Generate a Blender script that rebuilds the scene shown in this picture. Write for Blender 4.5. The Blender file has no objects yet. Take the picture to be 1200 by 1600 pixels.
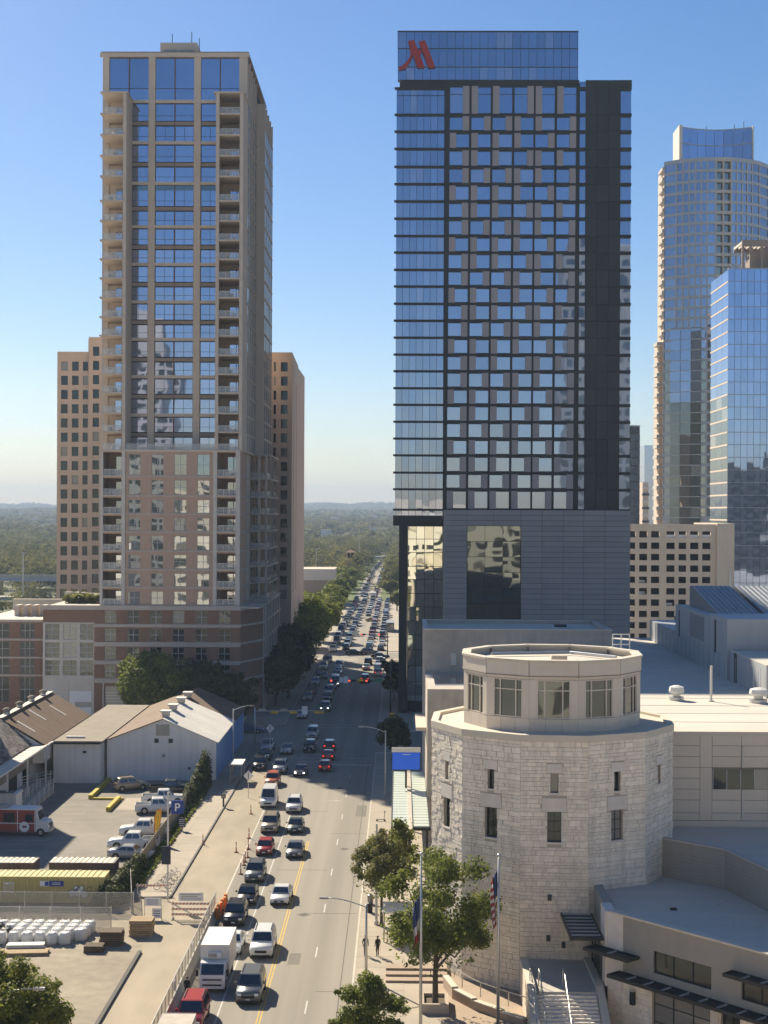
import bpy, math, random
import numpy as np
from mathutils import Vector, Matrix, Euler
sc = bpy.context.scene
COL = sc.collection
rnd = random.Random(11)
PI = math.pi
rad = math.radians
# ---------------------------------------------------------------- camera, sky, sun, exposure
F, H = 2330.0, 38.0            # focal length in pixels of the 1200x1600 frame, eye height in metres
cam = bpy.data.cameras.new('camera')
cam.sensor_fit = 'VERTICAL'; cam.sensor_height = 32.0; cam.lens = F / 1600 * 32.0
cam.clip_start = 1.0; cam.clip_end = 60000
camo = bpy.data.objects.new('camera', cam); COL.objects.link(camo)
CM = Euler((rad(90), 0, rad(0.615))).to_matrix() @ Matrix.Rotation(rad(0.25), 3, 'Z')
camo.matrix_world = Matrix.Translation((0, 0, H)) @ CM.to_4x4()
sc.camera = camo
SUN_AZ, SUN_EL = rad(33), rad(35.5)      # sun ahead and to the left of the view (+Y)
sd = Vector((-math.sin(SUN_AZ) * math.cos(SUN_EL), math.cos(SUN_AZ) * math.cos(SUN_EL), math.sin(SUN_EL)))
world = bpy.data.worlds.new('World'); sc.world = world; world.use_nodes = True
wn = world.node_tree; wn.nodes.clear()
wo = wn.nodes.new('ShaderNodeOutputWorld'); wb = wn.nodes.new('ShaderNodeBackground'); ws = wn.nodes.new('ShaderNodeTexSky')
ws.sky_type = 'NISHITA'; ws.sun_disc = False; ws.sun_elevation = SUN_EL; ws.sun_rotation = -SUN_AZ
ws.altitude = 200; ws.air_density = 1.0; ws.dust_density = 0.35; ws.ozone_density = 2.3
wb.inputs[1].default_value = 0.058
wh = wn.nodes.new('ShaderNodeHueSaturation'); wh.inputs['Saturation'].default_value = 1.27; wh.inputs['Value'].default_value = .94
wn.links.new(ws.outputs[0], wh.inputs['Color']); wm = wn.nodes.new('ShaderNodeVectorMath'); wm.operation = 'MULTIPLY'; wm.inputs[1].default_value = (1.0, .97, 1.045)   # white balance of the whole sky
wn.links.new(wh.outputs[0], wm.inputs[0]); wn.links.new(wm.outputs[0], wb.inputs[0]); wn.links.new(wb.outputs[0], wo.inputs[0])
sl = bpy.data.lights.new('sun', 'SUN'); sl.energy = 4.9; sl.angle = rad(0.53); sl.color = (1.0, 0.885, 0.69)
slo = bpy.data.objects.new('sun', sl); COL.objects.link(slo); slo.location = (0, 0, 300)
slo.rotation_euler = sd.to_track_quat('Z', 'Y').to_euler()
vs = sc.view_settings; vs.view_transform = 'Standard'; vs.look = 'None'; vs.gamma = 1; vs.exposure = 1.0; vs.use_curve_mapping = False
sc.render.engine = 'CYCLES'
cy = sc.cycles
cy.use_denoising = True; cy.max_bounces = 7; cy.diffuse_bounces = 5; cy.glossy_bounces = 3; cy.transmission_bounces = 3
cy.volume_bounces = 0; cy.transparent_max_bounces = 6; cy.caustics_reflective = False; cy.caustics_refractive = False
cy.sample_clamp_indirect = 4.0

# ---------------------------------------------------------------- survey helpers: sight lines of the photograph to metres
def ray(px, py): return CM @ Vector(((px - 600) / F, (800 - py) / F, -1.0))
def P(px, py, Y):
    d = ray(px, py); t = Y / d.y
    return Vector((d.x * t, Y, H + d.z * t))
def G(px, py, z=0.0):
    d = ray(px, py); t = (z - H) / d.z
    return Vector((d.x * t, d.y * t, z))
def fx(px, Y, py=700): return P(px, py, Y).x
def fz(py, Y, px=600): return P(px, py, Y).z

# ---------------------------------------------------------------- materials
MAT = {}
def nn(nt, typ, **kw):
    n = nt.nodes.new(typ)
    for k, v in kw.items(): setattr(n, k, v)
    return n
def mat(name, col, rough=.75, metal=0., var=.14, scale=.35, bump=0., bscale=6., orand=0., streak=0., spec=.4, emit=None, stain=0., coat=0., stretch=(1, 1, 1)):
    m = bpy.data.materials.new(name); m.use_nodes = True; nt = m.node_tree
    b = nt.nodes['Principled BSDF']; L = nt.links.new
    b.inputs['Roughness'].default_value = rough; b.inputs['Metallic'].default_value = metal
    b.inputs['Specular IOR Level'].default_value = spec
    if coat: b.inputs['Coat Weight'].default_value = coat; b.inputs['Coat Roughness'].default_value = .06
    geo = nn(nt, 'ShaderNodeNewGeometry')
    fac = nn(nt, 'ShaderNodeMath', operation='ADD'); fac.inputs[0].default_value = 1.0; fac.inputs[1].default_value = 0.0
    def noise(sx, det, vec=(1, 1, 1)):
        mp = nn(nt, 'ShaderNodeVectorMath', operation='MULTIPLY'); mp.inputs[1].default_value = vec
        L(geo.outputs['Position'], mp.inputs[0])
        n = nn(nt, 'ShaderNodeTexNoise'); n.inputs['Scale'].default_value = sx; n.inputs['Detail'].default_value = det
        L(mp.outputs[0], n.inputs['Vector']); return n.outputs['Fac']
    def addvar(sock, amp):      # fac += (sock-.5)*2*amp
        nonlocal fac
        a = nn(nt, 'ShaderNodeMath', operation='MULTIPLY_ADD'); a.inputs[1].default_value = 2 * amp; a.inputs[2].default_value = -amp
        L(sock, a.inputs[0]); s = nn(nt, 'ShaderNodeMath', operation='ADD'); L(fac.outputs[0], s.inputs[0]); L(a.outputs[0], s.inputs[1]); fac = s
    if var: addvar(noise(scale, 6, stretch), var * 1.6)
    if stain: addvar(noise(scale * .13, 3, stretch), stain * 1.6)
    if streak: addvar(noise(1.6, 3, (1, 1, .05)), streak * 1.6)
    if orand:
        oi = nn(nt, 'ShaderNodeObjectInfo'); addvar(oi.outputs['Random'], orand)
    mx = nn(nt, 'ShaderNodeVectorMath', operation='SCALE'); mx.inputs[0].default_value = col[:3]
    L(fac.outputs[0], mx.inputs['Scale']); L(mx.outputs[0], b.inputs['Base Color'])
    if bump:
        bp = nn(nt, 'ShaderNodeBump'); bp.inputs['Strength'].default_value = bump; bp.inputs['Distance'].default_value = .05
        L(noise(bscale, 4), bp.inputs['Height']); L(bp.outputs[0], b.inputs['Normal'])
    if emit:
        b.inputs['Emission Color'].default_value = (*emit[0], 1); b.inputs['Emission Strength'].default_value = emit[1]
    MAT[name] = m; return m
def glass(name, col, dark=(.012, .018, .02), refl=.8, rough=.02, wave=.06, wscale=.22, tilt=.02, blinds=0.):
    """coated facade glass: tinted mirror over a dark room, every pane a little out of true"""
    m = bpy.data.materials.new(name); m.use_nodes = True; nt = m.node_tree; L = nt.links.new
    b = nt.nodes['Principled BSDF']; out = nt.nodes['Material Output']
    b.inputs['Metallic'].default_value = 1.0; b.inputs['Roughness'].default_value = rough; b.inputs['Base Color'].default_value = (*col, 1)
    d = nn(nt, 'ShaderNodeBsdfPrincipled'); d.inputs['Base Color'].default_value = (*dark, 1); d.inputs['Roughness'].default_value = .12
    geo = nn(nt, 'ShaderNodeNewGeometry'); oi = nn(nt, 'ShaderNodeObjectInfo')
    wn_ = nn(nt, 'ShaderNodeTexWhiteNoise', noise_dimensions='1D'); L(oi.outputs['Random'], wn_.inputs['W'])
    s1 = nn(nt, 'ShaderNodeVectorMath', operation='SUBTRACT'); s1.inputs[1].default_value = (.5, .5, .5); L(wn_.outputs['Color'], s1.inputs[0])
    s2 = nn(nt, 'ShaderNodeVectorMath', operation='SCALE'); s2.inputs['Scale'].default_value = tilt; L(s1.outputs[0], s2.inputs[0])
    ad = nn(nt, 'ShaderNodeVectorMath', operation='ADD'); L(geo.outputs['Normal'], ad.inputs[0]); L(s2.outputs[0], ad.inputs[1])
    nz = nn(nt, 'ShaderNodeTexNoise'); nz.inputs['Scale'].default_value = wscale; nz.inputs['Detail'].default_value = 1; L(geo.outputs['Position'], nz.inputs['Vector'])
    bp = nn(nt, 'ShaderNodeBump'); bp.inputs['Strength'].default_value = 1; bp.inputs['Distance'].default_value = wave
    L(nz.outputs['Fac'], bp.inputs['Height']); L(ad.outputs[0], bp.inputs['Normal'])
    L(bp.outputs[0], b.inputs['Normal'])
    mix = nn(nt, 'ShaderNodeMixShader')
    rf = nn(nt, 'ShaderNodeMath', operation='MULTIPLY_ADD'); rf.inputs[1].default_value = .16; rf.inputs[2].default_value = refl - .08
    L(oi.outputs['Random'], rf.inputs[0]); L(rf.outputs[0], mix.inputs[0]); L(d.outputs[0], mix.inputs[1]); L(b.outputs[0], mix.inputs[2])
    if blinds:
        gt = nn(nt, 'ShaderNodeMath', operation='LESS_THAN'); gt.inputs[1].default_value = blinds; L(wn_.outputs['Value'], gt.inputs[0])
        cm = nn(nt, 'ShaderNodeMix', data_type='RGBA'); cm.inputs[6].default_value = (*dark, 1); cm.inputs[7].default_value = (.35, .33, .30, 1)
        L(gt.outputs[0], cm.inputs[0]); L(cm.outputs[2], d.inputs['Base Color'])
    L(mix.outputs[0], out.inputs['Surface']); MAT[name] = m; return m
def leafmat(name, col, col2, trans=.35):
    m = bpy.data.materials.new(name); m.use_nodes = True; nt = m.node_tree; L = nt.links.new
    nt.nodes.remove(nt.nodes['Principled BSDF']); out = nt.nodes['Material Output']
    geo = nn(nt, 'ShaderNodeNewGeometry'); nz = nn(nt, 'ShaderNodeTexNoise'); nz.inputs['Scale'].default_value = .045 if 'far' in name else .9; nz.inputs['Detail'].default_value = 5
    L(geo.outputs['Position'], nz.inputs['Vector'])
    cr = nn(nt, 'ShaderNodeValToRGB'); cr.color_ramp.elements[0].position = .32; cr.color_ramp.elements[1].position = .68
    cr.color_ramp.elements[0].color = (*col, 1); cr.color_ramp.elements[1].color = (*col2, 1); L(nz.outputs['Fac'], cr.inputs[0])
    d = nn(nt, 'ShaderNodeBsdfPrincipled'); d.inputs['Roughness'].default_value = .6; d.inputs['Specular IOR Level'].default_value = 0 if 'far' in name else .2
    t = nn(nt, 'ShaderNodeBsdfTranslucent'); L(cr.outputs[0], d.inputs['Base Color']); L(cr.outputs[0], t.inputs[0])
    mx = nn(nt, 'ShaderNodeMixShader'); mx.inputs[0].default_value = trans; L(d.outputs[0], mx.inputs[1]); L(t.outputs[0], mx.inputs[2]); L(mx.outputs[0], out.inputs[0])
    MAT[name] = m; return m

mat('asphalt', (.25, .225, .185), .9, var=.30, scale=.42, bump=.3, bscale=12, stain=.10, stretch=(1, .010, 1))
mat('tar', (.09, .08, .068), .85, var=.15)
mat('road_patch', (.16, .145, .12), .9, var=.2, scale=1.5)
mat('asphalt_dark', (.10, .096, .088), .9, var=.15, scale=.6, bump=.3, bscale=9, stain=.2)
mat('lot_asphalt', (.225, .20, .165), .92, var=.16, scale=.5, bump=.4, bscale=6, stain=.25)
mat('dirt', (.33, .28, .205), .95, var=.16, scale=.5, bump=.5, bscale=5, stain=.22, stretch=(1, .35, 1))
mat('gravel_pad', (.30, .255, .19), .95, var=.2, scale=.9, bump=.7, bscale=7, stain=.2)
mat('sidewalk', (.36, .31, .245), .9, var=.1, scale=.6, bump=.2, stain=.14, orand=.06)
mat('plaza', (.37, .285, .21), .9, var=.1, scale=.7, bump=.2, stain=.12, orand=.05)
mat('kerb', (.50, .46, .38), .9, var=.12)
mat('kerb_dark', (.10, .095, .085), .9)
mat('kerb_yellow', (.50, .38, .05), .8, var=.2)
mat('paint_white', (.50, .48, .43), .8, var=.25, scale=2)
mat('paint_yellow', (.55, .36, .06), .8, var=.25, scale=2)
mat('crosswalk', (.40, .38, .33), .85, var=.3, scale=1.5)
mat('terrain', (.10, .11, .05), .95, var=.35, scale=.01, stain=.3)
mat('city_ground', (.47, .435, .38), .95, var=.25, scale=.05, stain=.2)
mat('grass', (.09, .12, .025), .95, var=.35, scale=2.5, bump=.8, bscale=8)
mat('tan', (.58, .48, .385), .8, var=.05, scale=.2, streak=.05, orand=.03)
mat('tan_dark', (.30, .235, .185), .8, var=.06)
mat('brown_bar', (.16, .085, .07), .7, var=.08)
mat('slab', (.56, .475, .39), .8, var=.06, orand=.04)
mat('soffit', (.55, .44, .32), .85, var=.05)
mat('brick_pink', (.50, .34, .25), .85, var=.07, scale=1.2, streak=.04, orand=.04)
mat('brick_brown', (.25, .145, .10), .9, var=.10, scale=1.5, streak=.05)
mat('pale_col', (.58, .53, .47), .75, var=.05, streak=.04)
mat('pale_concrete', (.64, .60, .54), .8, var=.05)  # wall of the added facade, kept pale to bounce sunlight
mat('band', (.48, .42, .365), .8, var=.06, streak=.05)
mat('office_stone', (.56, .435, .345), .8, var=.05, scale=.3, streak=.04)
mat('garage_stone', (.66, .56, .44), .85, var=.09, scale=.2, streak=.08)
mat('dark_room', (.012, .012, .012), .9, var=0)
mat('near_black', (.016, .018, .019), .55, var=.1, scale=.3)
mat('dark_clad', (.017, .020, .021), .5, var=.1, scale=.3, orand=.35)
mat('mullion_dark', (.035, .04, .042), .45, var=.1)
mat('mullion_light', (.40, .42, .44), .4, var=.05)
mat('grey_panel', (.25, .25, .258), .55, var=.05, scale=.3, orand=.07, streak=.03)
mat('plum_panel', (.30, .27, .275), .55, var=.05, orand=.06)
mat('logo_red', (.33, .022, .018), .45, var=.04)
mat('metal_grey', (.30, .30, .30), .45, metal=.6, var=.08)
mat('galv', (.52, .52, .50), .4, metal=.7, var=.08)
mat('pole_white', (.62, .60, .55), .5, var=.06)
mat('dark_metal', (.035, .035, .035), .5, metal=.3, var=.1)
mat('stone', (.80, .72, .605), .9, var=.14, scale=2.6, bump=.9, bscale=5, orand=.07, streak=.15, stain=.10)
mat('stone_smooth', (.68, .62, .55), .9, var=.08, scale=1.5, bump=.15, orand=.05, streak=.06)
mat('mortar', (.46, .40, .33), .95, var=.1, scale=3)
mat('panel_beige', (.62, .545, .455), .7, var=.04, orand=.035, streak=.03)
mat('joint', (.22, .19, .155), .9)
mat('coping', (.58, .52, .425), .7, var=.06)
mat('white_roof', (.56, .51, .435), .85, var=.07, scale=.7, stain=.10, bump=.1, stretch=(.25, 1, 1))
mat('plaster_old', (.48, .42, .355), .9, var=.16, scale=.8, stain=.15, streak=.10, bump=.2)
mat('seam_metal', (.38, .395, .41), .5, metal=.25, var=.06, streak=.05)
mat('seam_roof', (.22, .24, .26), .45, metal=.4, var=.06)
mat('grey_block', (.31, .29, .255), .85, var=.07, scale=1, streak=.05, bump=.2)
mat('warehouse_white', (.78, .75, .715), .85, var=.06, streak=.09, stain=.06)
mat('warehouse_blue', (.20, .37, .66), .8, var=.06, streak=.05)
mat('roof_rust', (.155, .098, .062), .85, var=.14, scale=.8, streak=.05, stain=.15, orand=.08)
mat('roof_white_metal', (.66, .62, .56), .7, var=.10, scale=.6, stain=.12, orand=.05)
mat('roof_tar', (.26, .225, .18), .95, var=.16, scale=.5, stain=.2)
mat('shingle', (.20, .175, .155), .95, var=.15, scale=2, orand=.45)
mat('white_paint', (.70, .68, .64), .6, var=.05)
mat('container_yellow', (.50, .415, .165), .6, var=.07, streak=.06)
mat('container_plum', (.10, .075, .085), .6, var=.1)
mat('container_top', (.62, .56, .44), .7, var=.08)
mat('bag_white', (.68, .67, .64), .8, var=.06, scale=3, bump=.6, bscale=3)
mat('bag_black', (.03, .03, .03), .5, var=.1)
mat('wood', (.40, .29, .165), .85, var=.18, scale=3, orand=.15)
mat('wood_dark', (.14, .105, .07), .9, var=.2, scale=3, orand=.2)
mat('post_orange', (.42, .10, .035), .6, var=.1)
mat('orange', (.70, .21, .03), .6, var=.06)
mat('sign_blue', (.014, .05, .27), .45, var=.03)
mat('screen_blue', (.012, .09, .42), .35, var=.03, emit=((.012, .085, .55), .25))
mat('sign_white', (.75, .75, .75), .5, var=.03)
mat('sign_yellow', (.75, .45, .03), .6, var=.05)
mat('sign_green', (.02, .22, .12), .5, var=.03)
mat('sign_navy', (.012, .02, .045), .5, var=.05)
mat('flag_red', (.30, .04, .04), .8, var=.1)
mat('flag_white', (.55, .52, .50), .8, var=.08)
mat('flag_blue', (.03, .05, .14), .8, var=.08)
mat('red_light', (.5, .02, .02), .5, var=0, emit=((1, .06, .03), 2.2))
mat('brake_on', (.5, .02, .02), .5, var=0, emit=((1, .05, .02), .7))
mat('rubber', (.018, .018, .018), .8, var=.1)
mat('rim', (.38, .38, .38), .35, metal=.8, var=.05)
mat('lamp_clear', (.75, .76, .78), .15, var=.0)
mat('lamp_on', (.8, .8, .8), .2, var=0, emit=((1, .95, .85), 2.0))
mat('lamp_red', (.35, .012, .012), .25, var=0)
mat('bark', (.085, .065, .048), .95, var=.2, scale=3, bump=.6)
mat('terracotta', (.36, .22, .14), .85, var=.08)
mat('church_brick', (.38, .245, .15), .9, var=.08)
mat('concrete', (.46, .43, .38), .9, var=.1, scale=.6, streak=.08)
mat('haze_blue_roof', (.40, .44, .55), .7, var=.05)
mat('canopy_glass', (.55, .60, .52), .35, var=.05)
mat('skin', (.35, .2, .13), .6, var=.02)
mat('cloth_black', (.014, .014, .016), .85, var=.1)
mat('cloth_blue', (.03, .045, .08), .85, var=.1)
mat('food_red', (.27, .05, .035), .5, var=.06)
mat('banner_orange', (.85, .36, .03), .7, var=.05)
mat('banner_yellow', (.9, .68, .05), .7, var=.05)
mat('planter', (.45, .37, .29), .9, var=.1)
glass('glass_hotel', (.37, .42, .55), refl=.84, tilt=.010, wave=.010, blinds=.16)
glass('glass_condo', (.47, .51, .66), refl=.85, tilt=.010, wave=.014, blinds=.05)
glass('glass_low', (.46, .49, .50), refl=.66, tilt=.025, wave=.020, wscale=.2, blinds=.06)
glass('glass_dark', (.36, .38, .36), refl=.55, tilt=.02, wave=.05, blinds=.08)
glass('glass_blue', (.38, .46, .66), refl=.85, tilt=.006, wave=.005)
glass('glass_atrium', (.66, .68, .60), refl=.85, tilt=.02, wave=.05, wscale=.16)
glass('glass_base', (.24, .27, .26), refl=.5, tilt=.02, wave=.03)
glass('glass_office', (.10, .115, .11), refl=.30, tilt=.02, wave=.04, blinds=.10)
glass('glass_lantern', (.20, .22, .21), refl=.30, tilt=.04, wave=.04, wscale=.25)
glass('glass_car', (.20, .22, .24), refl=.40, tilt=0, wave=0)
leafmat('leaf_oak', (.075, .105, .018), (.24, .265, .055), .5)
leafmat('leaf_light', (.09, .115, .015), (.26, .27, .045), .45)
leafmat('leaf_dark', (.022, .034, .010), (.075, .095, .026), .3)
leafmat('leaf_olive', (.085, .095, .022), (.23, .22, .06), .45)
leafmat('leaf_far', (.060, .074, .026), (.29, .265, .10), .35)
leafmat('ivy', (.03, .045, .010), (.10, .115, .022), .25)
CAR_COLS = {'white': (.72, .72, .70), 'silver': (.40, .40, .40), 'grey': (.14, .145, .15), 'black': (.016, .016, .018), 'red': (.36, .030, .022),
            'tan': (.36, .30, .21), 'blue': (.03, .06, .15), 'green': (.06, .075, .065), 'orange': (.48, .13, .05), 'gold': (.42, .30, .08)}
for k, c in CAR_COLS.items(): mat('car_' + k, c, .3, var=.03, coat=.6, metal=.25 if k in ('silver', 'grey', 'tan', 'green') else 0)

# ---------------------------------------------------------------- mesh helpers
class MB:
    def __init__(s): s.v = []; s.f = []; s.d = {}
    def vt(s, p):                                    # shared vertex
        k = (round(p[0], 4), round(p[1], 4), round(p[2], 4))
        if k not in s.d: s.d[k] = len(s.v); s.v.append(k)
        return s.d[k]
    def face(s, pts): s.f.append([s.vt(p) for p in pts])
    def raw(s, vs_, fs):
        b = len(s.v); s.v += [tuple(v) for v in vs_]; s.f += [[i + b for i in q] for q in fs]
    def box(s, x0, x1, y0, y1, z0, z1):
        s.raw([(x0, y0, z0), (x1, y0, z0), (x1, y1, z0), (x0, y1, z0), (x0, y0, z1), (x1, y0, z1), (x1, y1, z1), (x0, y1, z1)],
              [(0, 3, 2, 1), (4, 5, 6, 7), (0, 1, 5, 4), (1, 2, 6, 5), (2, 3, 7, 6), (3, 0, 4, 7)])
    def prism(s, poly, z0, z1, axis='z'):
        n = len(poly)
        def pt(a, b, c): return (a, b, c) if axis == 'z' else ((a, c, b) if axis == 'y' else (c, a, b))
        s.raw([pt(a, b, z0) for a, b in poly] + [pt(a, b, z1) for a, b in poly],
              [list(range(n))[::-1], list(range(n, 2 * n))] + [(i, (i + 1) % n, n + (i + 1) % n, n + i) for i in range(n)])
    def tube(s, pts, r, n=8, caps=True):
        pts = [Vector(p) for p in pts]; rs = r if isinstance(r, (list, tuple)) else [r] * len(pts)
        vs_ = []; fs = []; up = None
        for i, p in enumerate(pts):
            t = (pts[min(i + 1, len(pts) - 1)] - pts[max(i - 1, 0)]).normalized()
            if up is None: up = Vector((1, 0, 0)) if abs(t.z) > .8 else Vector((0, 0, 1))
            a = t.cross(up).normalized(); b = a.cross(t).normalized(); up = b
            for k in range(n):
                q = 2 * PI * k / n; vs_.append(p + (a * math.cos(q) + b * math.sin(q)) * rs[i])
        for i in range(len(pts) - 1):
            for k in range(n): fs.append((i * n + k, i * n + (k + 1) % n, (i + 1) * n + (k + 1) % n, (i + 1) * n + k))
        if caps: fs += [list(range(n))[::-1], list(range((len(pts) - 1) * n, len(pts) * n))]
        s.raw(vs_, fs)
    def lathe(s, prof, n=14, c=(0, 0)):               # prof: (radius, z)
        m = len(prof)
        vs_ = [(c[0] + r * math.cos(2 * PI * k / n), c[1] + r * math.sin(2 * PI * k / n), z) for r, z in prof for k in range(n)]
        fs = [(i * n + k, i * n + (k + 1) % n, (i + 1) * n + (k + 1) % n, (i + 1) * n + k) for i in range(m - 1) for k in range(n)]
        fs += [list(range(n))[::-1], list(range((m - 1) * n, m * n))]
        s.raw(vs_, fs)
    def mesh(s, name, m=None, smooth=False):
        me = bpy.data.meshes.new(name); me.from_pydata(s.v, [], s.f); me.update()
        if m: me.materials.append(MAT[m])
        if smooth: me.polygons.foreach_set('use_smooth', [True] * len(me.polygons))
        return me
KIDS = {}
WM = {}                                             # world matrix of everything that carries children
def link(o, parent=None, M=None):
    COL.objects.link(o)
    M = M or Matrix.Identity(4)
    o.matrix_basis = M
    if parent is not None:
        o.parent = parent; o.matrix_parent_inverse = WM[parent.name].inverted(); KIDS.setdefault(parent.name, []).append(o)
    WM[o.name] = M
    return o
def thing(name, label, cat, loc=(0, 0, 0), group=None):
    o = bpy.data.objects.new(name, None); o.empty_display_size = .5
    link(o, None, Matrix.Translation(loc)); return tag(o, label, cat, group)
def tag(o, label=None, cat=None, group=None, kind=None):
    for k, v in (('label', label), ('category', cat), ('group', group), ('kind', kind)):
        if v: o[k] = v
    return o
def put(name, mb, m, parent=None, smooth=False, M=None):
    me = mb if isinstance(mb, bpy.types.Mesh) else mb.mesh(name, m, smooth)
    if isinstance(mb, bpy.types.Mesh) and m and not me.materials: me.materials.append(MAT[m])
    return link(bpy.data.objects.new(name, me), parent, M)
UC = {}
def ucube(m):
    if m not in UC:
        b = MB(); b.box(-.5, .5, -.5, .5, -.5, .5); UC[m] = b.mesh('block_' + m, m)
    return UC[m]
def bx(name, par, m, x0, x1, y0, y1, z0, z1):
    M = Matrix.Translation(((x0 + x1) / 2, (y0 + y1) / 2, (z0 + z1) / 2)) @ Matrix.Diagonal((max(abs(x1 - x0), 1e-3), max(abs(y1 - y0), 1e-3), max(abs(z1 - z0), 1e-3), 1))
    return link(bpy.data.objects.new(name, ucube(m)), par, M)
def ob(name, par, m, c, size, ang=0., tilt=None):
    M = Matrix.Translation(c) @ Matrix.Rotation(ang, 4, 'Z')
    if tilt: M = M @ Matrix.Rotation(tilt[0], 4, tilt[1])
    return link(bpy.data.objects.new(name, ucube(m)), par, M @ Matrix.Diagonal((*size, 1)))
class Face:
    """a vertical wall plane: origin, direction u along it, outward normal to the right of u"""
    def __init__(s, x0, y0, x1, y1):
        s.o = Vector((x0, y0, 0)); d = Vector((x1 - x0, y1 - y0, 0)); s.w = d.length; s.u = d.normalized()
        s.n = Vector((s.u.y, -s.u.x, 0)); s.a = math.atan2(s.u.y, s.u.x)
    def pt(s, u, z, out=0.): p = s.o + s.u * u + s.n * out; return (p.x, p.y, z)
    def blk(s, name, par, m, u0, u1, z0, z1, out0, out1):
        c = s.pt((u0 + u1) / 2, (z0 + z1) / 2, (out0 + out1) / 2)
        return ob(name, par, m, c, (abs(u1 - u0), abs(out1 - out0), abs(z1 - z0)), s.a)
    def wall(s, name, par, m, z0, z1, holes, depth, u0=0., u1=None, out=0.):
        """front sheet with rectangular openings (ua, ub, za, zb) and their reveals, all one connected mesh"""
        u1 = s.w if u1 is None else u1
        us = sorted({u0, u1, *[h[0] for h in holes], *[h[1] for h in holes]}); zs = sorted({z0, z1, *[h[2] for h in holes], *[h[3] for h in holes]})
        ui = {u: i for i, u in enumerate(us)}; zi = {z: i for i, z in enumerate(zs)}
        cut = set()
        for ua, ub, za, zb in holes:
            for i in range(ui[ua], ui[ub]):
                for j in range(zi[za], zi[zb]): cut.add((i, j))
        b = MB()
        for i in range(len(us) - 1):
            for j in range(len(zs) - 1):
                if (i, j) not in cut: b.face([s.pt(us[i], zs[j], out), s.pt(us[i + 1], zs[j], out), s.pt(us[i + 1], zs[j + 1], out), s.pt(us[i], zs[j + 1], out)])
        for ua, ub, za, zb in holes:
            c = [(ua, za), (ub, za), (ub, zb), (ua, zb)]
            for k in range(4):
                (a, p), (e, q) = c[k], c[(k + 1) % 4]
                b.face([s.pt(a, p, out), s.pt(e, q, out), s.pt(e, q, out - depth), s.pt(a, p, out - depth)])
        # returns round the sheet so that it has real thickness
        for (a, p), (e, q) in (((u0, z0), (u1, z0)), ((u1, z0), (u1, z1)), ((u1, z1), (u0, z1)), ((u0, z1), (u0, z0))):
            b.face([s.pt(e, q, out), s.pt(a, p, out), s.pt(a, p, out - depth), s.pt(e, q, out - depth)])
        return put(name, b, m, par)
    def window(s, par, g, ua, ub, za, zb, rec, frame=None, nx=1, nz=1, fw=.07, name='window', pane='pane'):
        """glass in an opening; with a frame: window > frame bars as one grid, pane"""
        w = s.blk(name, par, g, ua, ub, za, zb, -rec - .06, -rec)
        if frame:
            b = MB()
            for i in range(nx + 1):
                u = ua + (ub - ua) * i / nx; h = fw / 2
                a0, a1 = max(ua, u - h), min(ub, u + h)
                _obox(b, s, a0, a1, za, zb, -rec, -rec + .06)
            for j in range(nz + 1):
                z = za + (zb - za) * j / nz; h = fw / 2
                _obox(b, s, ua, ub, max(za, z - h), min(zb, z + h), -rec + .003, -rec + .055)
            put('frame', b, frame, w)
        return w
def _obox(b, F_, u0, u1, z0, z1, o0, o1):
    q = [F_.pt(u0, z0, o1), F_.pt(u1, z0, o1), F_.pt(u1, z0, o0), F_.pt(u0, z0, o0), F_.pt(u0, z1, o1), F_.pt(u1, z1, o1), F_.pt(u1, z1, o0), F_.pt(u0, z1, o0)]
    b.raw(q, [(0, 3, 2, 1), (4, 5, 6, 7), (0, 1, 5, 4), (1, 2, 6, 5), (2, 3, 7, 6), (3, 0, 4, 7)])
def copy_tree(o, M, parent=None):
    c = o.copy(); COL.objects.link(c)
    if parent is None: c.matrix_basis = M
    else: c.parent = parent
    for ch in KIDS.get(o.name, []): copy_tree(ch, M, c)
    return c
def sheet(name, poly, z, m, kind='structure'):
    b = MB(); b.raw([(x, y, z) for x, y in poly], [list(range(len(poly)))])
    o = put(name, b, m); o['kind'] = kind; return o
# ================================================================ THE SETTING: ground, road, pavements
XR, XL, XC = -3.7, -17.0, -10.4            # right kerb, left edge of the open lanes, centre line
sheet('ground', [(-900, -400), (900, -400), (900, 900), (-900, 900)], -.03, 'city_ground')
def roadx(Y): return 0.0 if Y < 950 else (Y - 950) * .016
def strip(name, m, xa, xb, ya, yb, z, n=1):
    b = MB(); ys = [ya + (yb - ya) * i / n for i in range(n + 1)]
    for i in range(n):
        p, q = roadx(ys[i]), roadx(ys[i + 1])
        b.face([(xa + p, ys[i], z), (xb + p, ys[i], z), (xb + q, ys[i + 1], z), (xa + q, ys[i + 1], z)])
    o = put(name, b, m); o['kind'] = 'structure'; return o
RD = strip('road', 'asphalt', -24, XR, 60, 1350, 0., 20)
strip('side_street', 'asphalt', -320, -24, 228, 262, 0.002)
strip('side_street', 'asphalt', XR, 200, 236, 258, 0.002)
strip('side_street', 'asphalt', -320, -24, 388, 404, 0.002)
strip('side_street', 'asphalt', XR, 200, 388, 404, 0.002)
strip('work_lane', 'dirt', -22.3, XL, 60, 222, .006)
def pavement(name, m, x0, x1, y0, y1, z=.13):
    b = MB(); b.box(x0, x1, y0, y1, -.02, z); o = put(name, b, m); o['kind'] = 'structure'; return o
RP = pavement('pavement', 'sidewalk', XR + .16, 3.2, 60, 234)
LP = pavement('pavement', 'sidewalk', -27.2, -22.46, 146, 226)
pavement('pavement', 'sidewalk', XR + .16, 2.5, 260, 386)
pavement('pavement', 'sidewalk', -28, -20.2, 264, 386)
pavement('pavement', 'sidewalk', XR + .16, 2.5, 406, 620)
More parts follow.
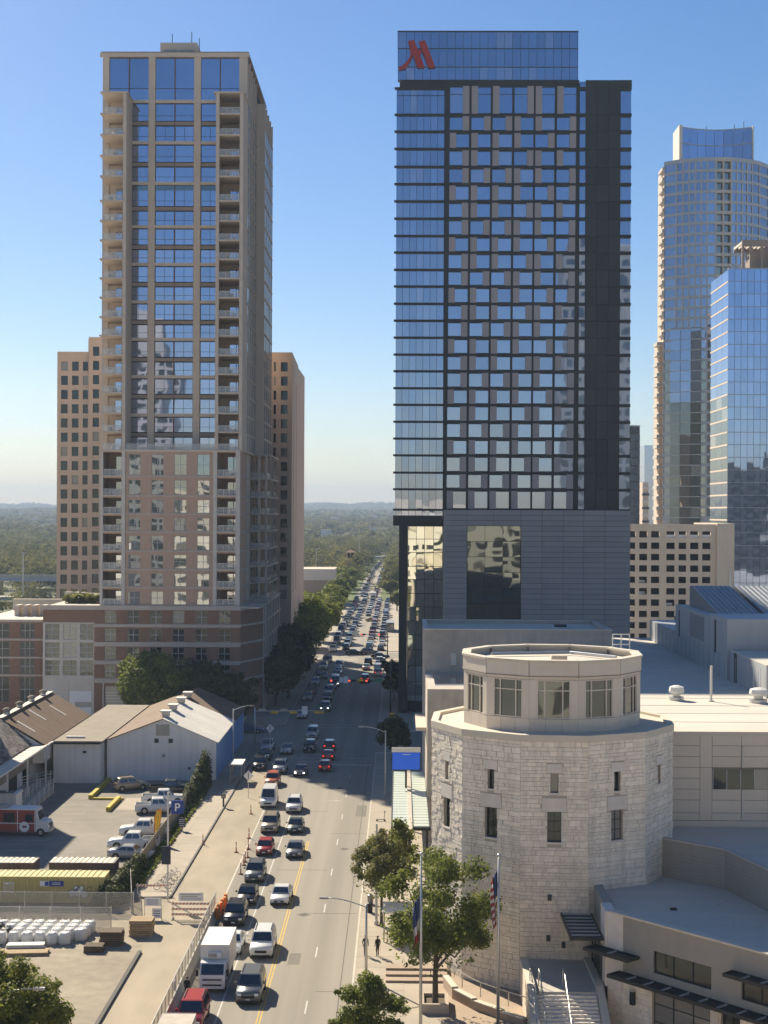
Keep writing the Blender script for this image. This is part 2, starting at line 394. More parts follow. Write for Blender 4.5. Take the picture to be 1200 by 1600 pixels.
pavement('pavement', 'sidewalk', -26, -20.2, 406, 620)
strip('verge', 'grass', -30, -19.6, 620, 1340, .02, 14); strip('verge', 'grass', -8.6, 6, 640, 1340, .02, 14)
def kerb(m, x, y0, y1, z=.15, w=.16):
    b = MB(); b.box(x, x + w, y0, y1, -.02, z); o = put('kerb', b, m); o['kind'] = 'structure'
kerb('kerb', XR, 60, 234); kerb('kerb', XR, 260, 386); kerb('kerb', XR, 406, 620)
kerb('kerb_dark', -22.46, 146, 224); kerb('kerb', -20.36, 264, 386); kerb('kerb', -20.36, 406, 620)
# paving slabs near enough to tell apart
for i in range(26):
    for j in range(2):
        x = XR + .2 + j * 2.02; y = 100 + i * 3.0
        bx('paving_slab', RP, 'sidewalk', x, x + 1.98, y, y + 2.96, .10, .139 + .003 * rnd.random())
for i in range(20):
    for j in range(2):
        x = -27.1 + j * 2.3; y = 148 + i * 3.6
        bx('paving_slab', LP, 'sidewalk', x, x + 2.26, y, y + 3.56, .10, .139 + .003 * rnd.random())
WL_ = random.Random(3)
bx('tar_seam', RD, 'tar', XR - .95, XR - .88, 66, 226, .001, .005)
for k, (y, x0, x1) in enumerate(((118, -6.5, XR - .2), (141, -9, XR - .2), (158, -13, -7.5), (176, -8, XR - .2), (189, -16, -9), (205, -12, XR - .3))): bx('tar_seam', RD, 'tar', x0, x1, y, y + .09, .001, .0052)
for k, (x, y, r) in enumerate(((-8.9, 140.5, .42), (-6.1, 168, .4), (-12.4, 118, .4), (-8.2, 205, .42))):
    b = MB(); b.lathe([(r, .001), (r, .0065)], 16, (x, y)); put('manhole_cover', b, 'tar', RD); b = MB(); b.lathe([(r * 1.7, .0005), (r * 1.7, .0035)], 4, (x, y)); put('patch', b, 'road_patch', RD)
for k, (x, y, w, l) in enumerate(((-9.3, 125, 1.0, 3.2), (-5.4, 186, 1.3, 7), (-14.8, 166, 1.2, 5), (-18.8, 170, 1.6, 9), (-19.5, 192, 1.8, 7))): bx('patch', RD, 'road_patch' if x > -17 else 'dirt', x, x + w, y, y + l, .0004, .0032 if x > -17 else .009)
MK = thing('lane_markings', 'worn white and yellow lane lines painted on the street', 'road marking', (XC, 150, 0))
for x in (XC - .12, XC + .12): bx('centre_line', MK, 'paint_yellow', x - .05, x + .05, 60, 172, .001, .006)
for i in range(26):
    y = 98.5 + i * 14.3
    if 226 < y < 264: continue
    bx('lane_dash', MK, 'paint_white', XC + 3.3, XC + 3.42, y, y + 3, .001, .006)
bx('lane_line', MK, 'paint_white', XC - 3.25, XC - 3.13, 60, 190, .001, .006)
bx('lane_line', MK, 'paint_white', XL - .2, XL - .08, 142, 215, .001, .008)
for i in range(8): bx('lane_dash', MK, 'paint_white', XC + .1, XC + .2, 270 + i * 14, 274 + i * 14, .001, .006)
bx('stop_line', MK, 'crosswalk', XC - 9, XC - .2, 383.5, 384.5, .001, .006)
bx('stop_line', MK, 'crosswalk', XC + .2, XR - .4, 223.5, 224.3, .001, .006)
for y in (226.5, 229.5, 262.5, 265.5): bx('crossing_line', MK, 'crosswalk', XL + .4, XR - .3, y, y + .25, .001, .006)
b = MB()                                              # worn turn arrow
b.prism([(-1.3, -.09), (.2, -.09), (.2, -.35), (1.1, 0), (.2, .35), (.2, .09), (-1.3, .09)], .001, .007)
put('turn_arrow', b, 'crosswalk', MK, M=Matrix.Translation((-8.6, 196, 0)))
# left of the street: parking lot and building site
sheet('parking_lot', [(-78, 148), (-27.2, 148), (-27.2, 214), (-78, 214)], .004, 'lot_asphalt')
sheet('site_ground', [(-70, 70), (-22.3, 70), (-22.3, 148), (-70, 148)], .008, 'gravel_pad')
sheet('site_track', [(-22.0, 70), (-17.0, 70), (-17.0, 141), (-22.0, 141)], .014, 'dirt')
strip('grass_verge', 'grass', -26.9, -25.9, 150, 206, .145)
b = MB(); b.box(-22.35, -22.05, 106, 128, -.02, .22); o = put('kerb', b, 'kerb_dark'); o['kind'] = 'structure'
sheet('plaza', [(XR + .2, 60), (30, 60), (30, 125), (3.2, 125), (3.2, 100), (XR + .2, 100)], .142, 'plaza')

# ================================================================ LEFT RESIDENTIAL TOWER
Y0, YW = 275.0, 281.0
z_ = lambda py: fz(py, Y0, 270)
x_ = lambda px: fx(px, Y0, 600)
xw = lambda px: fx(px, YW, 400)
zw = lambda py: fz(py, YW, 270)
T = thing('residential_tower', 'tall tan residential tower with stacked corner balconies on a brick podium', 'tower', (x_(270), Y0 + 20, 0))
LV = [145, 178, 211, 243.5, 275.7, 314, 345, 375.5, 405, 435, 465, 495.5, 524.6, 555, 584.5, 614, 645.6, 675, 703.6]
LW = [744, 774.6, 803, 831, 861, 890, 918, 946.5]
ZL = [z_(a) for a in LV]; ZB = [z_(a) for a in LW]
ZTOP, ZT = zw(86), ZL[-1]
XA, XB = xw(160), xw(385)                   # window plane
YB = 318.0
bx('core', T, 'dark_room', XA + .5, XB - .5, YW + .8, YB - .5, 0, ZTOP - .4)
bx('wall', T, 'tan', XA, XA + .5, YW + .1, YB, ZT, ZTOP)
bx('wall', T, 'tan', XA, XB, YB - .5, YB, 0, ZTOP)
bx('roof', T, 'tan_dark', XA - .3, XB + .3, YW - .3, YB + .3, ZTOP - .1, ZTOP + .55)
bx('cornice', T, 'tan', XA - .5, XB + .4, YW - .55, YW - .05, ZTOP - .5, ZTOP + .3)
ph = bx('penthouse', T, 'slab', xw(245) , xw(303), YW + 3, YW + 14, ZTOP + .5, zw(67) + 1)
for a, e in ((250, 273), (275, 298)): bx('louvre', ph, 'metal_grey', xw(a), xw(e), YW + 2.9, YW + 3, zw(84) + 1.2, zw(77) + .8)
for a, h in ((262, 2.0), (293, 2.4), (305, 1.2)): bx('antenna', T, 'dark_metal', xw(a), xw(a) + .12, YW + 4, YW + 4.12, zw(67) + (0 if a < 304 else -2), zw(67) + 1 + h)
for a, e in ((160, 170), (231.5, 242), (302.5, 313), (373, 385.5)):
    bx('pier', T, 'tan', xw(a), xw(e), YW - .35, YW + .5, ZT, ZTOP - .5)
# crown glazing
for a, e in ((170, 231.5), (242, 302.5), (313, 373)):
    c = (a + e) / 2
    for p, q in ((a, c), (c, e)):
        bx('crown_pane', T, 'glass_condo', xw(p), xw(q), YW + .1, YW + .2, zw(138), ZTOP - .5)
        bx('crown_pane', T, 'glass_condo', xw(p), xw(q), YW + .1, YW + .2, ZL[0] + .2, zw(138) - .08)
    bx('transom', T, 'mullion_dark', xw(a), xw(e), YW + .02, YW + .15, zw(138) - .1, zw(138))
    bx('mullion', T, 'brown_bar', xw(c) - .1, xw(c) + .1, YW - .1, YW + .15, ZT, ZTOP - .5)
# storeys: bands and panes
for i in range(len(ZL)):
    zt = ZL[i]; zb = ZL[i + 1] if i + 1 < len(ZL) else None
    dbl = i % 2 == 0
    for a, e in ((170, 231.5), (242, 302.5), (313, 373)):
        bx('spandrel', T, 'tan' if dbl else 'tan_dark', xw(a), xw(e), YW - (.3 if dbl else .1), YW + .3, zt - (.28 if dbl else .55), zt + (.28 if dbl else .12))
        if zb is None: continue
        c = (a + e) / 2
        tall = .9 if i in (4,) else (.45 if dbl else .75)
        if tall > .8: bx('spandrel_glass', T, 'glass_dark', xw(a), xw(e), YW + .14, YW + .2, zt - 1.3, zt - .28)
        for p, q in ((a, c), (c, e)):
            if q < 206 or p > 340: continue
            w = bx('window', T, 'glass_condo', xw(p) + .12, xw(q) - .12, YW + .16, YW + .22, zb + .32, zt - tall)
            m1 = (xw(p) + xw(q)) / 2
            if i >= 4 or i % 3 == 1: bx('glazing_bar', w, 'mullion_dark', m1 - .03, m1 + .03, YW + .1, YW + .16, zb + .32, zt - tall)
            bx('glazing_bar', w, 'mullion_dark', xw(p) + .12, xw(q) - .12, YW + .1, YW + .16, zb + 1.25, zb + 1.31)
# balcony stacks, each balcony a part with slab, rail, ceiling lamp
def balcony(xa, xb, zt, zb, k, lower=False):
    s = bx('balcony', T, 'slab', xa - (.45 if not lower else 0), xb + .25, Y0 - .35, YW, zb - .16, zb + .12)
    r = bx('railing', s, 'rail_glass', xa + .1, xb - .1, Y0 - .1, Y0 - .06, zb + .15, zb + 1.18)
    bx('top_rail', s, 'galv', xa + .1, xb - .1, Y0 - .13, Y0 - .03, zb + 1.18, zb + 1.25)
    for j in range(4):
        q = xa + .1 + (xb - xa - .3) * j / 3; bx('rail_post', s, 'galv', q, q + .07, Y0 - .12, Y0 - .05, zb + .12, zb + 1.18)
    bx('door_glass', s, 'glass_low' if lower else 'glass_condo', xa + (xb - xa) * .38, xb - .25, YW - .12, YW - .06, zb + .14, zt - 1.0)
    bx('door_frame', s, 'mullion_dark', xa + (xb - xa) * .68, xa + (xb - xa) * .68 + .12, YW - .18, YW - .12, zb + .14, zt - 1.0)
    if k % 3: bx('outdoor_chair', s, 'bag_white' if k % 2 else 'dark_metal', xa + 1 + .4 * (k % 4), xa + 1.7 + .4 * (k % 4), Y0 + 1, Y0 + 1.7, zb + .12, zb + .9)
def railmat():
    m = mat('rail_glass', (.55, .56, .55), .1, var=0); m.node_tree.nodes['Principled BSDF'].inputs['Alpha'].default_value = .34
railmat()
for a, e, post in ((159, 196, (191, 196)), (336, 378.5, (336, 341))):
    xa, xb = x_(a), x_(e)
    left = a < 200
    for i in range(len(ZL) - 1): balcony(xa if left else xa + .6, xb - .6, ZL[i], ZL[i + 1], i + (0 if left else 1))
    bx('balcony_roof', T, 'slab', xa - .45, xb + .25, Y0 - .35, YW - .05, ZL[0] - .12, ZL[0] + .18)
    bx('balcony_back', T, 'tan', xa, xb, YW - .05, YW + .05, ZT, ZL[0] - .1)
    if left:
        bx('balcony_side', T, 'tan', xb - .35, xb, Y0 + .15, YW - .05, ZT, ZL[0] - .1)
        bx('balcony_post', T, 'slab', xb - .62, xb, Y0 - .2, Y0 + .15, ZT, ZL[0] - .1)
        bx('balcony_post', T, 'slab', xa, xa + .2, Y0 - .1, Y0 + .15, ZT, ZL[0] - .1)
    else:
        bx('balcony_post', T, 'slab', xa, xa + .62, Y0 - .2, Y0 + .15, ZT, ZL[0] - .1)
        bx('balcony_side', T, 'tan', xb - .35, xb, Y0 + .15, YW + 1, ZT, ZL[0] - .1)
        bx('balcony_post', T, 'slab', xb - .62, xb, Y0 - .2, Y0 + .15, ZT, ZL[0] - .1)
        bx('balcony_side', T, 'tan', xa + .05, xa + .35, Y0 + .15, YW - .05, ZT, ZL[0] - .1)
# right flank of the upper tower
XS = XB + 1.6
def flank(x, ya, yb, ztop, zbot, lv, n, m='tan'):
    f = Face(x, ya, x, yb); wd = (yb - ya) / n
    for k in range(n + 1): f.blk('pier', T, m, max(0, k * wd - .4), min(f.w, k * wd + .4), zbot, ztop, -.4, .10)
    zz = [z for z in lv if zbot - .1 <= z <= ztop]
    for i, z in enumerate(zz):
        f.blk('spandrel', T, 'slab', 0, f.w, z - .22, z + .12, -.3, .16)
        if i + 1 < len(zz):
            for k in range(n): f.blk('window', T, 'glass_dark', k * wd + .4, (k + 1) * wd - .4, zz[i + 1] + .12, z - .22, -.1, .04)
            for k in range(n): f.blk('glazing_bar', T, 'mullion_light', (k + .5) * wd - .05, (k + .5) * wd + .05, zz[i + 1] + .12, z - .22, .04, .09)
flank(XB, YW + .6, 299.5, ZTOP - .3, ZT, ZL, 4)
flank(XS, 300, YB, fz(163, 300, 410), ZT, ZL, 4)
bx('flank_core', T, 'tan', XB - 2, XS - .4, 300.2, YB - .2, ZT, fz(163, 300, 410) - .2)
bx('flank_front', T, 'tan', XB - .2, XS, 299.6, 300.1, ZT, fz(163, 300, 410))
# lower brick storeys (front plane)
ZZ = [ZT] + ZB
f = Face(x_(157.5), Y0, x_(375), Y0)
U = lambda px: x_(px) - f.o.x
cols = [(201.7, 220), (237.5, 256), (273, 292), (309, 328)]
bal = [(162, 191), (340, 369)]
holes = []
for i in range(len(ZZ) - 1):
    zt, zb = ZZ[i], ZZ[i + 1]
    for a, e in cols: holes.append((U(a), U(e), zb + .2, zt - .75))
    for a, e in bal: holes.append((U(a), U(e), zb + .12, zt - .4))
f.wall('brick_wall', T, 'brick_pink', ZB[-1], ZT, holes, .5)
for i in range(len(ZZ) - 1):
    zt, zb = ZZ[i], ZZ[i + 1]
    f.blk('floor_band', T, 'band', U(194), U(336), zb - .2, zb + .1, -.1, .16)
    for a, e in cols: f.window(T, 'glass_low', U(a), U(e), zb + .2, zt - .75, .25, 'mullion_light', 2, 2, .09)
    for k, (a, e) in enumerate(bal): balcony(x_(a), x_(e), zt, zb, i + k, True)
for a, e in ((157.5, 162), (191, 196.5), (334, 340), (369, 376)): f.blk('pale_column', T, 'pale_col', U(a), U(e), ZB[-1], ZT, 0.02, .3)
bx('lower_core', T, 'tan', x_(158), x_(374), YW + .02, YB, ZB[-1], ZT - .3)
bx('balcony_back', T, 'brick_pink', x_(162), x_(191), YW - .06, YW, ZB[-1], ZT - .2); bx('balcony_back', T, 'brick_pink', x_(340), x_(369), YW - .06, YW, ZB[-1], ZT - .2)
bx('side_wall', T, 'brick_pink', x_(157.5), x_(157.5) + .4, Y0 + .5, YB, ZB[-1], ZT - .2)
bx('terrace', T, 'slab', x_(157.5) - .2, x_(376), Y0 - .25, YW - .2, ZT - .3, ZT + .12)
bx('terrace_rail', T, 'rail_glass', x_(197), x_(335), Y0 - .1, Y0 - .06, ZT + .12, ZT + 1.25)
XL2 = x_(375)
f2 = Face(XL2, Y0 + .1, XL2 - .02, 294)
f2.wall('brick_wall', T, 'brick_pink', ZB[-1], ZT, [], .4)
for z in ZZ: f2.blk('floor_band', T, 'band', 0, f2.w, z - .2, z + .1, 0, .3)
for k in range(3): f2.blk('pale_column', T, 'pale_col', 12 + k * 2.4, 12.5 + k * 2.4, ZB[-1], ZT, .01, .2)
# projecting side bay of balconies
XBAY = XL2 + 3.4
for i in range(len(ZZ)):
    s = bx('bay_slab', T, 'band', XL2, XBAY + .3, 293.8, 318, ZZ[i] - .18, ZZ[i] + .12)
    if i and i < len(ZZ):
        bx('railing', s, 'rail_glass', XL2 + .2, XBAY, 294, 294.05, ZZ[i] + .12, ZZ[i] + 1.2)
        bx('planter_box', s, 'slab', XL2 + .9, XL2 + 2.1, 294.4, 294.9, ZZ[i] + .12, ZZ[i] + .95)
        bx('railing', s, 'rail_glass', XBAY - .05, XBAY, 294, 318, ZZ[i] + .12, ZZ[i] + 1.2)
for xx, yy in ((XL2 + 1.6, 294), (XBAY - .4, 294), (XBAY - .4, 302), (XBAY - .4, 310)): bx('bay_post', T, 'band', xx, xx + .45, yy, yy + .45, ZB[-1], ZT)
bx('bay_back', T, 'brick_pink', XL2 - .5, XL2 + .02, 294, 318, ZB[-1], ZT)
for k in range(4): bx('bay_window', T, 'glass_dark', XL2 + .02, XL2 + .08, 296 + k * 5.3, 299.5 + k * 5.3, ZB[-1], ZT)
# podium
zp = z_(948)
f = Face(x_(150), Y0 - .6, x_(378), Y0 - .6); U = lambda px: x_(px) - f.o.x
rows = [(954, 974), (982, 1002), (1011, 1031), (1039, 1059)]
pc = [(166, 184), (201.6, 219.6), (237, 255), (272, 290), (308, 326), (344, 362)]
holes = [(U(a), U(e), z_(q), z_(p)) for p, q in rows for a, e in pc] + [(U(166), U(201), .0, z_(1072))]
PD = f.wall('podium_wall', T, 'brick_brown', 0, zp, holes, .5)
for p, q in rows:
    for a, e in pc: f.window(T, 'glass_office', U(a), U(e), z_(q), z_(p), .22, 'mullion_light', 2, 2, .1)
f.blk('garage_door', T, 'metal_grey', U(166), U(201), 0, z_(1072), -.5, -.4)
for k in range(9): f.blk('door_rib', T, 'galv', U(166), U(201), k * .55, k * .55 + .08, -.4, -.36)
for a, e in ((163.5, 166), (201, 203.5)): f.blk('door_jamb', T, 'band', U(a), U(e), 0, z_(1066), 0, .2)
for p, q in ((946, 953), (975, 980), (1003, 1010), (1032, 1038), (1060, 1067)): f.blk('stone_band', T, 'band', -.1 if p > 960 else -9.9, f.w, z_(q), z_(p), .0, .35 if p < 960 else .22)
bx('podium_core', T, 'dark_room', x_(151), x_(377), Y0 + .1, 336, 0, zp - .3)
bx('podium_roof', T, 'concrete', x_(72), -25.9, Y0 - .3, 338, zp - .25, zp)
f = Face(x_(378), Y0 - .6, -25.9, 283)
f.wall('podium_wall', T, 'brick_brown', 0, zp - .3, [], .4)
for p, q in ((946, 953), (975, 978), (1003, 1006), (1032, 1035), (1060, 1063)): f.blk('stone_band', T, 'band', 0, f.w, z_(q), z_(p), 0, .25)
f = Face(-25.9, 283, -25.9, 338)
hs = [(2 + k * 6.2, 6.6 + k * 6.2, z_(q) - .3, z_(p) + .3) for p, q in rows for k in range(8)]
f.wall('podium_wall', T, 'band', 0, zp - .3, hs, .5)
for h in hs: f.window(T, 'glass_office', *h, .3, 'mullion_light', 2, 1, .12)
# 3 x 3 large windows left of the podium
f = Face(x_(70), Y0 - .6, x_(150), Y0 - .6); U = lambda px: x_(px) - f.o.x
hs = []
for a, e in ((73.5, 96), (101, 123), (128, 149)):
    for p, q in ((975, 1000), (1004, 1028), (1032, 1056)): hs.append((U(a), U(e), z_(q), z_(p)))
f.wall('podium_wall', T, 'pale_col', 0, z_(973), hs, .4)
for h in hs: f.window(T, 'glass_office', *h, .2, 'mullion_light', 2, 3, .09)
f.blk('podium_wall', T, 'brick_brown', 0, f.w, z_(973), zp - .35, -.5, .02)
bx('podium_core', T, 'dark_room', x_(71), x_(150), Y0 + .2, 330, 0, zp - .3)
f.blk('loading_door', T, 'sign_white', U(112), U(146), 0, z_(1080), .01, .06); f.blk('loading_sign', T, 'metal_grey', U(120), U(146), z_(1105), z_(1097), .06, .1)
f.blk('wall_seam', T, 'band', U(110), U(111), 0, z_(1062), .01, .05)
# roof garden behind the parapet
f3 = Face(x_(72), 292, x_(158), 283); 
ob('roof_garden', T, 'coping', f3.pt(f3.w / 2, zp + .9), (f3.w, .5, 1.8), f3.a)
# far left wing
zq = z_(972)
Wg = thing('brick_annexe', 'low brown brick annexe with grid windows left of the residential tower', 'building', (x_(20), Y0 + 10, 0))
f = Face(x_(-40), Y0 + 1.4, x_(70.5), Y0 + 1.4); U = lambda px: x_(px) - f.o.x
hs = []
for a, e in ((-20, 13), (30, 53)):
    for p, q in ((976, 999), (1004, 1028), (1031, 1056), (1060, 1100)): hs.append((U(a), U(e), z_(q), z_(p)))
f.wall('wall', Wg, 'brick_brown', 0, zq, hs, .4)
for h in hs: f.window(Wg, 'glass_office', *h, .2, 'mullion_light', 3, 2, .09)
for p, q in ((970, 974), (1000, 1003), (1028.5, 1031), (1056.5, 1059)): f.blk('stone_band', Wg, 'band', 0, f.w, z_(q), z_(p), 0, .2)
bx('core', Wg, 'dark_room', x_(-40), x_(69.5), Y0 + 1.95, Y0 + 30, 0, zq - .3)
bx('roof', Wg, 'white_roof', x_(-42), x_(70.3), Y0 + 1.4, Y0 + 31, zq - .25, zq + .1)
for k in range(5): bx('roof_vent', Wg, 'band', x_(-2 + k * 14), x_(5 + k * 14), Y0 + 12, Y0 + 16, zq, zq + 2.2)
bx('roof_edge', Wg, 'coping', x_(-42), x_(70.3), Y0 + 29, Y0 + 30, zq, zq + 2.4)

# ================================================================ OFFICE TOWER behind it
YO = 300.0 + 25
O = thing('office_tower', 'brown stone office tower with square punched windows behind the residential tower', 'tower', (fx(270, YO), YO + 25, 0))
def og(x0p, x1p, ytop, colsp, nrow=27, Y=YO, py0=566.5, step=22.25, wh=14.5):
    f = Face(fx(x0p, Y), Y, fx(x1p, Y), Y); hs = []
    for i in range(nrow):
        for a, e in colsp:
            zt = fz(py0 + i * step, Y)
            if zt - 2 < 2: continue
            hs.append((fx(a, Y) - f.o.x, fx(e, Y) - f.o.x, fz(py0 + i * step + wh, Y), zt))
    f.wall('stone_wall', O, 'office_stone', 0, fz(ytop, Y), hs, .5)
    for h in hs: f.window(O, 'glass_office', *h, .3)
og(89, 138, 551, [(95, 105.5), (112, 122.5), (129, 137)], 17)
og(138, 170, 528, [(144.5, 154.5)], 18, YO - 1.0, 543)
og(420, 456, 551, [(427, 431), (438.5, 449)], 17)
fo = Face(fx(456, YO), YO, fx(465.5, YO + 30), YO + 30)
fo.wall('stone_wall', O, 'office_stone', 0, fz(551, YO), [(6, 9, 20, fz(570, YO)), (14, 22, 20, fz(590, YO))], .6)
fo.blk('window', O, 'glass_low', 6, 9, 20, fz(570, YO), -.5, -.4); fo.blk('window', O, 'glass_low', 14, 22, 20, fz(590, YO), -.5, -.4)
b = MB(); b.prism([(fx(90, YO), YO + .6), (fx(455.5, YO), YO + .6), (fx(465, YO + 30), YO + 30), (fx(465, YO + 30), YO + 55), (fx(90, YO), YO + 55)], 0, fz(551, YO) - .4); put('core', b, 'office_stone', O)
bx('roof_step', O, 'office_stone', fx(138, YO), fx(200, YO), YO - .4, YO + 30, fz(551, YO) - 1, fz(528, YO) - .4)

# ================================================================ HOTEL TOWER
YM = 281.0
hx = lambda px, py=400: fx(px, YM, py); hz = lambda py: fz(py, YM, 800)
M_ = thing('hotel_tower', 'dark glass hotel tower with checkered windows and a red sign on top', 'tower', (hx(800), YM + 15, 0))
bx('core', M_, 'near_black', hx(621) + .3, hx(985) - .3, YM + .5, YM + 34, hz(806), hz(128))
bx('core', M_, 'near_black', hx(622) + .3, hx(905) - .3, YM + .5, YM + 33, hz(128), hz(50))
# glass crown
xs = [622 + (903 - 622) * i / 22 for i in range(23)]
ys = [49, 76, 105, 125]
for j in range(3):
    for i in range(22):
        if j == 2 and i > 5: pass
        bx('crown_pane', M_, 'glass_hotel', hx(xs[i], 80) + .03, hx(xs[i + 1], 80) - .03, YM + .1, YM + .2, hz(ys[j + 1]) + .05, hz(ys[j]))
    bx('transom', M_, 'mullion_dark', hx(622, 80), hx(903, 80), YM, YM + .12, hz(ys[j]) - .05, hz(ys[j]) + .1)
bx('parapet', M_, 'near_black', hx(622, 80) - .1, hx(903, 80) + .1, YM, YM + 33, hz(50), hz(48))
rowsM = [138.5, 179.8, 206, 233, 261, 288, 315, 342, 369, 395, 422, 448, 475, 501.5, 528, 554.5, 580.5, 607, 633, 659.5, 685.8, 712, 739, 765, 797]
PXL = [(618.5 + (693.5 - 618.5) * i / 7) for i in range(8)]
for i, p in enumerate(rowsM):
    q = rowsM[i + 1] if i + 1 < len(rowsM) else 811
    zt, zb = hz(p), hz(q)
    bx('floor_band', M_, 'near_black', hx(618.5) - .35, hx(693.5), YM - .3, YM + .2, zt - .22, zt + .18)
    for k in range(7):
        a, e = hx(PXL[k]), hx(PXL[k + 1])
        bx('strip_pane', M_, 'glass_hotel', a + .03, e - .03, YM + .12, YM + .2, zb + .18, zt - .22)
    if i == 0:
        bx('transom', M_, 'mullion_dark', hx(618.5), hx(693.5), YM + .05, YM + .14, hz(150), hz(149))
    bx('floor_band', M_, 'near_black', hx(904), hx(914), YM - .35, YM + .2, zt - .3, zt + .25)
    bx('floor_band', M_, 'near_black', hx(968), hx(985.5), YM - .45, YM + .2, zt - .3, zt + .25)
    if i < len(rowsM) - 1:
        bx('strip_pane', M_, 'glass_hotel', hx(905), hx(914), YM + .12, YM + .2, zb + .25, zt - .3)
        bx('strip_pane', M_, 'glass_hotel', hx(969), hx(985.3), YM + .12, YM + .2, zb + .25, zt - .3)
bx('strip_pane', M_, 'glass_hotel', hx(905), hx(914), YM + .12, YM + .2, hz(137), hz(127))
for i in range(len(rowsM)):
    zt = hz(125) if i == 0 else hz(rowsM[i]); zb = hz(rowsM[i + 1]) if i + 1 < len(rowsM) else None
    if zb is None: continue
    for k in range(3): bx('dark_panel', M_, 'dark_clad', hx(914 + k * 18.17) + .025, hx(914 + (k + 1) * 18.17) - .025, YM - .1 - .03 * rnd.random(), YM + .5, zb + .03, zt - .03)
bx('dark_panel', M_, 'near_black', hx(968.5), hx(986), YM - .1, YM + .5, hz(137), hz(125))
cells = [(292, 378), (388, 474), (483, 570), (580, 666), (674, 760), (770, 856)]
cpx = [(600 + .35 * a, 600 + .35 * e) for a, e in cells]
pat = ['RLLRLL', 'RRRLLR', 'LLLLRR']
wl = Face(hx(693.5), YM, hx(904), YM)
hs = []; info = []
for i in range(len(rowsM) - 1):
    zt, zb = hz(rowsM[i]) - .42, hz(rowsM[i + 1]) + .34
    if i == 0: zt = hz(136)
    for k, (a, e) in enumerate(cpx):
        sh = (rowsM[i] - 150) * -.0045
        ua, ub = hx(a + sh) - wl.o.x, hx(e + sh) - wl.o.x
        hs.append((round(ua, 3), round(ub, 3), round(zb, 3), round(zt, 3))); info.append(pat[i % 3][k])
wl.wall('dark_grid', M_, 'near_black', hz(797), hz(125), hs, .45, out=.1)
for (ua, ub, zb, zt), side in zip(hs, info):
    d = (ub - ua) * .34
    pa, wa = ((ua, ua + d), (ua + d, ub)) if side == 'L' else ((ub - d, ub), (ua, ub - d))
    wl.blk('plum_panel', M_, 'plum_panel', pa[0] + .02, pa[1] - .02, zb - .12, zt + .16, -.15, .14)
    wl.blk('window', M_, 'glass_hotel', wa[0], wa[1], zb, zt, -.24, -.18)
    if zt - zb > 3.6: wl.blk('glazing_bar', M_, 'mullion_dark', wa[0], wa[1], zt - 1.4, zt - 1.32, -.18, -.1)
# logo letter: two slanted strokes, swash, link
b = MB(); lgn = [0]
def lg(pts):
    lgn[0] += 1; b.prism([(hx(600 + .35 * a, 85), hz(30 + .35 * c)) for a, c in pts], YM - .55 - .02 * lgn[0], YM - .1 - .004 * lgn[0], 'y')
lg([(107, 102), (134, 97), (181, 217), (150, 220)]); lg([(155, 105), (182, 98), (229, 218), (199, 220)])
lg([(112, 118), (130, 163), (118, 190), (98, 222), (68, 229), (66, 222), (86, 208), (104, 190), (120, 166)]); lg([(133, 150), (150, 196), (168, 150), (163, 137)])
put('red_sign', b, 'logo_red', M_)
# grey panelled base, proud of the tower
YG = YM - 2.5
gx = lambda px: fx(px, YG, 880); gz = lambda py: fz(py, YG, 830)
pcol = [693, 729.5, 771, 814, 847, 880, 912, 945, 985]
prow = [797, 822, 846, 871, 895, 920, 944, 968, 1000, 1040, 1090]
bx('base_core', M_, 'near_black', gx(693) + .2, gx(985) - .2, YG + .5, YM + 34, 0, gz(798))
for i in range(len(pcol) - 1):
    for j in range(len(prow) - 1):
        if pcol[i] in (729.5, 771) and 822 <= prow[j] < 968: continue
        n = 3
        for k in range(n):
            za, zb = gz(prow[j + 1]) + (gz(prow[j]) - gz(prow[j + 1])) * k / n, gz(prow[j + 1]) + (gz(prow[j]) - gz(prow[j + 1])) * (k + 1) / n
            bx('metal_panel', M_, 'grey_panel', gx(pcol[i]) + .03, gx(pcol[i + 1]) - .03, YG + .02 * rnd.random(), YG + .3, za + .03, zb - .03)
for j in range(6):
    for i in range(3):
        a, e = gx(730 + i * 27.8), gx(730 + (i + 1) * 27.8); p, q = 822 + j * 24.3, 822 + (j + 1) * 24.3
        bx('base_pane', M_, 'glass_base', a + .03, e - .03, YG + .38, YG + .44, gz(q) + .04, gz(p) - .04)
bx('side_panel', M_, 'grey_panel', gx(693), gx(693) + .3, YG, YM + .4, 0, gz(797))
# corner: soffit, glass atrium and two dark columns
bx('soffit', M_, 'glass_atrium', hx(618.5), hx(693), YM + .1, YM + 22, hz(812), hz(807))
bx('soffit_edge', M_, 'near_black', hx(618.5) - .3, hx(693), YM - .3, YM + .1, hz(822), hz(806))
ax = [637, 650, 663, 677, 692]
az = [822, 842, 863, 885, 905, 927, 948, 970, 992, 1015, 1040, 1065, 1095]
for i in range(4):
    for j in range(len(az) - 1):
        bx('atrium_pane', M_, 'glass_atrium', fx(ax[i], YM + 2, 950) + .04, fx(ax[i + 1], YM + 2, 950) - .04, YM + 2, YM + 2.08, fz(az[j + 1], YM + 2) + .05, fz(az[j], YM + 2) - .05)
bx('atrium_core', M_, 'near_black', hx(640), hx(693), YM + 2.6, YM + 33, 0, hz(812))
bx('column', M_, 'near_black', hx(623, 950), hx(636, 950), YM + .3, YM + 1.8, 0, hz(812))
bx('column', M_, 'near_black', hx(623, 950), hx(636, 950), YM + 18, YM + 19.5, 0, hz(812))
bx('side_wall', M_, 'near_black', hx(626, 950), hx(627, 950), YM + 1.9, YM + 33, 0, hz(812))

